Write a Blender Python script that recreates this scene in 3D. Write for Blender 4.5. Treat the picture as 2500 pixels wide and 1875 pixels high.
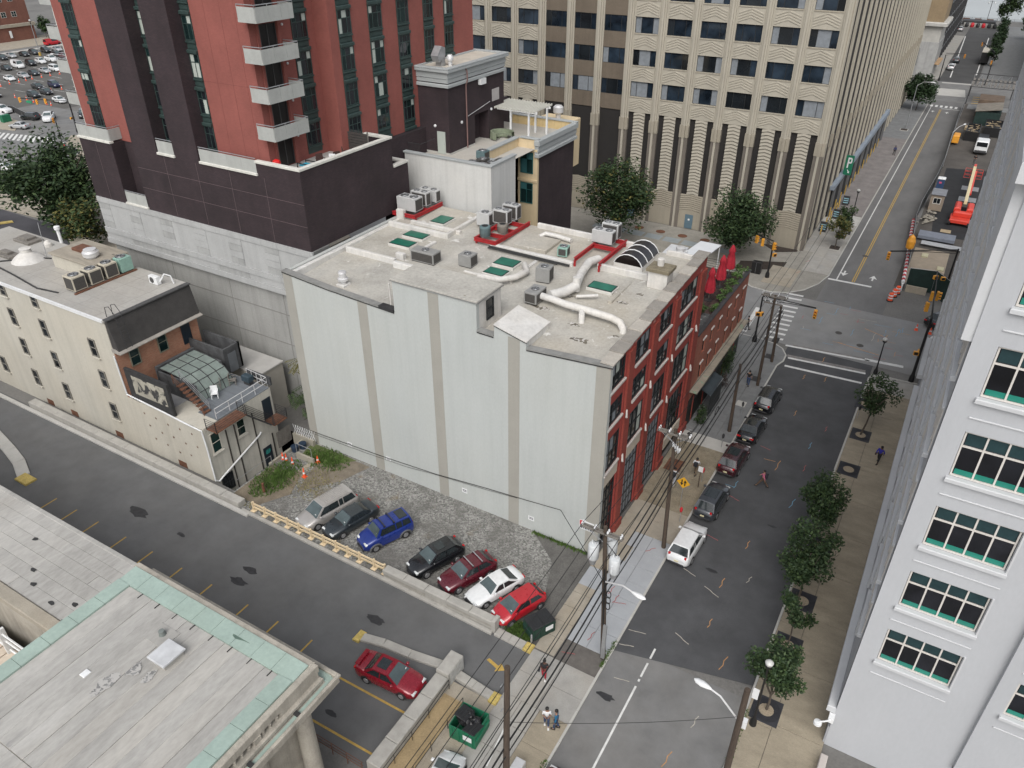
import bpy, bmesh, math, random
from mathutils import Vector, Matrix, noise as mnoise
R = math.radians
random.seed(7)
scene = bpy.context.scene
for o in list(bpy.data.objects): bpy.data.objects.remove(o, do_unlink=True)
COL = scene.collection

# ---------------------------------------------------------------- camera, sky, sun, exposure
cam_d = bpy.data.cameras.new('camera'); cam = bpy.data.objects.new('camera', cam_d); COL.objects.link(cam)
cam_d.sensor_width = 36.0; cam_d.lens = 26.92; cam_d.clip_start = 0.5; cam_d.clip_end = 4000
cam.location = (15.75, -39.27, 42.0); cam.rotation_euler = (R(90 - 32.442), 0, R(30.522))
scene.camera = cam
world = bpy.data.worlds.new('World'); scene.world = world; world.use_nodes = True
wn, wl = world.node_tree.nodes, world.node_tree.links
for n in list(wn): wn.remove(n)
wo = wn.new('ShaderNodeOutputWorld'); bg = wn.new('ShaderNodeBackground'); sky = wn.new('ShaderNodeTexSky'); hs = wn.new('ShaderNodeHueSaturation')
sky.sky_type = 'NISHITA'; sky.sun_disc = False; sky.sun_elevation = R(48); sky.sun_rotation = R(160); sky.air_density = 1.0; sky.dust_density = 4.0; sky.ozone_density = 1.0
hs.inputs['Saturation'].default_value = 0.32
bg.inputs['Strength'].default_value = 0.15
wl.new(sky.outputs[0], hs.inputs['Color']); wl.new(hs.outputs[0], bg.inputs['Color']); wl.new(bg.outputs[0], wo.inputs['Surface'])
sun_d = bpy.data.lights.new('sun', 'SUN'); sun_d.energy = 1.0; sun_d.angle = R(50); sun_d.color = (1.0, 0.985, 0.96)
sun = bpy.data.objects.new('sun', sun_d); COL.objects.link(sun)
# light comes from the south-east, high, through thin cloud
sun.rotation_euler = (R(42), 0, R(20))
scene.view_settings.view_transform = 'Standard'; scene.view_settings.look = 'None'; scene.view_settings.gamma = 1.0
scene.view_settings.use_curve_mapping = False; scene.view_settings.exposure = 0.30

# ---------------------------------------------------------------- materials
MATS = {}
def _nt(name):
    m = bpy.data.materials.new(name); m.use_nodes = True
    nt = m.node_tree; b = nt.nodes['Principled BSDF']
    return m, nt, b
def _coord(nt, scale=(1, 1, 1), obj=False):
    tc = nt.nodes.new('ShaderNodeTexCoord' if obj else 'ShaderNodeNewGeometry')
    mp = nt.nodes.new('ShaderNodeMapping'); mp.inputs['Scale'].default_value = scale
    nt.links.new(tc.outputs['Object' if obj else 'Position'], mp.inputs['Vector'])
    return mp.outputs[0]
def _noise(nt, vec, scale, detail=4, rough=.6, dist=0):
    n = nt.nodes.new('ShaderNodeTexNoise'); n.inputs['Scale'].default_value = scale; n.inputs['Detail'].default_value = detail
    n.inputs['Roughness'].default_value = rough; n.inputs['Distortion'].default_value = dist
    nt.links.new(vec, n.inputs['Vector']); return n.outputs[0]
def _ramp(nt, fac, a, b, ca, cb):
    r = nt.nodes.new('ShaderNodeValToRGB'); e = r.color_ramp.elements
    e[0].position = a; e[1].position = b; e[0].color = (*ca, 1) if len(ca) == 3 else ca; e[1].color = (*cb, 1) if len(cb) == 3 else cb
    nt.links.new(fac, r.inputs[0]); return r.outputs[0]
def _mix(nt, fac, a, b, mode='MIX'):
    x = nt.nodes.new('ShaderNodeMix'); x.data_type = 'RGBA'; x.blend_type = mode
    for s, v in ((x.inputs[0], fac), (x.inputs[6], a), (x.inputs[7], b)):
        if hasattr(v, 'links') or hasattr(v, 'is_linked'): nt.links.new(v, s)
        else: s.default_value = v if not isinstance(v, tuple) else (*v[:3], 1)
    return x.outputs[2]
def _bump(nt, b, h, strength, dist=.02):
    n = nt.nodes.new('ShaderNodeBump'); n.inputs['Strength'].default_value = strength; n.inputs['Distance'].default_value = dist
    nt.links.new(h, n.inputs['Height']); nt.links.new(n.outputs[0], b.inputs['Normal'])
def mul(c, k): return tuple(min(1, max(0, x * k)) for x in c)
def mat(name, col, rough=.8, var=.12, scale=.6, metal=0., bump=0., fine=0., finescale=12, spots=None, spotcol=None, spotscale=1.5,
        streak=0., stretch=None, obj=False, spec=.5, coat=0., alpha=1., trans=0., warm=0.):
    """plain procedural surface: two noise scales, optional stains and vertical runs"""
    if name in MATS: return MATS[name]
    m, nt, b = _nt(name)
    st = stretch or (1, 1, 1)
    v = _coord(nt, st, obj)
    n1 = _noise(nt, v, scale, 6, .65)
    c = _ramp(nt, n1, .3, .72, mul(col, 1 - var), mul(col, 1 + var))
    if warm:
        n4 = _noise(nt, v, scale * .37, 3); c = _mix(nt, _ramp(nt, n4, .4, .7, (0, 0, 0), (warm, warm, warm)), c, (col[0] * 1.02, col[1] * .93, col[2] * .8))
    if fine:
        n2 = _noise(nt, v, finescale, 3, .7)
        c = _mix(nt, 1.0, c, _ramp(nt, n2, .3, .7, (1 - fine,) * 3, (1 + fine * .0,) * 3), 'MULTIPLY')
    if streak:
        v2 = _coord(nt, (1.6, 1.6, .08), obj); n3 = _noise(nt, v2, 1.0, 5, .7)
        c = _mix(nt, 1.0, c, _ramp(nt, n3, .45, .75, (1, 1, 1), (1 - streak,) * 3), 'MULTIPLY')
    if spots:
        n5 = _noise(nt, v, spotscale, 5, .6, .6)
        c = _mix(nt, _ramp(nt, n5, spots, spots + .06, (0, 0, 0), (1, 1, 1)), c, spotcol)
    nt.links.new(c, b.inputs['Base Color'])
    b.inputs['Roughness'].default_value = rough; b.inputs['Metallic'].default_value = metal
    b.inputs['Specular IOR Level'].default_value = spec; b.inputs['Coat Weight'].default_value = coat
    b.inputs['Transmission Weight'].default_value = trans; b.inputs['Alpha'].default_value = alpha
    if bump:
        n6 = _noise(nt, v, finescale, 4, .7); _bump(nt, b, n6, bump)
    MATS[name] = m; return m
def brick_mat(name, c1, c2, mortar, bw=.22, bh=.075, ms=.012, rough=.85, blotch=.25, bump=.3):
    if name in MATS: return MATS[name]
    m, nt, b = _nt(name)
    g = nt.nodes.new('ShaderNodeNewGeometry'); sx = nt.nodes.new('ShaderNodeSeparateXYZ'); cx = nt.nodes.new('ShaderNodeCombineXYZ'); ad = nt.nodes.new('ShaderNodeMath'); ad.operation = 'ADD'
    nt.links.new(g.outputs['Position'], sx.inputs[0]); nt.links.new(sx.outputs[0], ad.inputs[0]); nt.links.new(sx.outputs[1], ad.inputs[1])
    nt.links.new(ad.outputs[0], cx.inputs[0]); nt.links.new(sx.outputs[2], cx.inputs[1])
    t = nt.nodes.new('ShaderNodeTexBrick'); t.inputs['Scale'].default_value = 1
    t.inputs['Brick Width'].default_value = bw; t.inputs['Row Height'].default_value = bh; t.inputs['Mortar Size'].default_value = ms; t.inputs['Mortar Smooth'].default_value = .2; t.inputs['Bias'].default_value = 0
    t.inputs['Color1'].default_value = (*c1, 1); t.inputs['Color2'].default_value = (*c2, 1); t.inputs['Mortar'].default_value = (*mortar, 1)
    nt.links.new(cx.outputs[0], t.inputs['Vector'])
    n = _noise(nt, g.outputs['Position'], .35, 5, .65)
    n2 = _noise(nt, _coord(nt, (2.2, 2.2, .15)), 1.0, 4, .6)
    c = _mix(nt, 1.0, t.outputs[0], _ramp(nt, n, .3, .7, (1 - blotch,) * 3, (1 + blotch,) * 3), 'MULTIPLY')
    c = _mix(nt, 1.0, c, _ramp(nt, n2, .35, .75, (1, 1, 1), (1 - blotch * .5,) * 3), 'MULTIPLY')
    nt.links.new(c, b.inputs['Base Color']); b.inputs['Roughness'].default_value = rough
    if bump: _bump(nt, b, t.outputs[1], -bump, .01)
    MATS[name] = m; return m
def glass_mat(name, col, rough=.06, var=.5, scale=.25, spec=.6):
    """dark window glass over a dim room: tint wanders from pane to pane"""
    if name in MATS: return MATS[name]
    m, nt, b = _nt(name)
    oi = nt.nodes.new('ShaderNodeObjectInfo')
    n = _noise(nt, _coord(nt), scale, 3, .5, .5)
    c = _ramp(nt, n, .3, .7, mul(col, 1 - var), mul(col, 1 + var))
    c = _mix(nt, 1.0, c, _ramp(nt, oi.outputs['Random'], 0, 1, (.55,) * 3, (1.0,) * 3), 'MULTIPLY')
    nt.links.new(c, b.inputs['Base Color']); b.inputs['Roughness'].default_value = rough; b.inputs['Specular IOR Level'].default_value = spec
    MATS[name] = m; return m
def paint(name, col, rough=.28, metal=0., coat=.8):
    if name in MATS: return MATS[name]
    m, nt, b = _nt(name)
    n = _noise(nt, _coord(nt, obj=True), 3.0, 5, .7)
    c = _ramp(nt, n, .3, .8, mul(col, .86), mul(col, 1.06))
    nt.links.new(c, b.inputs['Base Color']); b.inputs['Metallic'].default_value = metal
    nt.links.new(_ramp(nt, n, .3, .8, (rough,) * 3, (rough + .14,) * 3), b.inputs['Roughness'])
    b.inputs['Coat Weight'].default_value = coat; b.inputs['Coat Roughness'].default_value = .12
    MATS[name] = m; return m

# ---------------------------------------------------------------- mesh builder
class MB:
    def __init__(s): s.v = []; s.f = []; s.mi = []; s.k = 0
    def poly(s, pts, mi=None):
        i = len(s.v); s.v += [tuple(p) for p in pts]; s.f.append(tuple(range(i, i + len(pts)))); s.mi.append(s.k if mi is None else mi); return s
    def _faces(s, base, fs, mi=None):
        for f in fs: s.f.append(tuple(base + j for j in f)); s.mi.append(s.k if mi is None else mi)
    def box(s, x0, x1, y0, y1, z0, z1, mi=None):
        i = len(s.v)
        s.v += [(x0, y0, z0), (x1, y0, z0), (x1, y1, z0), (x0, y1, z0), (x0, y0, z1), (x1, y0, z1), (x1, y1, z1), (x0, y1, z1)]
        s._faces(i, [(0, 3, 2, 1), (4, 5, 6, 7), (0, 1, 5, 4), (1, 2, 6, 5), (2, 3, 7, 6), (3, 0, 4, 7)], mi); return s
    def bbox(s, x0, x1, y0, y1, z0, z1, b=.02, mi=None):
        """box with its top edges chamfered"""
        i = len(s.v); zt = z1 - b
        s.v += [(x0, y0, z0), (x1, y0, z0), (x1, y1, z0), (x0, y1, z0), (x0, y0, zt), (x1, y0, zt), (x1, y1, zt), (x0, y1, zt),
                (x0 + b, y0 + b, z1), (x1 - b, y0 + b, z1), (x1 - b, y1 - b, z1), (x0 + b, y1 - b, z1)]
        s._faces(i, [(0, 3, 2, 1), (0, 1, 5, 4), (1, 2, 6, 5), (2, 3, 7, 6), (3, 0, 4, 7), (4, 5, 9, 8), (5, 6, 10, 9), (6, 7, 11, 10), (7, 4, 8, 11), (8, 9, 10, 11)], mi); return s
    def prism(s, poly, z0, z1, mi=None):
        n = len(poly); i = len(s.v)
        s.v += [(x, y, z0) for x, y in poly] + [(x, y, z1) for x, y in poly]
        s._faces(i, [tuple(range(n - 1, -1, -1)), tuple(range(n, 2 * n))] + [(k, (k + 1) % n, n + (k + 1) % n, n + k) for k in range(n)], mi); return s
    def xprism(s, poly, x0, x1, mi=None):
        """poly in (y,z), extruded along x"""
        n = len(poly); i = len(s.v)
        s.v += [(x0, y, z) for y, z in poly] + [(x1, y, z) for y, z in poly]
        s._faces(i, [tuple(range(n - 1, -1, -1)), tuple(range(n, 2 * n))] + [(k, (k + 1) % n, n + (k + 1) % n, n + k) for k in range(n)], mi); return s
    def yprism(s, poly, y0, y1, mi=None):
        n = len(poly); i = len(s.v)
        s.v += [(x, y0, z) for x, z in poly] + [(x, y1, z) for x, z in poly]
        s._faces(i, [tuple(range(n)), tuple(range(2 * n - 1, n - 1, -1))] + [(k, n + k, n + (k + 1) % n, (k + 1) % n) for k in range(n)], mi); return s
    def ring(s, c, ax, r, n):
        ax = Vector(ax).normalized(); u = ax.orthogonal().normalized(); w = ax.cross(u)
        return [tuple(Vector(c) + (u * math.cos(2 * math.pi * k / n) + w * math.sin(2 * math.pi * k / n)) * r) for k in range(n)]
    def tube(s, p, q, r0, r1=None, n=8, mi=None, caps=True):
        r1 = r0 if r1 is None else r1; d = Vector(q) - Vector(p); i = len(s.v)
        s.v += s.ring(p, d, r0, n) + s.ring(q, d, r1, n)
        s._faces(i, [(k, (k + 1) % n, n + (k + 1) % n, n + k) for k in range(n)], mi)
        if caps: s._faces(i, [tuple(range(n - 1, -1, -1)), tuple(range(n, 2 * n))], mi)
        return s
    def path(s, pts, r, n=6, mi=None, r1=None):
        m = len(pts)
        pts = [Vector(p) for p in pts]; i = len(s.v); u = None
        for k, p in enumerate(pts):
            d = (pts[min(k + 1, m - 1)] - pts[max(k - 1, 0)]).normalized()
            u = d.orthogonal().normalized() if u is None else (u - d * u.dot(d)).normalized()
            w = d.cross(u); rr = r if r1 is None else r + (r1 - r) * k / (m - 1)
            s.v += [tuple(p + (u * math.cos(2 * math.pi * j / n) + w * math.sin(2 * math.pi * j / n)) * rr) for j in range(n)]
        for k in range(m - 1):
            s._faces(i, [(k * n + j, k * n + (j + 1) % n, (k + 1) * n + (j + 1) % n, (k + 1) * n + j) for j in range(n)], mi)
        s._faces(i, [tuple(range(n - 1, -1, -1)), tuple((m - 1) * n + j for j in range(n))], mi); return s
    def lathe(s, prof, n=16, c=(0, 0, 0), mi=None, axis='z'):
        i = len(s.v); m = len(prof)
        for r, z in prof:
            for k in range(n):
                a = 2 * math.pi * k / n; x, y = r * math.cos(a), r * math.sin(a)
                p = (x, y, z) if axis == 'z' else ((x, z, y) if axis == 'y' else (z, x, y))
                s.v.append((c[0] + p[0], c[1] + p[1], c[2] + p[2]))
        for j in range(m - 1):
            s._faces(i, [(j * n + k, j * n + (k + 1) % n, (j + 1) * n + (k + 1) % n, (j + 1) * n + k) for k in range(n)], mi)
        s._faces(i, [tuple(range(n - 1, -1, -1)), tuple((m - 1) * n + k for k in range(n))], mi); return s
    def grid(s, rows, mi=None, closed=False):
        i = len(s.v); n = len(rows[0])
        for r in rows: s.v += [tuple(p) for p in r]
        for a in range(len(rows) - 1):
            for b_ in range(n if closed else n - 1):
                c = (b_ + 1) % n; s._faces(i, [(a * n + b_, a * n + c, (a + 1) * n + c, (a + 1) * n + b_)], mi)
        return s
    def move(s, dx=0, dy=0, dz=0, rz=0, start=0):
        c, q = math.cos(rz), math.sin(rz)
        s.v[start:] = [(x * c - y * q + dx, x * q + y * c + dy, z + dz) for x, y, z in s.v[start:]]; return s
    def mesh(s, name, mats, smooth=False, fix=True):
        me = bpy.data.meshes.new(name); me.from_pydata(s.v, [], s.f)
        for m_ in (mats if isinstance(mats, (list, tuple)) else [mats]): me.materials.append(m_)
        if any(s.mi): me.polygons.foreach_set('material_index', s.mi)
        if fix:
            bm = bmesh.new(); bm.from_mesh(me); bmesh.ops.recalc_face_normals(bm, faces=bm.faces); bm.to_mesh(me); bm.free()
        if smooth:
            me.polygons.foreach_set('use_smooth', [True] * len(me.polygons))
            if smooth is not True: me.set_sharp_from_angle(angle=R(smooth))
        me.update(); return me
    def obj(s, name, mats, parent=None, smooth=False, loc=None, rz=0, fix=True):
        return place(name, s.mesh(name, mats, smooth, fix), parent, loc, rz)
def place(name, me, parent=None, loc=None, rz=0, scale=None, local=False):
    o = bpy.data.objects.new(name, me); COL.objects.link(o)
    if loc is not None: o.location = loc
    if rz: o.rotation_euler = (0, 0, rz)
    if scale is not None: o.scale = scale
    if parent is not None:
        o.parent = parent
        if not local: o.matrix_parent_inverse = ROOTINV.get(parent.name, Matrix.Identity(4))
    return o
ROOTINV = {}
def wmat(o):
    return Matrix.Translation(o.location) @ Matrix.Rotation(o.rotation_euler[2], 4, 'Z')
def tag(o, label, cat, group=None, kind=None):
    o['label'] = label; o['category'] = cat
    if group: o['group'] = group
    if kind: o['kind'] = kind
    return o
def thing(name, label, cat, loc=(0, 0, 0), rz=0, group=None):
    """an Empty at the base of a thing; parts are meshed in world coordinates and carry the inverse"""
    o = bpy.data.objects.new(name, None); COL.objects.link(o); o.empty_display_size = .2
    o.location = loc; o.rotation_euler = (0, 0, rz)
    ROOTINV[o.name] = wmat(o).inverted()
    return tag(o, label, cat, group)
def sub(part):
    """register a world-meshed part so its own sub-parts line up too"""
    ROOTINV[part.name] = wmat(part).inverted()
    return part
def struct(o): o['kind'] = 'structure'; return o
def stuff(o): o['kind'] = 'stuff'; return o
def copy_tree(o, parent=None):
    c = o.copy(); COL.objects.link(c)
    if parent is not None: c.parent = parent
    for ch in list(o.children): copy_tree(ch, c)
    return c
# ---------------------------------------------------------------- palette
asph = mat('asphalt_worn', (.2, .2, .197), .9, .2, .5, fine=.3, finescale=30, bump=.25, warm=.25)
asph_new = mat('asphalt_dark', (.082, .084, .088), .88, .25, .35, fine=.35, finescale=26, bump=.25)
asph_lot = mat('asphalt_drive', (.135, .136, .137), .88, .18, .4, fine=.3, finescale=30, bump=.25, warm=.2)
asph_blk = mat('asphalt_black', (.022, .023, .025), .85, .3, .6, fine=.3, finescale=25)
concrete = mat('concrete', (.36, .35, .325), .9, .14, .8, fine=.18, finescale=18, warm=.35, bump=.1)
conc_beige = mat('concrete_beige', (.36, .325, .265), .9, .16, .9, fine=.22, finescale=16, warm=.4, bump=.1)
conc_tan = mat('concrete_tan', (.34, .295, .22), .9, .2, .45, fine=.25, finescale=12, stretch=(1, 2.2, 1), bump=.1)
conc_blue = mat('concrete_new', (.35, .365, .38), .85, .07, .6, fine=.06)
conc_slate = mat('concrete_slate', (.2, .205, .205), .9, .18, .8, fine=.2)
conc_pale = mat('concrete_pale', (.46, .45, .42), .9, .1, .8, fine=.12, finescale=14)
granite = mat('granite', (.42, .405, .37), .8, .13, .9, fine=.22, finescale=40, streak=.15)
limestone = mat('limestone', (.4, .37, .315), .9, .2, .8, fine=.2, finescale=14, streak=.35)
wpaint = mat('road_paint_white', (.68, .68, .66), .8, .16, 2.5, fine=.2, finescale=18)
ypaint = mat('road_paint_yellow', (.5, .33, .08), .8, .2, 2.5, fine=.3, finescale=14)
kerb_y = mat('kerb_paint_yellow', (.55, .42, .13), .8, .2, 2.5, fine=.3, finescale=10)
gravel = None
def gravel_mat():
    m, nt, b = _nt('gravel')
    v = _coord(nt)
    vo = nt.nodes.new('ShaderNodeTexVoronoi'); vo.inputs['Scale'].default_value = 9; nt.links.new(v, vo.inputs['Vector'])
    n = _noise(nt, v, .3, 6, .65); n2 = _noise(nt, v, 14, 4, .7)
    sp = nt.nodes.new('ShaderNodeSeparateColor'); nt.links.new(vo.outputs['Color'], sp.inputs[0])
    c = _ramp(nt, sp.outputs[0], .1, .95, (.15, .148, .138), (.38, .375, .35))
    c = _mix(nt, 1.0, c, _ramp(nt, n2, .3, .7, (.65,) * 3, (1,) * 3), 'MULTIPLY')
    c = _mix(nt, _ramp(nt, n, .46, .6, (0, 0, 0), (.8,) * 3), c, (.125, .12, .11))
    n3 = _noise(nt, v, .5, 4, .6); c = _mix(nt, _ramp(nt, n3, .6, .72, (0, 0, 0), (.7,) * 3), c, (.19, .15, .1))
    nt.links.new(c, b.inputs['Base Color']); b.inputs['Roughness'].default_value = .95
    _bump(nt, b, vo.outputs['Distance'], .9, .05); MATS['gravel'] = m; return m
gravel = gravel_mat()
dirt = mat('bare_dirt', (.2, .165, .12), .95, .3, 1.2, fine=.35, finescale=12, bump=.3)
soil = mat('planting_soil', (.05, .038, .03), .95, .3, 3, fine=.4, finescale=20)
grassm = mat('grass_blade', (.075, .13, .03), .8, .4, 2.0, spec=.2)
drygrass = mat('grass_dry', (.21, .19, .09), .85, .3, 2.0, spec=.2)
leaf = mat('leaf_dark', (.034, .062, .026), .6, .45, .8, fine=.4, finescale=4, spec=.25)
leaf2 = mat('leaf_mid', (.055, .088, .032), .6, .4, .8, fine=.35, finescale=4, spec=.25)
leaf3 = mat('leaf_yellowing', (.13, .12, .035), .65, .4, .8, fine=.3, finescale=4, spec=.25)
leaf4 = mat('leaf_bright', (.09, .16, .045), .6, .35, 1.2, spec=.25)
bark = mat('bark', (.11, .09, .07), .95, .3, 4, fine=.4, finescale=20, bump=.4)
black = mat('black_metal', (.012, .012, .013), .45, .2, 2, spec=.5)
dkmetal = mat('dark_metal', (.045, .045, .047), .55, .25, 2, metal=.2)
galv = mat('galvanised_steel', (.42, .43, .44), .45, .15, 2, metal=.6, fine=.12)
alu = mat('aluminium_white', (.62, .62, .62), .4, .08, 2, metal=.3)
rust = mat('rusty_steel', (.16, .07, .04), .85, .4, 2, fine=.3)
woodpole = mat('pole_timber', (.085, .062, .046), .95, .3, 1.2, stretch=(3, 3, .3), fine=.4, finescale=9, bump=.4)
woodgrey = mat('weathered_timber', (.2, .185, .165), .9, .25, 1.5, fine=.3, finescale=12)
woodtan = mat('plain_timber', (.42, .33, .21), .85, .2, 1.5, fine=.2)
cream_pl = mat('barrier_cream', (.72, .58, .38), .6, .12, 2.0, fine=.12)
white_pl = mat('white_enamel', (.72, .73, .73), .4, .08, 1.5, fine=.08)
redpaint = mat('red_steel_paint', (.36, .018, .022), .5, .18, 1.5, fine=.15)
orange = mat('signal_amber_paint', (.68, .3, .03), .5, .12, 2)
cone_o = mat('cone_orange', (.85, .1, .03), .6, .12, 3)
rubber = mat('rubber', (.018, .018, .019), .85, .2, 4)
green_d = mat('dumpster_green', (.012, .15, .075), .55, .25, 1.5, fine=.2)
dgreen = mat('dark_green_steel', (.012, .04, .028), .55, .25, 1.5)

# ---------------------------------------------------------------- ground, roads, pavements
def sheet(name, poly, z, m, parent=None):
    return MB().poly([(x, y, z) for x, y in poly]).obj(name, m, parent, fix=False)
def rect(x0, x1, y0, y1): return [(x0, y0), (x1, y0), (x1, y1), (x0, y1)]
g = MB()
for a in ((-1500, -31.6, -1500, 1500), (-29.35, 1500, -1500, 352), (-31.6, -29.35, -1500, -8.5), (-31.6, -29.35, .2, 352)): g.poly([(x, y, -.03) for x, y in rect(*a)])
g.poly([(x, y, -.03) for x, y in rect(-29.35, 1500, 352, 352.2)])
struct(g.obj('ground', mat('city_ground', (.17, .165, .155), .95, .25, .08, fine=.25, finescale=5), fix=False))
river = mat('river_water', (.34, .36, .36), .18, .06, .02, bump=.12, finescale=1.2)
wo_ = sheet('river', rect(-31, 900, 352.3, 1500), .0, river); struct(wo_)
struct(sheet('road', rect(4.6, 13.4, -110, -6.4), .0, asph)); 
struct(sheet('road', [(4.6, -7.2), (13.4, -5.2), (13.4, 40.2), (4.6, 40.2)], .004, asph_new))
struct(sheet('road', rect(-136, 170, 40.2, 53.2), .0, mat('asphalt_crossing', (.255, .256, .254), .9, .16, .3, fine=.3, finescale=25, warm=.3)))
struct(sheet('road', rect(4.7, 12.4, 53.2, 182), .002, mat('asphalt_far', (.165, .163, .16), .9, .22, .25, fine=.3, finescale=20, stretch=(1, .4, 1))))
struct(sheet('road', rect(-120, 120, 182, 208), .0, asph)); struct(sheet('road', rect(4, 13.2, 208, 325), .003, mat('asphalt_end', (.075, .075, .075), .9, .2, .2, fine=.25)))
struct(sheet('driveway', rect(-112, .1, -21.9, -9.75), .0, asph_lot))
struct(sheet('gravel_lot', rect(-29.35, .05, -9.75, -.0), .0, gravel))
struct(sheet('construction_yard', rect(12.4, 40, 62.5, 182), .004, mat('yard_dirt', (.1, .09, .08), .95, .3, .2, fine=.35, finescale=8)))
sheet_blk = struct(sheet('construction_asphalt', [(14.6, 84.5), (40, 84), (40, 128), (13.4, 122), (13.6, 100)], .010, asph_blk))
# left pavement: slabs with joints, kerb stones
def slab_field(root, x0, x1, y0, y1, nx, ny, z, m, th=.06, gap=.012, jit=.004):
    xs = [x0 + (x1 - x0) * i / nx for i in range(nx + 1)]; dy = (y1 - y0) / ny
    cache = {}
    for j in range(ny):
        for i in range(nx):
            w = xs[i + 1] - xs[i]
            key = (round(w, 3), round(dy, 3))
            if key not in cache: cache[key] = MB().bbox(gap, w - gap, gap, dy - gap, -th, 0, .012).mesh('paving_slab', m)
            place('paving_slab', cache[key], root, (xs[i], y0 + j * dy, z + random.uniform(-jit, jit)))
def pavement(x0, x1, y0, y1, z=.07):
    return struct(MB().box(x0, x1, y0, y1, -.03, z).obj('pavement', mat('pavement_joint', (.12, .11, .1), .95, .2, 2)))
def kerbs(root, pts, w=.16, z=.13, seg=2.4, m=None):
    m = m or conc_pale
    for (ax, ay), (bx, by) in zip(pts, pts[1:]):
        L = math.hypot(bx - ax, by - ay); n = max(1, round(L / seg)); me = MB().bbox(.006, L / n - .006, -w / 2, w / 2, -.1, 0, .02).mesh('kerb_stone', m)
        a = math.atan2(by - ay, bx - ax)
        for k in range(n): place('kerb_stone', me, root, (ax + (bx - ax) * k / n, ay + (by - ay) * k / n, z), a)
pl = pavement(.05, 4.52, -60, 35.0)
slab_field(pl, .05, 1.5, -9.7, -1.2, 1, 6, .12, conc_beige); slab_field(pl, 1.5, 4.52, -8.0, 3.9, 2, 7, .12, conc_blue)
slab_field(pl, .05, 1.5, -3.2, -1.2, 1, 1, .124, conc_blue)
slab_field(pl, .05, 2.1, -1.2, 3.9, 1, 3, .12, conc_beige); slab_field(pl, 2.1, 4.52, 3.9, 7.6, 1, 2, .12, conc_beige)
slab_field(pl, .05, 2.1, 3.9, 7.6, 1, 2, .12, conc_beige); slab_field(pl, .05, 4.52, 7.6, 17.2, 2, 4, .12, mat('exposed_aggregate', (.3, .26, .19), .95, .3, 1.0, fine=.4, finescale=14, warm=.4, bump=.3))
slab_field(pl, .05, 4.52, 17.2, 18.9, 2, 1, .122, conc_pale); slab_field(pl, .05, 4.52, 18.9, 35.0, 3, 11, .12, conc_slate)
slab_field(pl, .05, 4.52, -13.6, -9.8, 2, 2, .10, concrete); slab_field(pl, .05, 2.6, -60, -13.6, 2, 26, .12, concrete); slab_field(pl, 2.6, 4.52, -60, -13.6, 1, 20, .115, conc_tan)
kerbs(pl, [(4.58, -60), (4.58, 35.0)])
# corner return of our block
crn = [(0, 35), (4.58, 35), (4.95, 36.2), (4.9, 37.6), (4.2, 38.9), (3.2, 39.6), (1.6, 39.9), (-3, 40.0), (-3, 33), (0, 33)]
pc = struct(MB().prism(crn[:8] + [(-3, 35)], -.03, .118).obj('pavement', conc_slate)); kerbs(pc, crn[1:8], seg=1.2)
# right pavement
pr = pavement(13.48, 18.0, -60, 38.2); slab_field(pr, 13.5, 15.1, -12, 35.0, 1, 11, .12, conc_tan); slab_field(pr, 15.1, 18, -12, 35.0, 1, 10, .12, conc_tan)
slab_field(pr, 13.5, 18, 35.0, 38.2, 2, 1, .121, concrete); slab_field(pr, 13.5, 18, -60, -12, 2, 14, .12, conc_beige)
kerbs(pr, [(13.42, -60), (13.42, 37.4), (14.2, 38.3), (18, 38.5)])
# far corner pavement by the office block, plaza and side pavement
fc = [(-60, 54.2), (-4.6, 54.0), (-3.2, 53.0), (-.8, 52.7), (1.2, 53.5), (2.8, 55.4), (4.0, 58.2), (4.6, 61.5), (4.65, 180), (-.6, 180), (-.6, 68.2), (-60, 68.2)]
pf = struct(MB().prism(fc, -.03, .05).obj('pavement', mat('plaza_paving', (.3, .285, .25), .95, .2, .5, fine=.25, finescale=7)))
kerbs(pf, [(-60, 54.2), (-4.6, 54.0)] + fc[2:9], seg=3.0)
slab_field(pf, 1.1, 4.5, 61.5, 82, 2, 7, .11, concrete); slab_field(pf, -.5, 1.1, 68.6, 82, 1, 5, .11, concrete); slab_field(pf, -.5, 4.5, 82.2, 86.5, 2, 2, .108, conc_pale)
slab_field(pf, -.5, 4.5, 86.7, 139, 3, 17, .105, mat('concrete_far', (.23, .21, .2), .95, .2, .6, fine=.25)); slab_field(pf, -.5, 4.5, 139, 180, 3, 13, .105, conc_slate)
slab_field(pf, -2.6, 1.1, 55.2, 61.3, 2, 3, .11, conc_beige)
struct(MB().prism([(-6.5, 57.5), (-1.2, 60.4), (-1.2, 63.2), (-6.8, 60.5)], .05, .09).obj('planting_bed', soil))
struct(MB().prism([(-3.4, 66.0), (-.9, 67.6), (-.9, 68.2), (-6, 68.2)], .05, .1).obj('planting_bed', soil))
# pavements round the far crossings
for q in (rect(-60, 3.9, 210.5, 300), rect(13.4, 60, 209, 335), rect(13, 60, 176, 181), rect(-200, -143, 40, 40.2)):
    struct(MB().prism(q, -.03, .1).obj('pavement', conc_slate if q[0][0] > 0 else concrete))
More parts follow.
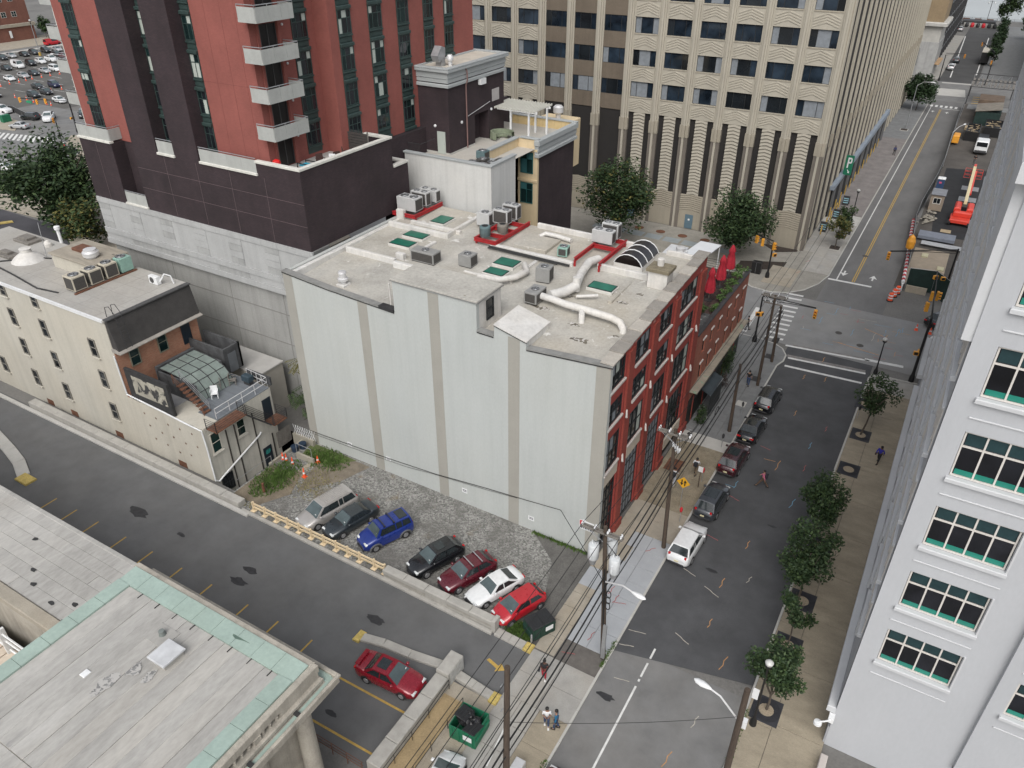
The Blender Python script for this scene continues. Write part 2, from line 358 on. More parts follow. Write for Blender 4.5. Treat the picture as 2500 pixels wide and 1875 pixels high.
# boulevard, big car park and pavements to the west
struct(sheet('road', rect(-262, -256, 40, 200), .0, asph)); struct(sheet('road', rect(-166, -134, -80, 58), .0, asph)); struct(sheet('road', rect(-180, -134, 54, 68), .003, asph))
struct(sheet('car_park', rect(-256, -170, 60, 150), .002, mat('asphalt_car_park', (.12, .115, .105), .9, .2, .15, fine=.3, finescale=6)))
pk = MB()
for i in range(7):
    for yy in range(8): pk.box(-243 + i * 8.6, -238.6 + i * 8.6, 74.2 + yy * 5.2, 74.32 + yy * 5.2, .003, .008)
stuff(pk.obj('car_park_bay_lines', wpaint))
struct(MB().prism([(-134, 20), (-127, 24), (-120, 27.8), (-119, 31), (-134, 48.4), (-141, 49.6), (-146, 54), (-133, 66), (-90, 66), (-58.5, 40), (-58.5, 17), (-90, 17), (-100, 22)], -.03, .1).obj('pavement', conc_beige))
struct(MB().prism([(-167, 49), (-160, 50.5), (-166.5, 55.5), (-186, 59), (-260, 60), (-260, 57), (-190, 55)], -.03, .1).obj('pavement', conc_beige))
struct(MB().prism(rect(-283, -262, 60, 200), -.03, .1).obj('pavement', conc_beige)); struct(MB().prism(rect(-256.4, -254.2, 60, 200), -.03, .3).obj('pavement', conc_pale))
struct(sheet('driveway', rect(-122, -69.5, -9.7, 21), .001, mat('asphalt_violet', (.07, .068, .075), .9, .2, .3, fine=.3, finescale=8)))
struct(MB().prism([(-110, 15.4), (-107.6, 18.8), (-106.9, 18.6), (-109, 15)], 0, .15).obj('traffic_island', kerb_y))
gr_ = MB()
for k in range(500):
    t = random.random(); x = -128 + 14 * t; y = 25.6 + 2.9 * t + random.uniform(-.1, 1.1)
    a = random.uniform(0, 6.28); gr_.poly([(x, y, .1), (x + .3 * math.cos(a), y + .3 * math.sin(a), .1), (x + .2 * math.cos(a), y + .2 * math.sin(a), .3)])
stuff(gr_.obj('grass', grassm, fix=False))
struct(MB().prism([(-128, 25.4), (-114, 28.3), (-114, 29.6), (-128, 26.8)], -.03, .11).obj('lawn_strip', mat('lawn', (.1, .15, .04), .95, .3, 2)))
# ---------------------------------------------------------------- windows
gl_dark = glass_mat('glass_dark', (.016, .02, .024)); gl_blue = glass_mat('glass_blue', (.022, .034, .05), var=.6, scale=.5, spec=.5); gl_green = glass_mat('glass_green', (.012, .03, .03), spec=.45)
gl_brown = glass_mat('glass_brown', (.018, .013, .012), rough=.15, var=.4, spec=.35)
curtain = mat('window_blind', (.4, .44, .4), .8, .15, 1.5, stretch=(5, 5, .5)); blind_grey = mat('window_blind_grey', (.2, .22, .24), .7, .2, 1.5)
fr_black = mat('frame_black', (.018, .02, .021), .5, .15, 2); fr_green = mat('frame_green', (.03, .052, .048), .5, .2, 2); fr_white = mat('frame_white', (.62, .6, .56), .5, .06, 2); fr_dkgrey = mat('frame_grey', (.06, .06, .06), .55, .1, 2)
_wc = {}
def window(root, pos, w, h, cols=1, rows=(1,), fm=None, pms=None, rz=0., fr=.07, mu=.045, dep=.12, sill=None, each=True, rng=None):
    """opening of w x h; pos = lower left corner seen from outside; panes sit behind the frame.
    rows = relative heights bottom to top; cols = number of equal lights (or a tuple of relative widths)"""
    rng = rng or random
    cw = (1,) * cols if isinstance(cols, int) else cols
    key = (round(w, 3), round(h, 3), cw, rows, fm.name, fr, mu, dep)
    if key not in _wc:
        b = MB(); b.box(0, fr, 0, dep, 0, h); b.box(w - fr, w, 0, dep, 0, h); b.box(fr, w - fr, 0, dep, 0, fr); b.box(fr, w - fr, 0, dep, h - fr, h)
        sw, sh = sum(cw), sum(rows); xs = [fr + (w - 2 * fr) * sum(cw[:i]) / sw for i in range(len(cw) + 1)]; zs = [fr + (h - 2 * fr) * sum(rows[:i]) / sh for i in range(len(rows) + 1)]
        for x in xs[1:-1]: b.box(x - mu / 2, x + mu / 2, .012, dep - .01, fr, h - fr)
        for z in zs[1:-1]: b.box(fr, w - fr, .016, dep - .014, z - mu / 2, z + mu / 2)
        cells = [(xs[i], xs[i + 1], zs[j], zs[j + 1]) for j in range(len(rows)) for i in range(len(cw))]
        pm = [MB().box(0, c[1] - c[0], 0, .012, 0, c[3] - c[2]).mesh('pane', gl_dark) for c in cells] if each else [None]
        if not each:
            q = MB(); q.box(fr, w - fr, .06, .072, fr, h - fr); pm = [q.mesh('pane', gl_dark)]; cells = [(0, 0, 0, 0)]
        _wc[key] = (b.mesh('window', fm), cells, pm, {})
    fme, cells, pms_, alt = _wc[key]
    o = place('window', fme, root, pos, rz); inv = wmat(o).inverted()
    for i, (c, me) in enumerate(zip(cells, pms_)):
        m = rng.choice(pms) if isinstance(pms, (list, tuple)) else pms
        k = (i, m.name)
        if k not in alt:
            a = me.copy(); a.materials.clear(); a.materials.append(m); alt[k] = a
        p = place('pane', alt[k], o, (c[0], dep * .55 if each else 0, c[2]), 0, local=True)
    if sill:
        k = ('s', sill.name)
        if k not in alt: alt[k] = MB().bbox(-.1, w + .1, -.09, dep - .02, -.14, -.005, .015).mesh('sill', sill)
        place('sill', alt[k], o, (0, 0, 0), 0, local=True)
    return o

# ---------------------------------------------------------------- loft building: stucco side wall, red brick street front
stucco = mat('stucco_pale_grey', (.445, .468, .455), .9, .05, .25, fine=.07, finescale=8, streak=.07, stretch=(1, 1, .5), warm=.2)
stripe = mat('stucco_taupe_stripe', (.335, .325, .29), .9, .06, .4, fine=.08, streak=.05)
roofm = mat('roof_coating_dirty_white', (.44, .425, .385), .9, .22, .35, fine=.22, finescale=5, spots=.64, spotcol=(.6, .59, .56), spotscale=1.1, warm=.5)
roofw = mat('roof_coating_white', (.62, .61, .585), .8, .09, .8, fine=.12, finescale=5, streak=.2, warm=.3)
tarm = mat('black_bitumen', (.03, .03, .03), .8, .3, 3)
redbrick = mat('painted_red_brick', (.33, .058, .046), .85, .14, .8, fine=.2, finescale=14, streak=.12)
redbrick2 = brick_mat('red_brick_pier', (.25, .045, .03), (.3, .06, .042), (.17, .035, .028), ms=.01, blotch=.18)
beige_lin = mat('lintel_beige', (.5, .44, .36), .85, .08, 1.2, fine=.12)
stone_sill = mat('sill_stone', (.48, .44, .41), .85, .1, 2)
def rz_(y): return 16.1 + .045 * y
L = thing('loft_building', 'pale grey stuccoed loft building with red brick street front and white roof', 'building', (-14, 9.5, 0))
w = MB()
prof = [(-28.7, -.05), (-28.7, 16.84), (-24, 16.42), (-17.5, 16.08), (-17.5, 18.66), (-10.25, 18.66), (-10.25, 16.5), (-8.85, 16.46), (-8.8, 17.37), (-6.28, 16.72), (-6.28, 16.2), (-.02, 16.66), (-.02, -.05)]
w.yprism(prof, 0, .35).obj('side_wall', stucco, L)
for x0, x1, zt in ((-28.7, -27.75, 16.7), (-21.08, -20.15, 16.18), (-14.35, -13.43, 18.5), (-7.72, -6.78, 16.78), (-1.05, -.02, 16.5)):
    MB().box(x0, x1, -.012, .01, .0 if x0 > -27 else .0, zt).obj('wall_stripe', stripe, L)
MB().box(-28.7, -28.35, .35, 19.0, 0, 16.8).obj('party_wall', stucco, L)
MB().box(-28.35, -.4, 18.7, 19.0, 0, 16.7).obj('rear_wall', stucco, L)
rf = MB(); rf.poly([(-28.35, .35, rz_(.35)), (-.5, .35, rz_(.35)), (-.5, 18.7, rz_(18.7)), (-28.35, 18.7, rz_(18.7))]); rf.poly([(-28.35, .35, 15.5), (-28.35, 18.7, 15.5), (-.5, 18.7, 15.5), (-.5, .35, 15.5)])
roof = sub(rf.obj('roof', roofm, L, fix=False))
# copings of the side wall
for pts in ([(-28.75, 16.86), (-24, 16.44), (-17.52, 16.1)], [(-10.23, 16.52), (-8.87, 16.48)], [(-6.26, 16.22), (0.1, 16.7)]):
    b = MB()
    for (xa, za), (xb, zb) in zip(pts, pts[1:]): b.yprism([(xa, za - .05), (xb, zb - .05), (xb, zb + .05), (xa, za + .05)], -.08, .5)
    b.obj('coping', mat('coping_grey', (.22, .22, .21), .8, .2, 1.5), L)
    b = MB()
    for (xa, za), (xb, zb) in zip(pts, pts[1:]): b.yprism([(xa, za - .16), (xb, zb - .16), (xb, zb - .05), (xa, za - .05)], -.05, -.02)
    b.obj('flashing', tarm, L)
MB().yprism([(-18.9, 16.12), (-17.52, 16.04), (-17.52, 16.28), (-18.9, 16.32)], -.14, .45).obj('scupper', dkmetal, L)
MB().tube((-18.2, .5, 16.1), (-18.2, .5, 18.05), .06).obj('vent_pipe', roofw, L)
# stair bulkhead with its window
bk = MB(); bk.box(-17.5, -10.25, .35, 3.25, 15.6, 18.64); bk.obj('bulkhead', roofw, L)
MB().bbox(-17.62, -10.13, -.07, 3.35, 18.67, 18.78, .02).obj('bulkhead_roof', mat('roof_coating_grey', (.43, .415, .375), .9, .16, .5, fine=.2, finescale=4, spots=.66, spotcol=(.24, .21, .17), spotscale=1.0), L)
MB().box(-17.66, -10.09, -.10, 3.39, 18.6, 18.668).obj('roof_edge', mat('edge_grey', (.2, .2, .195), .7, .1, 2), L)
window(L, (-10.17, 1.25, 16.75), .95, 1.55, 1, (1, 1), fr_black, [gl_dark], R(90), dep=.1)
# sloping stair hood
hood = MB(); hood.yprism([(-8.78, 16.0), (-6.3, 16.0), (-6.3, 16.70), (-8.78, 17.34)], .352, 3.3); hood.obj('stair_hood', roofw, L)
MB().yprism([(-8.84, 17.34), (-6.24, 16.68), (-6.24, 16.76), (-8.84, 17.42)], -.06, 3.36).obj('hood_roof', roofw, L)
MB().yprism([(-8.84, 17.28), (-6.24, 16.62), (-6.24, 16.68), (-8.84, 17.34)], -.07, -.02).obj('flashing', tarm, L)
# street front
def ftop(y): return 16.72 + .048 * y
fb = MB(); fb.box(-.45, -.32, .0, 19.05, 0, 16.5); fb.obj('front_backing', mat('dark_interior', (.02, .018, .017), .9, .1, 1), L)
bays = [(.28, 2.75), (4.45, 7.1), (8.9, 11.6), (13.3, 17.3)]
rows = [(11.42, 13.3), (14.4, 16.38), (7.45, 10.3)]
spz = [(6.4, 7.45), (10.3, 11.42), (13.3, 14.4)]
fw = MB()
edges = [0.0] + [v for b_ in bays for v in b_] + [19.05]
for i in range(0, len(edges), 2): fw.box(-.4, -.1, edges[i], edges[i + 1], 0, 16.5)
for a, b_ in bays:
    for z0, z1 in spz: fw.box(-.4, -.13, a, b_, z0, z1)
    fw.box(-.4, -.13, a, b_, 16.38, 16.5)
fw.obj('front_wall', redbrick, L)
MB().yprism([(-.4, 16.5), (-.1, 16.5), (-.1, 16.55), (-.4, 16.55)], 0, 19.05)
fp = MB(); fp.poly([(-.1, 0, 16.5), (-.1, 19.05, 16.5), (-.1, 19.05, ftop(19.05)), (-.1, 0, ftop(0))]); fp.poly([(-.4, 0, 16.5), (-.4, 0, ftop(0)), (-.4, 19.05, ftop(19.05)), (-.4, 19.05, 16.5)]); fp.poly([(-.4, 0, 16.5), (-.1, 0, 16.5), (-.1, 0, ftop(0)), (-.4, 0, ftop(0))]); fp.poly([(-.4, 19.05, 16.5), (-.1, 19.05, 16.5), (-.1, 19.05, ftop(19.05)), (-.4, 19.05, ftop(19.05))])
fp.obj('front_parapet', redbrick, L)
for a, b_ in ((3.05, 4.0), (7.5, 8.5), (12.0, 12.95), (17.75, 19.05)):
    MB().box(-.098, .06, a, b_, 0, 16.3).obj('pilaster', redbrick2, L)
    MB().bbox(-.098, .2, a - .12, b_ + .12, 0, .9, .05).obj('pilaster_base', redbrick2, L)
    for zz in (11.5, 7.6): MB().tube((.07, a + .2, zz), (.28, a - .25, zz - .35), .07, .09, 8).obj('wall_lamp', stone_sill, L)
blinds = [gl_dark, gl_dark, gl_dark, blind_grey, curtain]
for bi, (a, b_) in enumerate(bays):
    for z0, z1 in rows:
        window(L, (-.14, a + .06, z0 + .08), b_ - a - .12, z1 - z0 - .1, 3 if bi < 3 else 4, (1, 1), fr_black, blinds, R(90), dep=.14)
        MB().bbox(-.13, .03, a - .05, b_ + .05, z0 - .1, z0 + .06, .02).obj('sill', stone_sill, L)
    g1 = 6.4 if bi < 3 else 5.6
    if bi < 2: MB().box(-.128, -.05, a + .02, b_ - .02, 6.3, 7.3).obj('lintel_panel', beige_lin, L)
    if bi == 3: MB().box(-.128, .02, a, b_, 1.3, 2.3).obj('lintel_panel', beige_lin, L); window(L, (-.2, a + .05, 2.35), b_ - a - .1, g1 - 1.6, 5, (1, 1, 1), fr_black, gl_dark, R(90), mu=.05, each=False)
    else: window(L, (-.2, a + .05, .25), b_ - a - .1, g1 - .3, 4, (1, 1, 1, 1, 1, 1), fr_black, [gl_dark, blind_grey], R(90), mu=.05, each=False)
for a, b_ in bays:
    for yy in (a - .15, b_ + .5): MB().box(-.1, -.085, yy - .18, yy + .18, 16.42, 16.6).obj('paint_patch', mat('chalky_patch', (.42, .2, .17), .9, .3, 3), L)
# coping stones along the street front
n = 12
for k in range(n):
    y0, y1 = 19.05 * k / n, 19.05 * (k + 1) / n
    b = MB(); wv = .9 if k % 2 else .82
    b.yprism([(-wv - (.08 if k % 2 else 0), 0), (.12, 0), (.12, .09), (-wv, .09)], y0 + .012, y1 - .012)
    o = b.obj('coping_stone', mat('coping_slab', (.29, .27, .24), .9, .15, 1.5, fine=.2) if k % 3 else mat('coping_slab_pale', (.44, .41, .36), .9, .12, 1.5, fine=.2), L, loc=(0, 0, ftop((y0 + y1) / 2)))
MB().yprism([(-1.0, 15.6), (-.42, 15.6), (-.42, 16.75), (-.7, 16.75)], .4, 18.7).obj('roof_upstand', roofm, L)
# roof upstands, curbs and party ridges
for x0, x1, y0, y1, h, m in ((-28.3, -27.9, .4, 14.4, .32, roofw), (-27.6, -22.4, 6.35, 6.65, .5, roofw), (-22.2, -18.6, 5.9, 6.3, .5, roofw), (-27.9, -21.6, 12.55, 12.9, .45, roofw), (-21.75, -21.4, 12.6, 17.8, .35, roofw), (-26.4, -21.0, 13.9, 14.25, .3, roofw), (-17.2, -9.3, 12.85, 13.25, .32, roofw),
                             (-7.3, -3.0, 13.3, 13.6, .5, roofw), (-15.4, -12.3, 13.8, 16.6, .3, roofm), (-15.6, -6.2, 18.4, 18.68, .45, roofw), (-3.4, -.9, 18.45, 18.68, .4, roofw), (-22.0, -21.7, 8.2, 11.4, .3, roofw), (-23.0, -22.2, 7.3, 7.7, .55, roofw),
                             (-4.2, -3.9, 8.6, 13.2, .14, roofm), (-16.6, -12.4, 7.9, 8.1, .12, roofw), (-12.5, -12.2, 8.0, 12.4, .2, roofw), (-28.3, -27.5, 14.3, 14.7, .9, roofw)):
    ym = (y0 + y1) / 2; MB().bbox(x0, x1, y0, y1, rz_(ym) - .4, rz_(ym) + h, .05).obj('roof_curb', m, L)
MB().path([(-17.1, 12.6, 16.9), (-13, 12.55, 16.88), (-9.4, 12.5, 16.87)], .1, 6).obj('conduit', tarm, L)
MB().path([(-17.1, 12.4, 16.86), (-14, 12.35, 16.85), (-10.4, 12.3, 16.84)], .06, 6).obj('conduit', tarm, L)
for (x, y, r_) in ((-3.6, 2.9, .75), (-5.0, 4.6, .45), (-9.8, 8.4, .6), (-7.4, 8.2, .7), (-3.3, 9.2, .5), (-2.6, 11.0, .4), (-15.8, 13.4, .5), (-8.2, 5.6, .6), (-1.6, 4.5, .3)):
    b = MB(); pts = []
    for k in range(14):
        a = 6.283 * k / 14; q = r_ * random.uniform(.45, 1.05); pts.append((x + 1.25 * q * math.cos(a), y + .6 * q * math.sin(a), rz_(y + .6 * q * math.sin(a)) + .006))
    b.poly(pts).obj('roof_stain', mat('ponding_stain', (.13, .115, .09), .9, .5, 2.2, spots=.5, spotcol=(.5, .48, .45), spotscale=3.5), L, fix=False)
# skylights
sk_gl = mat('skylight_glass_green', (.012, .13, .085), .3, .25, 1.2, spec=.5); sk_fr = mat('skylight_curb', (.55, .54, .5), .7, .1, 2)
for x0, x1, y0, y1 in ((-24.75, -23.3, 14.7, 16.5), (-25.14, -23.05, 11.1, 12.3), (-25.19, -23.1, 9.2, 10.4), (-14.95, -13.2, 8.25, 9.4), (-15.1, -13.25, 10.0, 11.4), (-6.5, -4.5, 9.85, 11.05)):
    z = rz_((y0 + y1) / 2); s_ = sub(MB().bbox(x0 - .08, x1 + .08, y0 - .08, y1 + .08, z - .2, z + .2, .03).obj('skylight', sk_fr, L))
    MB().box(x0 - .02, x1 + .02, y0 - .02, y1 + .02, z + .2, z + .235).obj('frame', fr_black, s_); MB().box(x0 + .05, x1 - .05, y0 + .05, y1 - .05, z + .236, z + .25).obj('pane', sk_gl, s_)
# barrel vault skylight
vs = MB(); x0, x1, y0, y1 = -6.4, -3.95, 14.5, 18.1; zb = rz_(16) + .3
sub_o = sub(MB().box(x0, x1, y0, y1, zb - .6, zb).obj('barrel_skylight', roofw, L)); nseg = 8
def arc(t): a = math.pi * (.12 + .76 * t); return ((x0 + x1) / 2 - math.cos(a) * (x1 - x0) / 2 * 1.07, zb + (math.sin(a) - math.sin(math.pi * .12)) * 1.35)
for k in range(3):
    ya, yb = y0 + (y1 - y0) * k / 3 + .03, y0 + (y1 - y0) * (k + 1) / 3 - .03
    MB().grid([[(arc(i / nseg)[0], ya, arc(i / nseg)[1]), (arc(i / nseg)[0], yb, arc(i / nseg)[1])] for i in range(nseg + 1)]).obj('pane', mat('smoked_acrylic', (.018, .016, .018), .2, .3, 2, spec=.6), sub_o, smooth=True)
for k in range(4):
    yy = y0 + (y1 - y0) * k / 3; MB().path([(arc(i / nseg)[0], yy, arc(i / nseg)[1] + .01) for i in range(nseg + 1)], .04, 6).obj('rib', white_pl, sub_o)
e_ = MB(); e_.poly([(arc(i / nseg)[0], y0 + .02, arc(i / nseg)[1]) for i in range(nseg + 1)]); e_.obj('pane', gl_brown, sub_o, fix=False)
# chimney stack
ch = sub(MB().box(-2.65, -1.1, 12.4, 13.7, 15.6, 18.0).obj('chimney', roofw, L)); MB().bbox(-2.8, -.95, 12.25, 13.85, 18.0, 18.28, .04).obj('cap', mat('mossy_cap', (.22, .19, .13), .95, .3, 2, fine=.3), ch); MB().lathe([(.26, 18.28), (.28, 18.8), (.2, 18.86)], 12, (-2.0, 13.2, 0)).obj('flue', roofw, ch)
# ducts
def duct(pts, r, m=roofw):
    MB().path(pts, r, 10).obj('duct', m, L, smooth=50)
z7 = rz_(7)
duct([(-8.6, 6.3, z7 + .55), (-7.6, 6.15, z7 + .6), (-6.4, 5.9, z7 + .6), (-4.6, 5.9, z7 + .55), (-2.6, 5.8, z7 + .5), (-1.9, 5.6, z7 + .42), (-1.5, 5.3, z7 + .1), (-1.45, 5.2, z7 - .3)], .27)
duct([(-5.0, 5.85, z7 + .5), (-4.7, 5.2, z7 + .4), (-4.65, 5.1, z7 - .2)], .22)
duct([(-8.0, 6.6, z7 + .6), (-7.4, 7.6, z7 + .6), (-7.0, 8.9, z7 + .7)], .38); duct([(-7.0, 8.9, z7 + .3), (-7.0, 8.95, z7 + 1.4)], .3)
duct([(-7.0, 8.9, z7 + .8), (-7.6, 11.0, z7 + .8), (-7.9, 13.0, z7 + .9), (-7.6, 14.2, z7 + .8)], .34)
duct([(-14.6, 7.0, z7 + .5), (-12.8, 7.1, z7 + .55), (-11.9, 8.2, z7 + .55), (-11.7, 9.6, z7 + .5), (-12.6, 10.8, z7 + .5)], .24)
duct([(-14.3, 16.4, z7 + .6), (-14.0, 17.0, z7 + .75), (-12.9, 17.0, z7 + .75), (-11.4, 16.8, z7 + .7)], .2)
duct([(-6.5, 8.0, z7 + .3), (-5.0, 8.6, z7 + .5)], .12)
# ventilator
vt = sub(MB().bbox(-24.1, -23.3, 1.1, 1.9, 16.0, 16.35, .04).obj('roof_ventilator', roofw, L)); MB().lathe([(.2, 16.35), (.2, 16.6), (.42, 16.62), (.42, 16.8), (.3, 16.85), (.3, 17.2), (.34, 17.22), (.3, 17.36), (.05, 17.4)], 14, (-23.7, 1.5, 0)).obj('turbine', alu, vt, smooth=40)
# air conditioners and the red steel they stand on
fan_m = mat('fan_black', (.012, .012, .013), .5, .2, 3); ac_grey = mat('ac_casing_grey', (.27, .27, .26), .55, .1, 1.5, fine=.08); ac_lite = mat('ac_casing_pale', (.45, .455, .45), .5, .08, 1.5); ac_dark = mat('ac_coil_dark', (.06, .056, .052), .7, .2, 6); ac_teal = mat('ac_casing_teal', (.11, .17, .18), .5, .12, 2); ac_cream = mat('ac_casing_cream', (.5, .46, .37), .55, .12, 2, fine=.15); ac_mint = mat('ac_casing_mint', (.26, .42, .36), .6, .14, 2, fine=.15)
def aircon(label, x, y, z, w, d, h, fans=2, rz=0., casing=None, group=None, coil=True, fanr=None, round_=False, cat='air conditioner'):
    casing = casing or ac_grey
    t = thing('air_conditioner', label, cat, (x, y, z), rz, group)
    I = dict(parent=t, local=True)
    def put(name, b, m, s=False): return place(name, b.mesh(name, m, s), t, None, 0, local=True)
    if round_:
        put('casing', MB().lathe([(w * .46, .04), (w * .5, .1), (w * .5, h - .12), (w * .46, h - .02), (w * .3, h)], 14), casing, 40)
        b = MB()
        for k in range(28):
            a = 6.283 * k / 28; b.box(-.012, .012, -w * .5 - .012, -w * .5 + .01, .14, h - .16); b.move(rz=a, start=len(b.v) - 8)
        put('louvre', b, ac_dark)
        put('fan_guard', MB().lathe([(w * .3, h), (w * .28, h + .015), (.03, h + .02)], 14), fan_m); return t
    put('casing', MB().bbox(-w / 2, w / 2, -d / 2, d / 2, .08, h, .03), casing)
    put('foot', MB().box(-w / 2 + .05, w / 2 - .05, -d / 2 + .05, d / 2 - .05, 0, .08), dkmetal)
    if coil:
        put('coil', MB().box(w / 2 - .01, w / 2 + .012, -d / 2 + .08, d / 2 - .08, .16, h - .14), ac_dark)
        if coil == 2: put('coil', MB().box(-w / 2 + .1, w / 2 - .12, -d / 2 - .012, -d / 2 + .01, .16, h - .14), ac_dark)
        if coil != 2: put('access_panel', MB().box(-w / 2 + .12, -w * .02, -d / 2 - .01, -d / 2 + .01, .2, h - .2), casing)
    r_ = fanr or min(w / fans, d) * .38
    for k in range(fans):
        cx = (k - (fans - 1) / 2) * w / fans
        f = place('fan', MB().lathe([(r_, h + .001), (r_, h + .02), (r_ * .2, h + .025)], 18, (cx, 0, 0)).mesh('fan', fan_m), t, None, 0, local=True)
        b = MB()
        for q in range(5):
            a = 6.283 * q / 5; b.poly([(cx + r_ * .15 * math.cos(a), r_ * .15 * math.sin(a), h + .03), (cx + r_ * .9 * math.cos(a), r_ * .9 * math.sin(a), h + .03), (cx + r_ * .85 * math.cos(a + .6), r_ * .85 * math.sin(a + .6), h + .045)])
        for q in (.45, .75, 1.0): b.path([(cx + r_ * q * math.cos(6.283 * j / 14), r_ * q * math.sin(6.283 * j / 14), h + .05) for j in range(15)], .012, 4)
        place('guard', b.mesh('guard', galv), f, None, 0, local=True)
    return t
def dunnage(label, bars, legs, z):
    t = thing('steel_dunnage', label, 'steel frame', (bars[0][0], bars[0][1], rz_(bars[0][1])), 0, 'red steel frames on the loft roof')
    for (xa, ya, xb, yb) in bars:
        a = math.atan2(yb - ya, xb - xa); Lb = math.hypot(xb - xa, yb - ya); b = MB(); b.box(0, Lb, -.09, .09, .13, .16); b.box(0, Lb, -.09, .09, -.16, -.13); b.box(0, Lb, -.02, .02, -.13, .13); b.move(xa, ya, z, a); b.obj('beam', redpaint, t)
    for x, y in legs: MB().box(x - .07, x + .07, y - .07, y + .07, rz_(y) - .1, z - .16).obj('post', redpaint, t)
G_AC = 'condensers on the loft roof'
dunnage('red steel frame under three twin-fan condensers by the brick tower', [(-28.9, 14.5, -26.3, 14.5), (-26.4, 14.6, -26.3, 18.9), (-28.7, 14.6, -28.6, 18.9), (-28.6, 16.6, -26.4, 16.6)], [(-26.4, 14.7), (-28.7, 14.7), (-26.3, 18.5)], 17.15)
dunnage('red steel frame carrying the mixed condensers mid roof', [(-18.8, 12.9, -16.6, 12.9), (-16.65, 13.0, -16.5, 18.6), (-18.7, 13.0, -18.6, 18.6), (-18.6, 14.4, -16.6, 14.4), (-18.6, 16.0, -16.6, 16.0), (-18.6, 17.7, -16.6, 17.7)], [(-16.65, 13.1), (-18.7, 13.1), (-16.5, 18.2)], 17.15)
dunnage('long red steel frame beside the smoked barrel skylight', [(-9.15, 12.9, -9.15, 18.6), (-7.0, 12.9, -7.05, 18.6), (-9.1, 16.4, -7.05, 16.4), (-9.1, 18.3, -7.05, 18.3)], [(-9.15, 13.0), (-7.0, 13.0), (-7.05, 18.3)], 17.3)
zz = 17.32
aircon('twin-fan grey condenser nearest the camera on red frame by brick tower', -27.65, 15.6, zz, 2.1, 1.2, 1.3, 2, 0, ac_lite, G_AC)
aircon('twin-fan dark-sided condenser in the middle of the frame by brick tower', -27.55, 17.2, zz, 1.75, .75, 1.35, 2, 0, ac_lite, G_AC, 2)
aircon('twin-fan condenser against white wall, last on frame by brick tower', -27.5, 18.55, zz, 2.0, .75, 1.2, 2, 0, ac_lite, G_AC)
aircon('single-fan pale condenser left of the mid-roof red frame', -19.85, 16.4, rz_(16) + .2, 1.3, .9, 1.25, 1, 0, ac_lite, G_AC)
aircon('round teal condenser at the near end of mid-roof red frame', -18.05, 13.5, zz, .95, .95, .95, 1, 0, ac_teal, G_AC, round_=True)
aircon('small taupe louvred condenser on mid-roof red frame', -17.2, 15.0, zz, .95, .95, .8, 1, 0, mat('ac_casing_taupe', (.2, .18, .155), .6, .15, 3), G_AC, round_=True)
aircon('twin-fan dark coil condenser behind the round ones mid roof', -18.4, 16.95, zz, 1.5, .85, 1.3, 2, 0, ac_lite, G_AC, 2)
aircon('rear twin-fan dark coil condenser in front of cream window wall', -18.3, 18.45, zz, 1.5, .8, 1.35, 2, 0, ac_lite, G_AC, 2)
aircon('twin-fan grey condenser on the long red frame, near one', -8.5, 17.0, 17.48, 1.85, .8, 1.15, 2, 0, ac_lite, G_AC)
aircon('twin-fan dark coil condenser on the long red frame, rear one', -8.4, 18.35, 17.48, 1.5, .8, 1.35, 2, 0, ac_lite, G_AC, 2)
aircon('packaged grey unit with one fan beside the white duct curb', -20.5, 8.15, rz_(8), 2.3, 1.1, 1.0, 1, 0, ac_grey, G_AC, 2, .32)
aircon('square grey roof unit with panelled front in roof centre', -16.95, 9.1, rz_(9), 1.2, 1.05, 1.05, 1, 0, ac_grey, G_AC, 1, .3)
aircon('grey packaged unit standing right of the two green skylights', -10.1, 9.6, rz_(9.6), 1.15, 1.0, 1.25, 1, R(8), ac_grey, G_AC, 1, .3)
aircon('grey packaged unit feeding the curved white duct', -9.1, 6.3, rz_(6) + .1, 1.05, 1.6, .95, 1, 0, ac_grey, G_AC, 2, .3)
aircon('pale green condenser between white roof pads and red frame', -10.9, 14.4, rz_(14), .85, .85, .85, 1, R(10), ac_mint, G_AC, 2)
# ---------------------------------------------------------------- brick apartment tower on a dark base
dkbrick = brick_mat('dark_purple_brick', (.031, .02, .0235), (.043, .0265, .03), (.022, .016, .019), bw=.3, bh=.1, ms=.014, blotch=.28)
salmon = brick_mat('salmon_brick', (.25, .075, .06), (.28, .086, .07), (.215, .075, .062), ms=.012, blotch=.12, bump=.15)
dkred = salmon
rail_w = mat('frosted_rail_panel', (.40, .41, .39), .6, .09, .8, fine=.12, streak=.12); caststone = mat('cast_stone_white', (.62, .61, .56), .85, .08, 1.0, fine=.1, streak=.2)
stone_g = mat('cast_stone_grey', (.4, .405, .4), .85, .09, .5, fine=.1, finescale=8, streak=.12); stone_g2 = mat('cast_stone_grey_b', (.355, .36, .352), .85, .12, .7, fine=.12, finescale=8, streak=.18)
rawconc = mat('raw_concrete_wall', (.33, .33, .315), .9, .1, .3, fine=.14, finescale=7, streak=.2)
T = thing('apartment_tower', 'tall salmon brick apartment tower with dark brick base and corner balconies', 'tower', (-44, 12, 0))
b = MB(); b.box(-58, -53.2, 4, 40, 16.85, 22.6); b.box(-53.2, -50, 5.4, 40, 16.85, 22.6); b.box(-50, -29.3, 4, 15.6, 16.85, 22.6); b.box(-50, -29.3, 15.6, 17.8, 16.85, 21.0); b.box(-50, -31.5, 17.8, 40, 16.85, 22.6)
b.box(-34.15, -29.3, 4.0, 4.3, 22.6, 23.65); b.box(-29.6, -29.3, 4.3, 15.6, 22.6, 23.65); b.box(-33.6, -29.6, 15.3, 15.6, 22.6, 23.65)
b.obj('base', dkbrick, T)
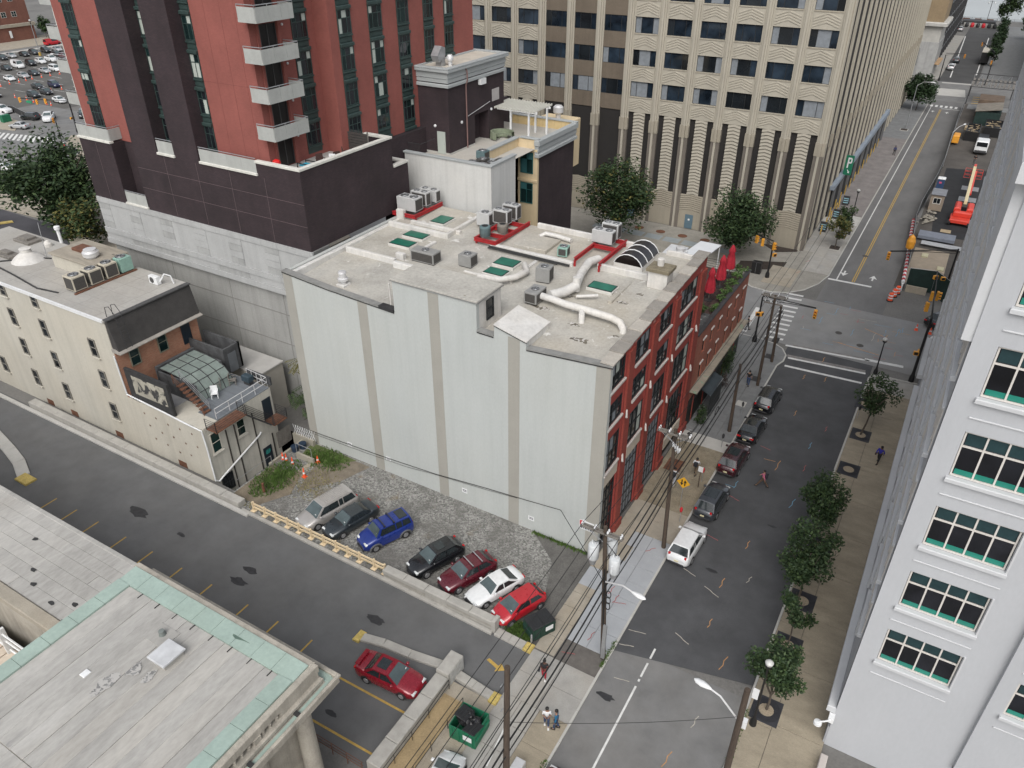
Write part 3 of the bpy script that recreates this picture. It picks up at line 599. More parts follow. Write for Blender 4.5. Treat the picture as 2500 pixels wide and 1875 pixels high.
MB().poly([(-34, 4.3, 22.66), (-29.6, 4.3, 22.66), (-29.6, 15.3, 22.66), (-34, 15.3, 22.66)]).obj('terrace_floor', conc_pale, T, fix=False)
for q in ((-34.2, -29.22, 3.92, 4.36, 23.65, 23.85), (-29.66, -29.22, 4.36, 15.2, 23.65, 23.85), (-33.5, -29.2, 15.2, 15.68, 23.65, 23.85), (-31.4, -29.2, 17.3, 17.86, 21.0, 21.2), (-29.7, -29.2, 15.7, 17.3, 21.0, 21.2)): MB().bbox(*q, .03).obj('coping', caststone, T)
for x0, x1, nj in ((-58, -53.2, 1), (-50, -29.3, 4)):
    for k in range(1, nj + 1): MB().box(x0 + (x1 - x0) * k / (nj + 1) - .012, x0 + (x1 - x0) * k / (nj + 1) + .012, 3.994, 4.0, 16.9, 22.5).obj('expansion_joint', mat('joint_pale', (.14, .1, .105), .9, .1, 1), T)
for zz_ in (19.0, 20.9): MB().box(-50, -29.3, 3.993, 4.0, zz_ - .012, zz_ + .012).obj('expansion_joint', MATS['joint_pale'], T)
# stone band
sb = MB(); sb.box(-57.9, -29.1, 4.06, 6, 12.0, 16.85); sb.obj('stone_backing', mat('stone_joint', (.16, .16, .155), .9, .1, 1), T)
k = 0; x = -57.95
def sblk(x0, x1, z0, z1, y=3.97, m=None):
    MB().box(x0 + .012, x1 - .012, y, 4.06, z0 + .012, z1 - .012).obj('stone_panel', m or random.choice([stone_g, stone_g2]), T)
xx = -57.95
while xx < -29.2:
    e = min(xx + 1.9, -29.1); sblk(xx, e, 16.3, 16.86, 3.9, stone_g); xx = e
xx = -57.95; i = 0
while xx < -29.6:
    wv = 1.7 if i % 2 == 0 else 2.9; e = min(xx + wv, -29.1)
    if i % 2: sblk(xx, e, 13.7, 16.3, 3.99, stone_g)
    else:
        for j in range(4): sblk(xx, e, 13.7 + .65 * j, 14.35 + .65 * j, 3.975)
    xx = e; i += 1
xx = -57.95
while xx < -29.2:
    e = min(xx + 4.1, -29.1); sblk(xx, e, 13.15, 13.7, 3.85, stone_g); sblk(xx, e, 12.55, 13.15, 3.95); sblk(xx, e, 12.0, 12.55, 3.8, stone_g); xx = e
MB().box(-57.6, -29.1, 4.3, 8, 0, 12.0).obj('podium_wall', rawconc, T)
for zz_ in (9.6, 6.4, 3.4): MB().box(-57.6, -29.1, 4.27, 4.3, zz_, zz_ + .07).obj('podium_joint', mat('joint_grey', (.2, .195, .185), .9, .1, 1), T)
for xx in (-49, -41, -34): MB().box(xx, xx + .05, 4.28, 4.3, 0, 12).obj('podium_joint', MATS['joint_grey'], T)
# upper shaft
TOP = 47.5
up = MB(); up.box(-58.4, -33.8, 5.3, 12.4, 22.6, TOP); up.box(-58.4, -32.2, 12.4, 34, 17, TOP); up.obj('shaft', salmon, T)
for x0, x1 in ((-50, -46.6), (-44.45, -41.15)): MB().box(x0, x1, 4.0, 5.3, 22.6, TOP).obj('dark_pilaster', dkbrick, T)
MB().box(-59.0, -58.4, 5.6, 6.2, 12, TOP).obj('corner_strip', caststone, T)
FL = 2.88; Z0 = 23.6
def green_bay(x, y, w, rz, floors=8, cols=(1, 1.5, 1), z0=0):
    """recessed strip of windows and dark green spandrels; w along the wall"""
    c, s = math.cos(rz), math.sin(rz)
    zb = Z0 + z0 * FL
    m = MB(); m.box(0, w, -.012, .02, zb - .6, TOP); m.move(x, y, 0, rz); m.obj('spandrel_strip', fr_green, T)
    for k in range(floors):
        z = Z0 + (k + z0) * FL
        if z + 2 > TOP: break
        window(T, (x + s * .06, y - c * .06, z), w, 1.92, cols, (2, 1), fr_green, [gl_dark, gl_dark, gl_green, curtain] if k else [gl_dark], rz, fr=.09, mu=.07, dep=.06, each=k + z0 < 5)
        for nm_, q in (('sill', (-.02, w + .02, -.14, -.012, z - .16, z - .03, .02)), ('hood', (-.02, w + .02, -.2, -.012, z + 1.95, z + 2.22, .06)), ('spandrel', (.12, w - .12, -.05, -.012, z + 2.3, z + 2.66, .03))): MB().bbox(*q).move(x, y, 0, rz).obj(nm_, fr_green, T)
green_bay(-56.85, 5.28, 1.55, 0); green_bay(-41.14, 5.28, 1.1, 0, cols=(1, 1)); green_bay(-46.6, 5.28, 2.1, 0, cols=(1, 1))
green_bay(-33.78, 9.75, 1.75, R(90))
for ya, yb in ((13.45, 15.1), (17.4, 19.2), (21.4, 23.1), (25.4, 26.95), (28.8, 30.3)): green_bay(-32.18, ya, yb - ya, R(90), 9 if ya > 16 else 8, z0=-1 if ya > 16 else 0)
for zz_ in (24.6 + 4.6, 24.6 + 11.2): MB().box(-40.0, -33.8, 5.29, 5.3, zz_, zz_ + .03).obj('expansion_joint', mat('joint_red', (.2, .06, .05), .9, .1, 1), T)
for xx in (-38.4, -36.6, -35.0): MB().box(xx, xx + .03, 5.29, 5.3, 22.6, TOP).obj('expansion_joint', MATS['joint_red'], T)
# recessed balcony doors at the corner
for k in range(8):
    z = Z0 + k * FL
    MB().box(-33.79, -33.7, 6.0, 6.25, z - .9, z + 2.0).obj('door_jamb', dkred, T)
    dd = sub(MB().box(-33.79, -33.74, 6.3, 8.0, z - .85, z + 1.5).obj('balcony_door', mat('door_void', (.012, .011, .011), .3, .2, 1, spec=.4), T))
    for yy in (6.3, 7.1, 7.95): MB().box(-33.74, -33.7, yy - .03, yy + .03, z - .85, z + 1.5).obj('mullion', fr_dkgrey, dd)
    MB().box(-33.79, -33.5, 8.05, 8.35, z - .9, z + 2.0).obj('door_jamb', dkred, T)
def balcony(x0, x1, y0, y1, z, sides):
    o = sub(MB().box(x0, x1, y0, y1, z - .02, z + .16).obj('balcony', caststone, T))
    for (xa, ya, xb, yb) in sides:
        a = math.atan2(yb - ya, xb - xa); Lb = math.hypot(xb - xa, yb - ya); n = max(1, round(Lb / 1.3))
        for j in range(n): MB().box(Lb * j / n + .01, Lb * (j + 1) / n - .01, -.03, .03, -.02, 1.05).move(xa, ya, z, a).obj('rail_panel', rail_w, o)
        q = MB(); q.path([(xa, ya, z + 1.2), (xb, yb, z + 1.2)], .035, 6)
        for j in range(n + 1): q.tube((xa + (xb - xa) * j / n, ya + (yb - ya) * j / n, z + 1.0), (xa + (xb - xa) * j / n, ya + (yb - ya) * j / n, z + 1.2), .025)
        q.obj('handrail', galv, o)
for k in range(7):
    z = 25.5 + k * FL
    balcony(-33.85, -31.95, 4.5, 8.4, z, [(-33.8, 4.5, -31.97, 4.5), (-31.97, 4.5, -31.97, 8.4), (-31.97, 8.4, -33.7, 8.4)])
    balcony(-60.3, -58.4, 5.4, 7.6, z - .3, [(-60.3, 5.4, -58.45, 5.4), (-60.28, 5.4, -60.28, 7.6)])
    MB().lathe([(.1, 0), (.1, .08), (.05, .12)], 10, (-33.62, 8.6, z - .6), axis='x').obj('wall_lamp', alu, T)
for sides in ([(-58, 4.06, -53.25, 4.06), (-53.25, 4.06, -53.25, 5.3)], [(-46.45, 4.02, -44.3, 4.02)], [(-40.95, 4.02, -34.15, 4.02)]):
    (xa, ya, xb, yb) = sides[0]; o = sub(MB().bbox(xa - .08, xb + .08, 3.86, 4.3, 22.6, 22.8, .03).obj('terrace_rail', caststone, T))
    for (xa, ya, xb, yb) in sides:
        a = math.atan2(yb - ya, xb - xa); Lb = math.hypot(xb - xa, yb - ya); n = max(1, round(Lb / 1.7))
        for j in range(n): MB().box(Lb * j / n + .008, Lb * (j + 1) / n - .008, -.03, .03, .0, 1.05).move(xa, ya, 22.8, a).obj('rail_panel', rail_w, o)
        MB().path([(xa, ya, 24.0), (xb, yb, 24.0)], .035, 6).obj('handrail', galv, o)
o = sub(MB().bbox(-53.2, -49.9, 3.86, 4.25, 16.87, 17.05, .03).obj('terrace_rail', caststone, T))
for j in range(2): MB().box(-53.1 + 1.6 * j + .01, -51.5 + 1.6 * j - .01, 4.0, 4.06, 17.05, 18.1).obj('rail_panel', rail_w, o)
MB().path([(-53.1, 4.03, 18.2), (-49.9, 4.03, 18.2)], .03, 6).obj('handrail', galv, o)
# terrace furniture
def chair(label, x, y, z, rz, m, s=1.0, group=None):
    t = thing('terrace_chair', label, 'chair', (x, y, z), rz, group)
    for nm, q in (('seat', (-.25, .25, -.25, .25, .38, .43)), ('backrest', (-.25, .25, .22, .27, .43, .9)), ('leg', (-.25, -.2, -.25, -.2, 0, .38)), ('leg', (.2, .25, -.25, -.2, 0, .38)), ('leg', (-.25, -.2, .2, .25, 0, .38)), ('leg', (.2, .25, .2, .25, 0, .38)), ('armrest', (-.29, -.24, -.22, .25, .58, .62)), ('armrest', (.24, .29, -.22, .25, .58, .62))):
        place(nm, MB().box(*[v * s for v in q]).mesh(nm, m), t, None, 0, local=True)
    return t
wicker = mat('wicker_brown', (.06, .03, .025), .8, .3, 8)
for i, (x, y, rz) in enumerate(((-30.9, 8.2, 1.2), (-30.6, 9.6, -1.9), (-30.5, 10.9, 2.4))):
    chair(('brown wicker terrace chair nearest the blue table', 'brown wicker terrace chair in the middle of the row behind the parapet', 'brown wicker terrace chair next to the terrace shrubs')[i], x, y, 22.68, rz, wicker, 1.25, 'wicker chairs on the tower terrace')
chair('small white chair among the wicker chairs on tower terrace', -30.4, 8.9, 22.68, .4, white_pl, 1.1)
t = thing('terrace_table', 'low terrace table under a bright blue cover', 'table', (-31.0, 6.7, 22.67)); MB().bbox(-31.6, -30.3, 6.3, 7.1, 23.2, 23.3, .03).obj('cover', mat('blue_cover', (.03, .3, .42), .6, .15, 2), t); MB().path([(-31.7, 6.2, 22.67), (-31.7, 6.2, 23.45), (-30.2, 6.2, 23.45), (-30.2, 6.2, 22.67)], .05, 6).obj('frame', black, t); MB().path([(-31.7, 7.2, 22.67), (-31.7, 7.2, 23.45), (-30.2, 7.2, 23.45), (-30.2, 7.2, 22.67)], .05, 6).obj('frame', black, t)
t = thing('charcoal_grill', 'round red charcoal grill by the balcony doors on tower terrace', 'grill', (-33.0, 5.2, 22.67)); MB().lathe([(.12, 23.2), (.3, 23.3), (.36, 23.5), (.36, 23.55), (.3, 23.72), (.1, 23.82)], 14, (-33.0, 5.2, 0)).obj('bowl', mat('enamel_red', (.6, .02, .02), .3, .1, 2), t, smooth=40)
for a in (0, 2.1, 4.2): MB().tube((-33 + .1 * math.cos(a), 5.2 + .1 * math.sin(a), 23.25), (-33 + .4 * math.cos(a), 5.2 + .4 * math.sin(a), 22.67), .025).obj('leg', galv, t)
t = thing('privacy_screen', 'dark weathered timber privacy screen standing on the brick terrace', 'screen', (-31.0, 13.2, 22.67))
for j in range(7): MB().box(-32.6, -30.0, 13.2, 13.26, 22.8 + .24 * j, 23.0 + .24 * j).obj('board', mat('dark_boards', (.05, .045, .042), .85, .3, 3), t)
for xx in (-32.6, -30.0): MB().box(xx - .05, xx + .05, 13.26, 13.36, 22.67, 24.6).obj('post', woodgrey, t)

# ---------------------------------------------------------------- penthouse block behind the loft
PEN = thing('penthouse_block', 'white and dark brick block with roof terrace, stair tower and cornice', 'building', (-26, 27, 0))
whitew = mat('white_render', (.57, .575, .56), .9, .06, .3, fine=.08, finescale=7, streak=.14, warm=.15); creamw = mat('cream_render', (.62, .5, .32), .85, .06, .5, fine=.08, streak=.12)
cornice = mat('cornice_grey', (.34, .36, .36), .7, .06, .6, fine=.06); deck = mat('terrace_paver', (.46, .44, .40), .9, .08, .5, fine=.12, finescale=6, warm=.3)
fl = 20.2
b = MB(); b.box(-31.3, -21.4, 19.95, 20.25, 0, 21.1); b.box(-21.7, -21.4, 20.25, 24.4, 0, 21.1); b.obj('white_wall', whitew, PEN)
MB().box(-31.3, -21.7, 20.25, 24.2, 0, fl).obj('block', whitew, PEN)
b = MB(); b.box(-38, -24.4, 24.2, 38.5, 0, fl); b.obj('block', dkbrick, PEN)
b = MB(); b.box(-24.7, -24.4, 24.4, 30.1, 10, 21.1); b.box(-24.4, -22.1, 30.1, 30.4, 10, 21.1); b.box(-24.4, -22.1, 23.9, 24.4, fl - .5, 20.3); b.obj('cream_wall', creamw, PEN)
MB().box(-24.4, -22.4, 30.4, 38.5, 0, fl).obj('block', dkbrick, PEN); MB().box(-22.4, -22.1, 30.4, 38.5, 0, 19.4).obj('brick_wall', dkbrick, PEN)
MB().poly([(-31.3, 20.25, fl + .01), (-21.7, 20.25, fl + .01), (-21.7, 24.3, fl + .01), (-31.3, 24.3, fl + .01)]).obj('terrace_paving', deck, PEN, fix=False)
tp = sub(MB().box(-38, -22.4, 24.3, 38.4, fl, fl + .012).obj('terrace_paving', deck, PEN))
# cornice of the brick part
for q in ((-22.42, -21.8, 29.9, 38.8, 20.6, 21.15), (-22.4, -21.95, 30.0, 38.7, 20.0, 20.6), (-22.4, -21.85, 29.95, 38.75, 19.4, 19.75), (-22.4, -22.0, 30.0, 38.7, 19.75, 20.0)): MB().bbox(*q, .06).obj('cornice', cornice, PEN)
for q in ((-31.4, -21.3, 19.85, 20.35, 21.1, 21.25), (-21.85, -21.3, 20.35, 24.5, 21.1, 21.25), (-24.85, -24.25, 24.5, 30.0, 21.1, 21.25), (-24.85, -21.85, 24.05, 24.5, 20.3, 20.45), (-24.2, -22.0, 30.0, 30.5, 21.16, 21.3), (-30, -21.8, 38.3, 38.8, 21.15, 21.3)): MB().bbox(*q, .03).obj('coping', cornice, PEN)
MB().box(-30, -22.42, 38.4, 38.7, fl, 21.15).obj('cream_wall', mat('cream_stained', (.6, .46, .24), .85, .15, .8, streak=.3), PEN)
MB().bbox(-30, -25.5, 42, 47, 14, 19.6, .1).obj('annex_roof', creamw, PEN); MB().lathe([(.3, 19.6), (.3, 20.4), (.6, 20.6), (.6, 21.2), (.4, 21.4)], 14, (-27, 44, 0)).obj('vent_cowl', alu, PEN, smooth=40)
for z in (17.6, 14.4):
    window(PEN, (-24.1, 30.04, z), 1.5, 2.2, 2, (2.2, 1), mat('frame_teal', (.02, .11, .11), .5, .1, 2), [mat('blind_teal', (.05, .15, .16), .4, .3, 1.5, stretch=(6, 6, .3)), gl_green], 0, dep=.1)
    MB().box(-24.45, -22.08, 29.98, 30.1, z + 2.35, z + 2.6).obj('string_course', creamw, PEN)
# stair tower
bx0, bx1, by0, by1 = -32.2, -28.65, 23.9, 34.3
b = MB(); b.box(bx0, bx1, by0, 28.5, fl, 27.0); b.box(bx0, bx1 - 1.2, 28.5, 31.2, fl, 27.0); b.box(bx0, bx1, 31.2, by1, fl, 27.0); b.box(bx1 - 1.2, bx1, 28.5, 31.2, 23.2, 27.0); b.obj('stair_tower', dkbrick, PEN)
for q in ((bx0 - .1, bx1 + .1, by0 - .1, by1 + .1, 27.0, 27.4), (bx0 - .2, bx1 + .2, by0 - .2, by1 + .2, 26.6, 26.9), (bx0 - .15, bx1 + .15, by0 - .15, by1 + .15, 27.4, 28.0), (bx0 - .4, bx1 + .4, by0 - .4, by1 + .4, 28.0, 28.25)): MB().bbox(*q, .08).obj('cornice', cornice, PEN)
MB().box(bx0 + .2, bx1 - .2, by0 + .2, by1 - .2, 28.25, 28.26).obj('tower_roof', mat('tower_roofing', (.5, .46, .39), .9, .15, .6, spots=.62, spotcol=(.2, .15, .11), spotscale=.5), PEN)
for x0, x1, y0, y1 in ((bx0 - .4, bx0 + .2, by0 - .4, by1 + .4), (bx1 - .2, bx1 + .4, by0 - .4, by1 + .4), (bx0 + .2, bx1 - .2, by0 - .4, by0 + .2), (bx0 + .2, bx1 - .2, by1 - .2, by1 + .4)): MB().bbox(x0, x1, y0, y1, 28.25, 28.4, .04).obj('coping', cornice, PEN)
MB().box(bx0, bx1 + .03, by0 - .03, 28.5, fl, fl + .18).obj('skirting', conc_pale, PEN)
dr = sub(MB().box(-30.1, -29.15, by0 - .07, by0, fl + .05, 22.4).obj('door', mat('door_pale_green', (.42, .46, .42), .6, .05, 1), PEN)); MB().box(-29.3, -29.22, by0 - .12, by0 - .07, 21.2, 21.3).obj('handle', galv, dr)
dr = sub(MB().box(bx1 - 1.22, bx1 - 1.15, 28.9, 30.0, fl + .05, 22.5).obj('door', white_pl, PEN)); MB().box(bx1 - 1.15, bx1 - 1.1, 29.0, 29.1, 21.2, 21.3).obj('handle', galv, dr)
MB().path([(bx1 + .12, 26.9, 28.0), (bx1 + .3, 26.9, 27.6), (bx1 + .3, 26.9, 26.8), (bx1 + .12, 26.9, 26.4), (bx1 + .12, 26.9, fl + .1)], .07, 8).obj('downpipe', mat('pipe_brown', (.2, .12, .11), .6, .1, 2), PEN)
MB().box(bx1, bx1 + .35, 29.3, 30.3, 26.0, 26.55).obj('vent_box', white_pl, PEN); MB().box(bx1, bx1 + .03, 31.9, 33.3, 23.9, 25.1).obj('louvre', mat('louvre_pale', (.4, .38, .37), .6, .1, 2), PEN)
for p in ((bx1 + .05, 26.0, 23.0), (bx1 + .05, 31.6, 23.2)): MB().lathe([(.14, 0), (.14, .1), (.05, .14)], 10, p, axis='x').obj('wall_lamp', white_pl, PEN)
MB().lathe([(.14, 0), (.14, -.1), (.05, -.14)], 10, (-30.3, by0 - .01, 22.9), axis='y').obj('wall_lamp', white_pl, PEN)
MB().path([(bx1 + .06, 27.2, 23.35), (bx1 + .06, 31.4, 24.0)], .03, 6).obj('conduit', alu, PEN)
t = thing('roof_cowl', 'bent galvanised ventilation cowl on the stair tower roof', 'vent', (-30.2, 25.2, 28.26)); MB().box(-30.6, -29.9, 24.9, 25.5, 28.26, 29.2).obj('duct', galv, t); MB().xprism([(24.2, 29.3), (24.5, 28.7), (25.5, 29.2), (25.5, 29.9), (24.9, 30.1)], -30.65, -29.85).obj('hood', galv, t); 
t = thing('turbine_vent', 'small round turbine vent beside the galvanised cowl', 'vent', (-29.4, 25.4, 28.26)); MB().lathe([(.2, 28.26), (.2, 28.7), (.32, 28.8), (.34, 29.1), (.2, 29.3)], 12, (-29.4, 25.6, 0)).obj('head', alu, t, smooth=40)
# pergola, sofa, condensers on the terrace
px0, px1, py0, py1, pz = -29.4, -24.0, 32.6, 36.6, 22.9
t = thing('pergola', 'white slatted pergola on slim posts over the roof terrace', 'pergola', (-26.5, 34.5, fl))
for (x, y) in ((-27.0, 33.0), (-25.6, 35.9), (-24.8, 33.0), (-24.2, 35.9)): MB().box(x - .09, x + .09, y - .09, y + .09, fl, pz).obj('post', white_pl, t)
for y in (33.0, 35.9): MB().box(px0, px1 + .2, y - .05, y + .05, pz, pz + .22).obj('beam', white_pl, t)
for k in range(17): MB().box(px0 + .1 + k * .33, px0 + .17 + k * .33, py0 - .3, py1, pz + .222, pz + .42).obj('slat', mat('pergola_white', (.66, .65, .58), .6, .06, 2), t)
t = thing('outdoor_sofa', 'curved sage green outdoor sofa beside the stair tower', 'sofa', (-27.3, 31.6, fl)); sage = mat('sage_fabric', (.2, .23, .16), .85, .15, 2)
b = MB(); rows_ = []
for k in range(13):
    a = R(20 + 250 * k / 12); c_, s_ = math.cos(a), math.sin(a); rows_.append([(-27.3 + r_ * c_ * 1.15, 31.7 + r_ * s_, z) for r_, z in ((.5, fl + .15), (.5, fl + .45), (.95, fl + .45), (.98, fl + .85), (1.15, fl + .85), (1.2, fl + .15))])
b.grid(rows_).obj('seat_shell', sage, t)
for a in (40, 120, 200, 260): MB().tube((-27.3 + 1.2 * math.cos(R(a)), 31.7 + 1.05 * math.sin(R(a)), fl), (-27.3 + 1.2 * math.cos(R(a)), 31.7 + 1.05 * math.sin(R(a)), fl + .2), .04).obj('leg', woodgrey, t)
for i, (x, y) in enumerate(((-24.3, 21.3), (-23.9, 22.5), (-23.0, 21.0), (-22.6, 22.0), (-22.3, 23.2), (-24.6, 23.6))):
    aircon(('small condenser behind white parapet, front left of the cluster', 'small condenser behind white parapet, second in left row', 'small condenser behind white parapet, nearest the corner', 'small condenser behind white parapet, middle of right row', 'small condenser behind white parapet, far end of right row', 'blue-grey condenser raised above the small ones behind white parapet')[i], x, y, fl + (.0 if i < 5 else .35), .95, .95, .72 if i < 5 else .8, 1, 0, ac_dark if i < 5 else ac_teal, 'condensers behind the white parapet', True, .4)
b = MB()
for k in range(9): b.tube((-31.2 + k * .16, 20.6, fl), (-31.2 + k * .16, 20.6, 21.9), .015, n=4)
b.path([(-31.25, 20.6, 21.9), (-29.8, 20.6, 21.9), (-29.8, 23.0, 21.9)], .03, 5); b.obj('guard_rail', dkmetal, PEN)

# ---------------------------------------------------------------- deco office block
OFF = thing('office_block', 'beige deco office block with chevron panels and tall fluted piers', 'office building', (-30, 120, 0))
deco = mat('precast_beige', (.34, .31, .25), .88, .07, .25, fine=.1, finescale=6, streak=.1, warm=.2); deco2 = mat('precast_light', (.41, .38, .315), .88, .06, .4, fine=.08, streak=.1); deco_d = mat('precast_brown', (.16, .13, .098), .9, .12, .3, fine=.2, finescale=10, streak=.15); dk_st = mat('granite_taupe', (.17, .15, .128), .7, .14, .4, fine=.2, finescale=20)
b = MB(); b.box(-64, -.75, 68.75, 178, 0, 46); b.obj('core', mat('office_core', (.02, .018, .017), .9, .1, 1), OFF)
PIT = 4.645; NB = 13; ZR = [17.88, 22.05, 26.22, 30.4, 34.55, 38.7]
def chev_mesh(w, h, n=4):
    b = MB(); b.box(0, w, .06, .2, 0, h)
    for k in range(n):
        z = h * .1 + k * h * .155; dz = h * .27; t = h * .075
        for (xa, za, xb, zb) in ((w * .04, z, w * .5, z + dz), (w * .5, z + dz, w * .96, z)):
            b.poly([(xa, -.0, za), (xb, -.0, zb), (xb, -.0, zb + t), (xa, -.0, za + t)]); b.poly([(xa, .06, za - .06), (xb, .06, zb - .06), (xb, 0, zb), (xa, 0, za)]); b.poly([(xa, 0, za + t), (xb, 0, zb + t), (xb, .06, zb + t + .02), (xa, .06, za + t + .02)])
    return b.mesh('chevron_panel', [deco2])
chevron = chev_mesh(3.43, 2.1)
zb_ = MB(); zb_.box(0, 1.7, .1, .2, 0, 10.6); nz = 23
for k in range(nz):
    z = 10.6 * k / nz; t = 10.6 / nz
    for (xa, xb, s0, s1) in ((0, .85, -.1, .1), (.85, 1.7, .1, -.1)):
        zb_.poly([(xa, .1, z + s0), (xb, .1, z + s1), (xb, -.02, z + t * .3 + s1), (xa, -.02, z + t * .3 + s0)]); zb_.poly([(xa, -.02, z + t * .3 + s0), (xb, -.02, z + t * .3 + s1), (xb, .02, z + t * .92 + s1), (xa, .02, z + t * .92 + s0)])
zig = zb_.mesh('zigzag_panel', deco2)
wide_zig = None
band = MB().box(0, 3.43, .0, .25, 0, 2.1).mesh('spandrel_panel', deco_d)
sillb = MB().bbox(-.0, 3.43, -.05, .2, 0, .16, .03).mesh('sill_band', deco)
lowb = MB().box(0, 3.43, .02, .2, 0, 5.1)
for k in range(8):
    for (xa, xb, s0, s1) in ((.0, 1.715, 0, .22), (1.715, 3.43, .22, 0)):
        z = 2.7 + k * .3; lowb.poly([(xa, .02, z + s0), (xb, .02, z + s1), (xb, -.05, z + .1 + s1), (xa, -.05, z + .1 + s0)]); lowb.poly([(xa, -.05, z + .1 + s0), (xb, -.05, z + .1 + s1), (xb, -.02, z + .26 + s1), (xa, -.02, z + .26 + s0)])
lowp = lowb.mesh('base_panel', deco)
pierb = MB(); 
for (xa, xb, d) in ((-.62, -.38, .12), (-.38, -.14, -.08), (-.14, .14, -.3), (.14, .38, -.08), (.38, .62, .12)): pierb.box(xa, xb, d, .35, 14.2, 46)
pier_up = pierb.mesh('pier', deco2)
pb = MB()
for (xa, xb, d) in ((-.62, -.16, -.04), (.16, .62, -.04)): pb.box(xa, xb, d, .35, 0, 14.2)
pier_dk = pb.mesh('pier_base', dk_st)
pc_ = MB(); pc_.box(-.15, .15, -.32, .3, 0, 14.2); pier_lt = pc_.mesh('pier_shaft', deco2)
pcap = MB().box(-.66, .66, -.12, .35, 13.2, 14.9).box(-.2, .2, -.36, .3, 13.2, 14.9).mesh('pier_cap', deco)
slot = MB().box(0, .8, .12, .2, 0, 10.6); slot = slot.mesh('slot_window', gl_brown)
rng = random.Random(3)
dbl = MB().box(.2, 1.4, 0, .05, 0, 2.1).mesh('door', mat('door_blue', (.1, .16, .2), .5, .1, 1)); dsign = MB().lathe([(.16, 0), (.14, -.02)], 12, (0, 0, 0), axis='y').mesh('door_sign', white_pl)
def office_bay(x, y, rz, k, plain, full=True):
    c, s = math.cos(rz), math.sin(rz)
    P = lambda u, d, z: (x + u * c - d * s, y + u * s + d * c, z)
    for i, z in enumerate(ZR):
        if full: window(OFF, P(0, .3, z), 3.43, 2.07, (1, 2, 1), (1,), fr_black, [gl_blue, gl_blue, gl_blue, gl_dark, blind_grey], rz, fr=.05, mu=.06, dep=.1, each=(i < 4), rng=rng)
        else: window(OFF, P(0, .3, z), 3.43, 2.07, (1, 2, 1), (1,), fr_black, gl_blue, rz, fr=.05, mu=.06, dep=.1, each=False)
        place('spandrel_panel' if plain else 'chevron_panel', band if plain else chevron, OFF, P(0, .28 if plain else .05, z - 2.1), rz)
        if not plain: place('sill_band', sillb, OFF, P(0, .1, z - .14), rz)
    if plain:
        window(OFF, P(0, .4, 5.1), 3.43, 10.65, 3, (1,), fr_black, [gl_brown], rz, fr=.05, mu=.1, dep=.12)
    else:
        for u in (.0, 2.62): place('slot_window', slot, OFF, P(u, .3, 5.15), rz)
        place('zigzag_panel', zig, OFF, P(.865, .1, 5.15), rz)
    place('base_panel', lowp, OFF, P(0, .1, 0), rz)
def office_pier(x, y, rz):
    for nm, me in (('pier', pier_up), ('pier_base', pier_dk), ('pier_shaft', pier_lt), ('pier_cap', pcap)): place(nm, me, OFF, (x, y, 0), rz)
for k in range(NB):
    office_bay(-4.93 - PIT * k, 68.35, 0, k, k in (6, 7, 8))
    office_pier(-5.54 - PIT * k, 68.4, 0)
    if k in (3, 5):
        o = sub(place('door', dbl, OFF, (-4.93 - PIT * k + .9, 68.38, .1))); place('door_sign', dsign, o, (.8, 0, 1.35), local=True)
office_pier(-.88, 68.42, 0)
for q in ((-.62, -.3, 68.15, 69.9),): MB().box(-1.2, -.32, 68.3, 69.6, 0, 13.4).obj('corner_pier', dk_st, OFF); MB().box(-1.15, -.4, 68.36, 69.55, 13.4, 46).obj('corner_pier', deco, OFF); MB().box(-.34, -.2, 68.9, 69.2, 0, 46).obj('corner_pier', deco2, OFF)
NS = 23
for k in range(NS):
    y = 70.2 + PIT * k
    office_bay(-.75, y, R(90), k, False, full=k < 2)
    office_pier(-.72, y + 4.04, R(90))
# garage frontage along the side street
for k in range(14):
    y = 84 + k * 4.2; MB().tube((.1, y, .1), (.1, y, 1.7), .09, n=8).obj('bollard_strip', ypaint, OFF) if k < 12 else None
MB().xprism([(83, 4.6), (139, 4.6), (139, 5.6), (83, 5.2)], -.55, .1).obj('garage_canopy', mat('canopy_blue_grey', (.25, .29, .34), .6, .12, 1.2), OFF)
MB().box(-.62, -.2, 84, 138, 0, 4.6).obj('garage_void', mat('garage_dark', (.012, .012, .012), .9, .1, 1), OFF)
for k in range(9): MB().box(-.3, .08, 84.2 + k * 6.4, 85.4 + k * 6.4, 0, 4.6).obj('garage_pier', mat('garage_pier', (.12, .12, .12), .8, .15, 1), OFF)
# ---------------------------------------------------------------- white office building on the right
whp = mat('white_panel_render', (.44, .452, .47), .8, .045, .3, fine=.05, finescale=6, stretch=(1, 1, .35)); whp2 = mat('white_trim', (.52, .53, .54), .75, .04, .6, fine=.05)
gl_sill = mat('glass_green_edge', (.02, .2, .15), .25, .15, 1.5, spec=.5); mull = mat('mullion_ivory', (.6, .57, .53), .5, .05, 2)
W = thing('white_office', 'white rendered office building with green-glass windows on the right', 'office building', (26, 16, 0))
b = MB(); b.box(18.3, 60, -6.5, 43, 0, 33.5); b.obj('core', mat('white_core', (.03, .03, .032), .8, .1, 1), W)
WT = 33.6
ww = MB()
cols = [(18.93, 22.37)] + [(24.75 + 5.4 * k, 28.2 + 5.4 * k) for k in range(5)]
zr = [8.22 + 4.12 * k for k in range(6)]
edges_ = [18.0] + [v for c_ in cols for v in c_] + [60]
for i in range(0, len(edges_), 2):
    y = -7.0 if edges_[i] < 23 else -7.32
    if i == 2: ww.box(22.37, 24.05, -7.0, -6.5, 0, WT); ww.box(24.05, 24.75, -7.32, -6.5, 2.9, WT)
    elif i == 0: ww.box(18.0, 18.93, -7.0, -6.5, 0, WT)
    else: ww.box(edges_[i], edges_[i + 1], -7.32, -6.5, 2.9, WT)
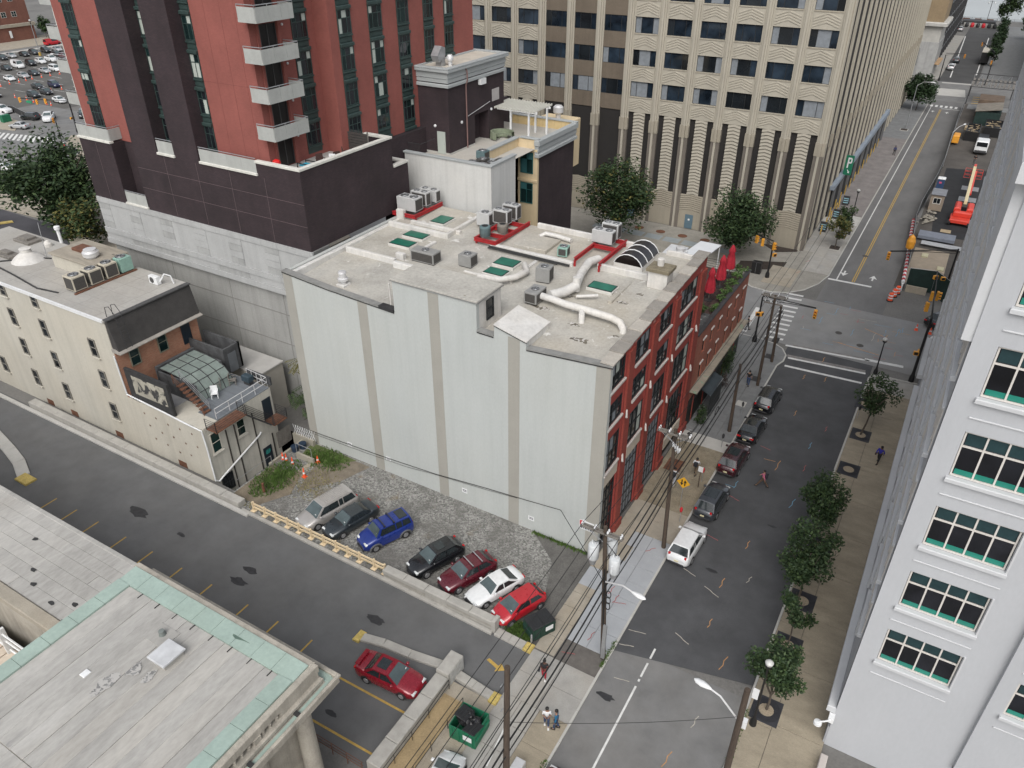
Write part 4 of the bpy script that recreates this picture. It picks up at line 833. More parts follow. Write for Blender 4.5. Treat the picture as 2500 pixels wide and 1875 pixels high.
for j, (xa, xb) in enumerate(cols):
    zz_ = [0 if j == 0 else 2.9] + [v for z in zr for v in (z, z + 2.4)] + [WT]
    for i in range(0, len(zz_), 2): ww.box(xa, xb, -7.0 if j == 0 else -7.32, -6.5, zz_[i], zz_[i + 1])
ww.obj('south_wall', whp, W)
for j, (xa, xb) in enumerate(cols):
    yf = -7.0 if j == 0 else -7.32
    for z in zr:
        o = window(W, (xa + .03, yf + .1, z + .02), xb - xa - .06, 2.36, 4, (2.1, 1), mull, [glass_mat('glass_office_dark', (.014, .015, .02), .05, .5, .6, .6)], 0, fr=.07, mu=.075, dep=.14)
        inv = wmat(o).inverted()
        for k in range(4):
            u = (xb - xa - .2) / 4; q = place('sill_glass', MB().box(.09 + k * u + .03, .06 + (k + 1) * u - .01, .062, .07, .09, .36).mesh('sill_glass', gl_sill), o, None, 0, local=True)
            q = place('transom_glass', MB().box(.09 + k * u + .03, .06 + (k + 1) * u - .01, .062, .07, 1.66, 2.26).mesh('transom_glass', mat('glass_transom', (.02, .045, .05), .2, .2, 2, spec=.5)), o, None, 0, local=True)
        MB().bbox(xa - .1, xb + .1, yf - .2, yf + .1, z - .2, z + .01, .04).obj('sill', whp2, W)
        MB().bbox(xa - .08, xb + .12, yf - .06, yf, z - 1.02, z - .96, .02).obj('reveal_line', whp2, W)
        MB().box(xb + .02, xb + .1, yf - .09, yf, z - .0, z + 2.45).obj('reveal_line', whp2, W)
# street side: shallow bays, sills and hoods seen edge-on
sw = MB(); ys = [-7.0]
for k in range(11): ys += [-5.6 + 4.4 * k, -2.2 + 4.4 * k]
ys.append(43)
for i in range(0, len(ys), 2): sw.box(18.0, 18.3, ys[i] + (.2 if i == 0 else 0), ys[i + 1], 0, WT)
for i in range(1, len(ys) - 1, 2):
    zz_ = [0, 4.4] + [v for z in zr[:] for v in (z, z + 2.4)][0:] + [WT]
    zs_ = [0] + [v for z in zr for v in (z, z + 2.4)] + [WT]
    for j in range(0, len(zs_), 2): sw.box(18.0, 18.3, ys[i], ys[i + 1], zs_[j], zs_[j + 1])
sw.obj('west_wall', whp, W)
wmesh = MB().box(18.1, 18.14, .05, 3.35, .05, 2.35).mesh('window', gl_sill); wmes2 = MB().box(18.1, 18.14, .05, 3.35, .05, 2.35).mesh('window', gl_dark)
sillm = MB().bbox(17.78, 18.1, -.15, 3.55, -.22, .0, .03).mesh('sill', whp2); hoodm = MB().bbox(17.88, 18.1, -.1, 3.5, 2.42, 2.56, .03).mesh('hood', whp2); mulm = MB().box(17.95, 18.1, -.04, .04, .02, 2.4).mesh('mullion', mull); fin = MB().bbox(17.86, 18.0, -.25, .25, 4.2, WT, .03).mesh('pilaster_strip', whp2)
for k in range(11):
    y = -5.6 + 4.4 * k
    for z in zr:
        o = place('window', wmes2, W, (0, y, z)); place('sill', sillm, W, (0, y, z)); place('hood', hoodm, W, (0, y, z))
        for q in (.0, 1.13, 2.27, 3.4): place('mullion', mulm, o, (0, q, 0), local=True)
    place('pilaster_strip', fin, W, (0, y + 3.9, 0))
for y0, y1, z in ((-6.98, 17.3, 3.3), (17.6, 33.6, 2.6), (34.5, 43, 3.3)):
    MB().bbox(17.52, 18.0, y0, y1, z - .45, z, .04).obj('canopy_ledge', whp2, W)
MB().bbox(17.6, 18.0, -6.9, -3.0, 27.0, WT, .05).obj('corner_bay', whp2, W); MB().box(17.9, 18.0, -6.98, 43, 0, 1.6).obj('plinth', mat('plinth_grey', (.33, .34, .36), .7, .08, 1.2), W)
for yy in range(-6, 43, 2): MB().box(17.886, 17.9, yy, yy + .03, 0, 1.6).obj('plinth_joint', fr_dkgrey, W)
MB().bbox(17.5, 60, -7.8, 43.4, WT, 34.4, .1).obj('cornice', whp2, W)
t = thing('wall_floodlight', 'white swivel floodlight on the white office wall above pavement', 'floodlight', (17.95, -7.6, 2.4)); MB().lathe([(.06, 0), (.22, -.05), (.24, -.2), (.1, -.3)], 12, (17.3, -7.75, 2.6)).obj('head', white_pl, t, smooth=40); MB().path([(17.35, -7.75, 2.6), (17.6, -7.7, 2.75), (17.95, -7.35, 2.7)], .05, 6).obj('arm', white_pl, t); MB().box(17.75, 18.05, -7.45, -7.0, 2.5, 2.85).obj('mount', white_pl, t)
t = thing('planter_box', 'long pale planter box at the foot of white office', 'planter', (18.2, -10, .1)); MB().bbox(17.95, 18.35, -14, -8.2, .05, .75, .04).obj('box', stone_sill, t)

# ---------------------------------------------------------------- cream stucco building with roof deck
cst = mat('cream_stucco', (.5, .48, .42), .92, .09, .3, fine=.12, finescale=8, streak=.12, stretch=(1, 1, .6), warm=.3); cst_w = mat('peeling_white_paint', (.53, .51, .45), .9, .1, .8, fine=.15, streak=.3, spots=.68, spotcol=(.33, .3, .24), spotscale=1.2)
rl = mat('flat_roof_felt', (.38, .37, .345), .9, .14, .3, fine=.15, finescale=5, spots=.7, spotcol=(.3, .2, .11), spotscale=.5, warm=.3)
S = thing('stucco_building', 'old cream stucco building with small dark windows and rear roof deck', 'building', (-50, -4.5, 0))
b = MB(); b.box(-68.5, -41.0, -8.5, -.1, -.3, 12.75); b.obj('main_block', cst, S)
MB().bbox(-68.6, -40.95, -8.6, 0, 12.75, 12.9, .04).obj('roof', rl, S)
MB().box(-68.6, -41.1, -8.62, -8.45, 12.7, 12.98).obj('gutter', white_pl, S)
for xx in range(1, 9): MB().box(-68 + 3.2 * xx, -67.98 + 3.2 * xx, -8.4, -.2, 12.9, 12.908).obj('felt_seam', mat('seam', (.27, .26, .24), .9, .2, 2), S)
for k in range(5): MB().box(-56 + .0, -41.3, -7.6 + 1.5 * k, -7.58 + 1.5 * k, 12.9, 12.907).obj('felt_seam', MATS['seam'], S)
wdk = mat('old_sash_paint', (.2, .19, .165), .8, .15, 2)
for x, zs_ in ((-56.05, (11.6, 8.6, 5.5, 2.05)), (-51.2, (11.65, 8.7, 5.45, 2.05)), (-44.2, (8.75, 5.6, 2.2)), (-61.5, (11.6, 8.6, 5.5, 1.9))):
    for z in zs_: window(S, (x, -8.6, z), .9, 1.2 if z > 11 else 1.75, 1, (1, 1), wdk, gl_dark, 0, fr=.09, mu=.06, dep=.12, sill=cst)
for x in (-55.3, -51.5, -44.8, -36.2): MB().box(x, x + 1.05, -8.52, -8.46, -.1, .6).obj('basement_grille', rust, S)
b = MB(); b.box(-41.0, -31.6, -8.5, -1.1, -2.1, 5.45); b.obj('rear_block', cst, S); MB().box(-31.6, -31.585, -8.48, -1.12, -2.1, 5.4).obj('rear_wall_paint', cst_w, S)
MB().path([(-41.0, -8.56, 9.6), (-40.85, -8.56, 5.85), (-36.2, -8.58, 5.62), (-33, -8.6, 5.4), (-31.65, -8.6, 5.35), (-31.55, -8.58, 3.6), (-31.5, -8.6, .2)], .07, 8).obj('downpipe', white_pl, S)
st = MB()
for i in range(14):
    x = -39.2 + (i % 5) * 1.5 + (i // 5) * .3; z = 4.6 - (i // 5) * 1.4 + random.uniform(-.3, .2)
    pts = [(x + (.16 if k % 2 == 0 else .06) * math.sin(6.283 * k / 10), -8.52, z + (.16 if k % 2 == 0 else .06) * math.cos(6.283 * k / 10)) for k in range(10)]
    MB().poly(pts).obj('tie_plate', rust, S, fix=False)
# mansard end wall over brick
ew = MB(); ew.box(-41.0, -40.9, -8.45, -.15, 5.4, 10.1); ew.obj('brick_end_wall', brick_mat('old_orange_brick', (.36, .13, .07), (.42, .19, .11), (.32, .24, .18), blotch=.25), S)
MB().yprism([(-41.0, 10.2), (-40.2, 10.2), (-40.75, 12.8), (-41.0, 12.8)], -8.45, -.15).obj('mansard', mat('mansard_felt', (.055, .052, .05), .9, .2, 1, fine=.2), S)
MB().yprism([(-41.0, 10.0), (-39.9, 10.0), (-39.9, 10.08), (-40.6, 10.3), (-41.0, 10.3)], -8.6, -.1).obj('eave', mat('eave_grey', (.3, .28, .25), .8, .2, 1.2), S)
MB().box(-41.1, -40.6, -8.5, -.1, 12.9, 13.0).obj('roof_edge', mat('torn_felt', (.07, .07, .07), .9, .4, 3), S)
for y, z, h in ((-7.35, 8.0, 1.7), (-4.55, 7.95, 1.85)): window(S, (-40.8, y, z), .95, h, 1, (1, 1), mat('sash_sage', (.2, .2, .15), .7, .1, 2), gl_green, R(90), dep=.12)
MB().box(-40.92, -40.84, -2.0, -1.05, 7.55, 9.8).obj('door', mat('door_navy', (.012, .02, .03), .5, .2, 2), S)
lad = MB()
for y in (-7.9, -7.35): lad.path([(-41.4, y, 12.9), (-41.3, y, 13.8), (-40.7, y, 14.0), (-40.2, y, 13.4), (-39.9, y, 10.3)], .03, 5)
for k in range(8): lad.tube((-40.22 + .04 * k, -7.9, 12.9 - .36 * k), (-40.22 + .04 * k, -7.35, 12.9 - .36 * k), .02, n=5)
tag(lad.obj('roof_ladder', dkmetal), 'thin steel ladder hooked over the stucco building roof edge', 'ladder')
# roof furniture of the main block
pb_ = sub(MB().box(-54.6, -48.6, -3.9, -.3, 12.9, 14.2).obj('roof_house', cst, S)); MB().bbox(-54.75, -48.45, -4.05, -.2, 14.2, 14.36, .04).obj('roof_house_top', mat('roof_wood_felt', (.3, .27, .22), .9, .25, .8, stretch=(.4, 2.5, 1), spots=.66, spotcol=(.08, .07, .06), spotscale=.6), pb_)
MB().bbox(-53.3, -51.6, -2.6, -1.4, 14.36, 14.62, .04).obj('hatch', rust, pb_); MB().lathe([(.5, 14.36), (.5, 14.5), (.7, 14.55), (.72, 14.9), (.55, 15.05), (.55, 15.15), (.1, 15.2)], 16, (-50.2, -2.7, 0)).obj('vent_cap', alu, pb_, smooth=40)
for i, (y, m) in enumerate(((-5.9, ac_cream), (-4.3, ac_cream), (-2.75, ac_cream), (-1.25, ac_mint))):
    aircon(('nearest cream condenser in the rusty row on the stucco roof', 'second cream condenser in the rusty row on the stucco roof', 'third cream condenser in the rusty row beside the mint one', 'mint green condenser at the far end of the rusty row')[i], -48.2, y, 13.0, 1.35, 1.2, 1.35, 1, 0, m, 'condensers on the stucco roof', 2 if i < 3 else False)
MB().box(-47.5, -47.3, -6.7, -.5, 12.9, 13.02).obj('rusty_rail', rust, S)
t = thing('split_condenser', 'small white split condenser near the stucco roof corner', 'air conditioner', (-43.2, -1.5, 12.9)); MB().bbox(-43.9, -42.8, -1.8, -1.4, 12.95, 13.7, .04).obj('casing', white_pl, t); MB().lathe([(.28, 0), (.26, -.02)], 14, (-43.5, -1.81, 13.3), axis='y').obj('fan_grille', fr_dkgrey, t); MB().path([(-42.8, -1.5, 13.2), (-42.4, -1.2, 13.9), (-42.0, -.9, 13.7), (-41.9, -.8, 12.95)], .07, 6).obj('hose', white_pl, t)
MB().lathe([(1.5, 12.9), (1.1, 13.3), (.5, 13.7), (.5, 14.0), (.55, 14.05), (.3, 14.1)], 14, (-58.3, -4.2, 0)).obj('cone_cowl', roofw, S, smooth=30); MB().lathe([(.4, 12.9), (.4, 13.2), (.1, 13.5)], 12, (-59.9, -1.2, 0)).obj('small_cowl', roofw, S, smooth=40)
for p in ((-64.2, -2.2, 2.6, 1.6), (-62.2, -5.2, 2.4, 1.2), (-66.5, -5.4, 2.2, 1.8)): MB().bbox(p[0], p[0] + p[2], p[1], p[1] + p[3], 12.9, 13.15, .05).bbox(p[0] + .5, p[0] + p[2] - .6, p[1] + .3, p[1] + p[3] - .3, 13.15, 13.4, .05).obj('pallet_stack', woodgrey, S)
MB().lathe([(.16, 12.9), (.16, 14.2), (.28, 14.3), (.28, 14.6), (.1, 14.65)], 10, (-59.6, .0, 0)).obj('flue', white_pl, S); MB().tube((-57.3, -3.0, 12.9), (-57.6, -2.6, 16.2), .03).obj('aerial', galv, S)
for pts in ([(-61, -6.5, 12.95), (-56, -7.0, 12.95), (-51.5, -7.6, 12.95), (-49, -7.2, 12.95)], [(-60.5, -6.2, 12.95), (-57.6, -3.4, 12.96), (-56.6, -3.0, 12.96)]): MB().path(pts, .08, 6).obj('roof_cable', tarm, S)
# deck, greenhouse, screen, stairs
dk_w = mat('deck_grey_boards', (.15, .165, .18), .85, .2, .9, stretch=(.4, 4, 1)); sootm = mat('sooty_block', (.07, .072, .075), .9, .45, 1.2, streak=.3)
for k in range(16): MB().box(-36.2 + .29 * k, -35.93 + .29 * k, -7.0 if k > 7 else -6.2, -1.2, 5.46, 5.52).obj('deck_board', dk_w, S)
MB().box(-40.8, -36.2, -8.3, -1.2, 5.46, 5.49).obj('lower_roof', mat('lower_felt', (.3, .3, .3), .9, .25, .6), S)
sc = sub(MB().box(-40.4, -35.0, -8.45, -8.2, 5.5, 8.6).obj('screen_wall', tarm, S)); MB().box(-39.6, -35.5, -8.48, -8.45, 6.3, 8.1).obj('peeling_panel', mat('peeling_panel', (.36, .34, .28), .9, .3, 1, spots=.52, spotcol=(.04, .04, .04), spotscale=1.1), sc)
gh = sub(MB().box(-39.4, -34.6, -6.2, -6.05, 5.5, 7.4).box(-39.6, -39.3, -6.2, -2.2, 5.5, 7.8).box(-39.4, -36.0, -2.3, -2.1, 5.5, 7.4).obj('greenhouse', sootm, S))
def gp(t): return [(-39.3, 7.6), (-37.9, 7.55), (-36.5, 7.4), (-35.6, 7.0), (-35.0, 6.3), (-34.8, 5.55)][t]
gpm = mat('greenhouse_glass', (.2, .24, .22), .15, .2, 1.2, spec=.6)
for k in range(4):
    ya, yb = -6.0 + .94 * k, -6.0 + .94 * (k + 1)
    for t_ in range(5): MB().poly([(gp(t_)[0], ya + .03, gp(t_)[1]), (gp(t_ + 1)[0], ya + .03, gp(t_ + 1)[1]), (gp(t_ + 1)[0], yb - .03, gp(t_ + 1)[1]), (gp(t_)[0], yb - .03, gp(t_)[1])]).obj('pane', gpm, gh, fix=False)
for k in range(5): MB().path([(gp(t_)[0], -6.0 + .94 * k, gp(t_)[1] + .02) for t_ in range(6)], .035, 5).obj('glazing_bar', dkmetal, gh)
for t_ in range(1, 5): MB().tube((gp(t_)[0], -6, gp(t_)[1] + .02), (gp(t_)[0], -2.24, gp(t_)[1] + .02), .03, n=5).obj('glazing_bar', dkmetal, gh)
b = MB(); b.box(-41.0, -36.4, -1.5, -1.3, 5.5, 8.0); b.box(-36.6, -36.4, -1.3, .4, 5.5, 8.0); b.box(-41.0, -36.4, .2, .4, 5.5, 8.0); b.obj('stair_enclosure', sootm, S)
MB().box(-36.4, -36.36, -1.1, -.2, 5.5, 7.4).obj('door', mat('door_lead', (.12, .13, .14), .7, .15, 1), S)
b = MB(); b.box(-40.5, -34.6, .4, 3.3, -1, 4.9); b.obj('side_block', mat('side_stucco', (.36, .34, .3), .9, .12, .5), S); MB().bbox(-40.6, -34.5, .35, 3.4, 4.9, 5.05, .03).obj('side_roof', mat('side_felt', (.4, .39, .37), .9, .12, .8), S)
MB().box(-34.6, -31.7, -.9, -.7, 5.5, 6.3).obj('low_parapet', sootm, S)
tr = MB(); 
for (a_, b__) in (((-31.75, -6.9), (-31.75, -1.2)), ((-31.75, -1.2), (-34.4, -1.0))):
    n = 4
    for z in (6.0, 6.5): tr.tube((*a_, z), (*b__, z), .035, n=6)
    for k in range(n + 1): tr.tube((a_[0] + (b__[0] - a_[0]) * k / n, a_[1] + (b__[1] - a_[1]) * k / n, 5.5), (a_[0] + (b__[0] - a_[0]) * k / n, a_[1] + (b__[1] - a_[1]) * k / n, 6.5), .03, n=6)
tr.obj('deck_rail', alu, S)
fe = thing('fire_escape', 'dark steel fire escape stair hung on the stucco rear wall', 'fire escape', (-30.9, -4.5, -1.5))
def railing(root, pts, h=1.0, nb=5, m=dkmetal, r_=.02):
    q = MB()
    for (p, s_) in zip(pts, pts[1:]):
        for j in range(1, nb + 1): q.tube((p[0], p[1], p[2] + h * j / nb), (s_[0], s_[1], s_[2] + h * j / nb), r_, n=5)
        for e_ in (p, s_): q.tube(e_, (e_[0], e_[1], e_[2] + h), r_ * 1.8, n=5)
    return q.obj('railing', m, root)
MB().box(-31.55, -30.3, -8.2, -5.0, 5.3, 5.38).obj('landing', rust, fe); railing(fe, [(-31.5, -8.2, 5.4), (-30.3, -8.2, 5.4), (-30.3, -5.2, 5.4)])
for k in range(13): MB().box(-31.3, -30.4, -5.0 + .19 * k, -4.85 + .19 * k, 5.15 - .2 * k, 5.2 - .2 * k).obj('tread', dkmetal, fe)
railing(fe, [(-30.35, -5.0, 5.3), (-30.35, -2.5, 2.7)]); railing(fe, [(-31.35, -5.0, 5.3), (-31.35, -2.5, 2.7)]); MB().box(-31.55, -30.2, -2.5, -1.0, 2.6, 2.68).obj('landing', rust, fe); railing(fe, [(-30.2, -2.5, 2.7), (-30.2, -1.0, 2.7), (-31.5, -1.0, 2.7)])
railing(fe, [(-36.2, -7.0, 7.6), (-33.0, -7.1, 5.5)], .9, 3, rust); railing(fe, [(-36.2, -6.3, 7.6), (-33.2, -6.3, 5.5)], .9, 3, galv); 
for k in range(9): MB().box(-36.0 + .33 * k, -35.7 + .33 * k, -7.0, -6.3, 7.35 - .22 * k, 7.4 - .22 * k).obj('tread', rust, fe)
for y, z, w_, h in ((-8.1, 2.7, .95, 2.0), (-5.4, 2.75, .9, 1.6)): window(S, (-31.5, y, z), w_, h, 1, (1, 1), mat('sash_white', (.5, .48, .42), .7, .1, 2), gl_green, R(90), dep=.1, sill=cst_w)
window(S, (-31.5, -8.0, -1.6), 1.2, 1.7, 4, (1, 1), fr_black, gl_dark, R(90), dep=.1, each=False)
for y, z, h in ((-2.3, 2.7, 2.0), (-3.2, -2.0, 2.0)): MB().box(-31.59, -31.53, y, y + .95, z, z + h).obj('door', MATS['door_navy'], S)
MB().box(-31.53, -31.525, -3.0, -2.45, -.75, -.3).obj('mural_patch', mat('mural_teal', (.03, .3, .26), .7, .5, 4, spots=.5, spotcol=(.02, .02, .03), spotscale=8), S)
for y in (-6.5, -5.6, -3.6, -1.9): MB().box(-31.57, -31.5, y - .05, y + .05, -2.0, 4.2 if y < -3 else 1.0).obj('steel_strap', mat('strap_dark', (.04, .035, .03), .8, .3, 2), S)
MB().path([(-31.5, -8.6, .25), (-31.45, -8.3, .0), (-31.4, -7.8, .25), (-31.4, -3.4, 1.75), (-31.45, -3.1, 1.9)], .08, 8).obj('drain_pipe', white_pl, S)
for i, (x, y, rz, m) in enumerate(((-34.4, -4.7, .8, white_pl), (-35.2, -3.7, -.6, woodgrey), (-34.7, -2.4, 2.3, woodgrey))):
    chair(('white plastic chair on the grey roof deck', 'weathered timber chair beside the curved greenhouse', 'weathered timber chair next to the stair enclosure door')[i], x, y, 5.52, rz, m, 1.15)
t = thing('barbecue', 'blue-grey covered barbecue at the far deck corner', 'barbecue', (-33.6, -1.6, 5.5)); MB().bbox(-34.0, -33.1, -2.0, -1.4, 5.9, 6.5, .1).obj('cover', mat('grill_cover', (.03, .05, .065), .6, .2, 2), t); MB().box(-33.9, -33.2, -1.9, -1.5, 5.52, 5.9).obj('cart', dkmetal, t)

# ---------------------------------------------------------------- bank with copper-edged roof, and the low roof beside it
copper = mat('copper_verdigris', (.32, .41, .365), .75, .12, .5, fine=.14, finescale=5, spots=.72, spotcol=(.2, .26, .2), spotscale=.7, warm=.15); felt_l = mat('roof_felt_pale', (.42, .41, .385), .92, .13, .5, fine=.2, finescale=5, stretch=(1.0, .3, 1), spots=.74, spotcol=(.27, .26, .25), spotscale=.4, warm=.25); felt_l2 = mat('roof_felt_pale_b', (.39, .38, .355), .92, .15, .5, fine=.22, finescale=5, stretch=(1.0, .3, 1), spots=.7, spotcol=(.24, .235, .23), spotscale=.5)
N = thing('bank_building', 'old limestone bank with pale felt roof edged in green copper', 'bank', (-10, -32, 0))
MB().box(-17.5, -5.5, -60, -24.2, 0, 9.5).obj('wall', limestone, N)
MB().box(-17.4, -5.2, -60, -23.9, 9.5, 10.6).obj('attic', limestone, N)
# roof strips run toward the camera
xa, xb = -16.75, -5.75; nstr = 12
for k in range(nstr):
    x0 = xa + (xb - xa) * k / nstr
    for j, (y0, y1) in enumerate(((-60, -33.5), (-33.48, -24.75))): MB().bbox(x0 + .008, x0 + (xb - xa) / nstr - .002, y0, y1 - .01, 10.5, 10.625 + .012 * ((k + j) % 3), .012).obj('roofing_strip', felt_l if (k + j) % 2 else felt_l2, N)
for k in range(9):
    x0, x1 = -17.6 + k * 1.42, -17.6 + (k + 1) * 1.42
    MB().xprism([(-24.75, 10.62), (-23.7, 10.66), (-23.7, 10.78), (-24.75, 10.72)], x0 + .01, x1 - .01).obj('copper_panel', copper, N)
for k in range(22):
    y0, y1 = -24.75 - (k + 1) * 1.5, -24.75 - k * 1.5
    MB().yprism([(-5.75, 10.62), (-4.85, 10.66), (-4.85, 10.78), (-5.75, 10.72)], y0 + .01, y1 - .01).obj('copper_panel', copper, N); MB().yprism([(-17.6, 10.62), (-16.75, 10.62), (-16.75, 10.74), (-17.6, 10.78)], y0 + .01, y1 - .01).obj('copper_panel', copper, N)
for k in range(9): MB().box(-17.0 + 1.35 * k, -16.97 + 1.35 * k, -25.1, -24.7, 10.64, 10.69).obj('felt_tab', tarm, N)
MB().bbox(-17.8, -4.7, -23.72, -23.35, 10.3, 10.72, .05).obj('parapet_cap', limestone, N)
MB().bbox(-4.85, -4.5, -60, -23.4, 10.2, 10.7, .05).obj('parapet_cap', limestone, N); MB().bbox(-4.9, -4.3, -60, -23.4, 9.6, 9.85, .05).obj('parapet_base', limestone, N)
for k in range(26):
    if k % 7 != 3: MB().lathe([(.1, 9.85), (.06, 9.92), (.12, 10.05), (.05, 10.15), (.1, 10.2)], 8, (-4.62, -26.2 - k * .42, 0)).obj('baluster', limestone, N)
    else: MB().box(-4.82, -4.45, -26.4 - k * .42, -26.0 - k * .42, 9.85, 10.2).obj('pedestal', limestone, N)
MB().box(-4.86, -4.5, -26.0, -23.5, 9.85, 10.2).obj('pedestal', limestone, N)
cg = sub(MB().xprism([(-60, 9.1), (-22.8, 9.1), (-22.8, 9.5), (-60, 9.5)], -5.4, -3.9).obj('cornice', limestone, N))
MB().box(-4.25, -4.02, -60, -23.0, 9.5, 9.52).obj('gutter_lining', copper, cg); MB().bbox(-4.0, -3.82, -60, -22.72, 9.5, 9.68, .04).obj('cornice_lip', limestone, cg); MB().bbox(-17.8, -4.0, -22.95, -22.72, 9.5, 9.68, .04).obj('cornice_lip', limestone, cg); MB().box(-17.6, -4.2, -23.36, -22.95, 9.5, 9.53).obj('gutter_lining', copper, cg)
MB().box(-17.6, -5.4, -24.2, -22.8, 9.1, 9.5).obj('cornice', limestone, N)
for y in (-25.4, -28.3, -30.5): MB().box(-4.3, -3.95, y - .1, y + .1, 9.52, 9.66).obj('gutter_strap', tarm, cg)
for k in range(8):
    y = -24.6 - 2.9 * k; cl = sub(MB().lathe([(.55, .4), (.5, .8), (.44, 7.8), (.42, 8.0)], 16, (-4.95, y, 0)).obj('column', limestone, N, smooth=40)); MB().lathe([(.44, 8.0), (.5, 8.3), (.62, 8.6), (.72, 8.9)], 12, (-4.95, y, 0)).obj('capital', limestone, cl); MB().box(-5.6, -4.3, y - .65, y + .65, 8.9, 9.1).obj('abacus', limestone, cl); MB().box(-5.6, -4.3, y - .65, y + .65, 0, .4).obj('plinth', limestone, cl)
hb = sub(MB().bbox(-11.6, -10.6, -27.35, -26.25, 10.6, 10.95, .04).obj('roof_hatch', felt_l, N)); MB().bbox(-11.7, -10.5, -27.45, -26.15, 10.95, 11.08, .03).obj('hatch_lid', mat('hatch_metal', (.5, .51, .52), .5, .15, 1.5), hb)
MB().lathe([(.22, 10.6), (.16, 10.75), (.15, 10.95), (.11, 10.96)], 12, (-12.5, -26.0, 0)).obj('roof_drain', mat('lead', (.17, .19, .18), .7, .1, 2), N, smooth=40); MB().bbox(-13.2, -11.8, -26.6, -25.5, 10.6, 10.672, .01).obj('felt_patch', felt_l2, N); MB().bbox(-13.95, -13.6, -29.6, -29.2, 10.6, 10.69, .02).obj('vent_plate', white_pl, N)
for x, y, r_ in ((-11.9, -28.1, .35), (-11.0, -28.0, .3), (-12.4, -29.3, .5)):
    MB().poly([(x + r_ * random.uniform(.5, 1.1) * math.cos(6.283 * k / 12), y + 1.6 * r_ * random.uniform(.5, 1.1) * math.sin(6.283 * k / 12), 10.665) for k in range(12)]).obj('roof_stain', mat('felt_stain', (.2, .2, .195), .9, .5, 3, spots=.45, spotcol=(.4, .39, .37), spotscale=5), N, fix=False)
MB().poly([(-8.9 + r_ * math.cos(a), -24.1 + r_ * .35 * math.sin(a), 10.752) for a, r_ in [(6.283 * k / 14, random.uniform(.5, .8)) for k in range(14)]]).obj('wet_patch', mat('copper_wet', (.1, .15, .12), .3, .3, 2), N, fix=False)
LB = thing('low_roof_building', 'low building with striped grey felt roof beside the bank', 'building', (-30, -24, 0))
MB().box(-75, -17.8, -27.2, -22.3, 0, 7.9).obj('wall', limestone, LB)
for j in range(6):
    y0 = -27.1 + .8 * j
    for k in range(7):
        x0 = -75 + 8.2 * k + (4 if j % 2 else 0); x1 = min(x0 + 8.2, -17.85)
        if x1 - x0 > .5: MB().bbox(x0 + .006, x1 - .006, y0 + .006, y0 + .794, 7.85, 7.95 + .01 * ((j + k) % 3), .01).obj('roofing_strip', felt_l if (j + k) % 2 else felt_l2, LB)
MB().bbox(-75, -17.8, -22.4, -22.1, 7.8, 8.0, .03).obj('roof_edge', felt_l2, LB)
MB().bbox(-75, -17.8, -27.9, -27.15, 7.6, 8.05, .05).obj('parapet', conc_beige, LB)
for x, y in ((-24.5, -26.3), (-22.3, -26.6), (-21.0, -26.0), (-25.6, -25.6), (-20.3, -26.9), (-28, -24.0)):
    MB().poly([(x + random.uniform(.14, .3) * math.cos(6.283 * k / 9), y + random.uniform(.1, .2) * math.sin(6.283 * k / 9), 7.975) for k in range(9)]).obj('tar_patch', tarm, LB, fix=False)
AN = thing('courtyard_annex', 'white-roofed annex and slatted terrace behind the low roof', 'annex', (-26, -33, 0))
MB().box(-75, -17.8, -60, -27.9, 0, 3.2).obj('block', conc_beige, AN); MB().bbox(-22.6, -17.9, -36, -29.2, 3.2, 5.2, .05).obj('white_roof', mat('annex_white', (.6, .58, .55), .85, .1, .5, spots=.68, spotcol=(.3, .22, .2), spotscale=.4), AN)
for k in range(22): MB().box(-38 + .7 * k, -37.4 + .7 * k, -34.5, -28.2, 3.2, 3.28).obj('terrace_slat', mat('terrace_cream', (.55, .47, .38), .8, .1, 1.5), AN)
q = MB(); 
for z in (3.5, 4.3, 4.9): q.tube((-36, -28.4, z), (-22.6, -28.4, z), .07, n=6)
q.obj('terrace_rail', white_pl, AN)
for x in (-34, -30, -26, -22.6): MB().box(x - .08, x + .08, -28.6, -28.2, 3.2, 5.3).obj('rail_post', white_pl, AN)
MB().bbox(-30.5, -27.8, -32.4, -30.6, 3.25, 3.7, .05).obj('planter', soil, AN)
MB().path([(-19.6, -27.4, 7.9), (-19.6, -27.4, 8.9), (-18.4, -26.0, 8.9), (-18.4, -26.0, 7.9)], .05, 6).obj('hoop_rail', black, LB)
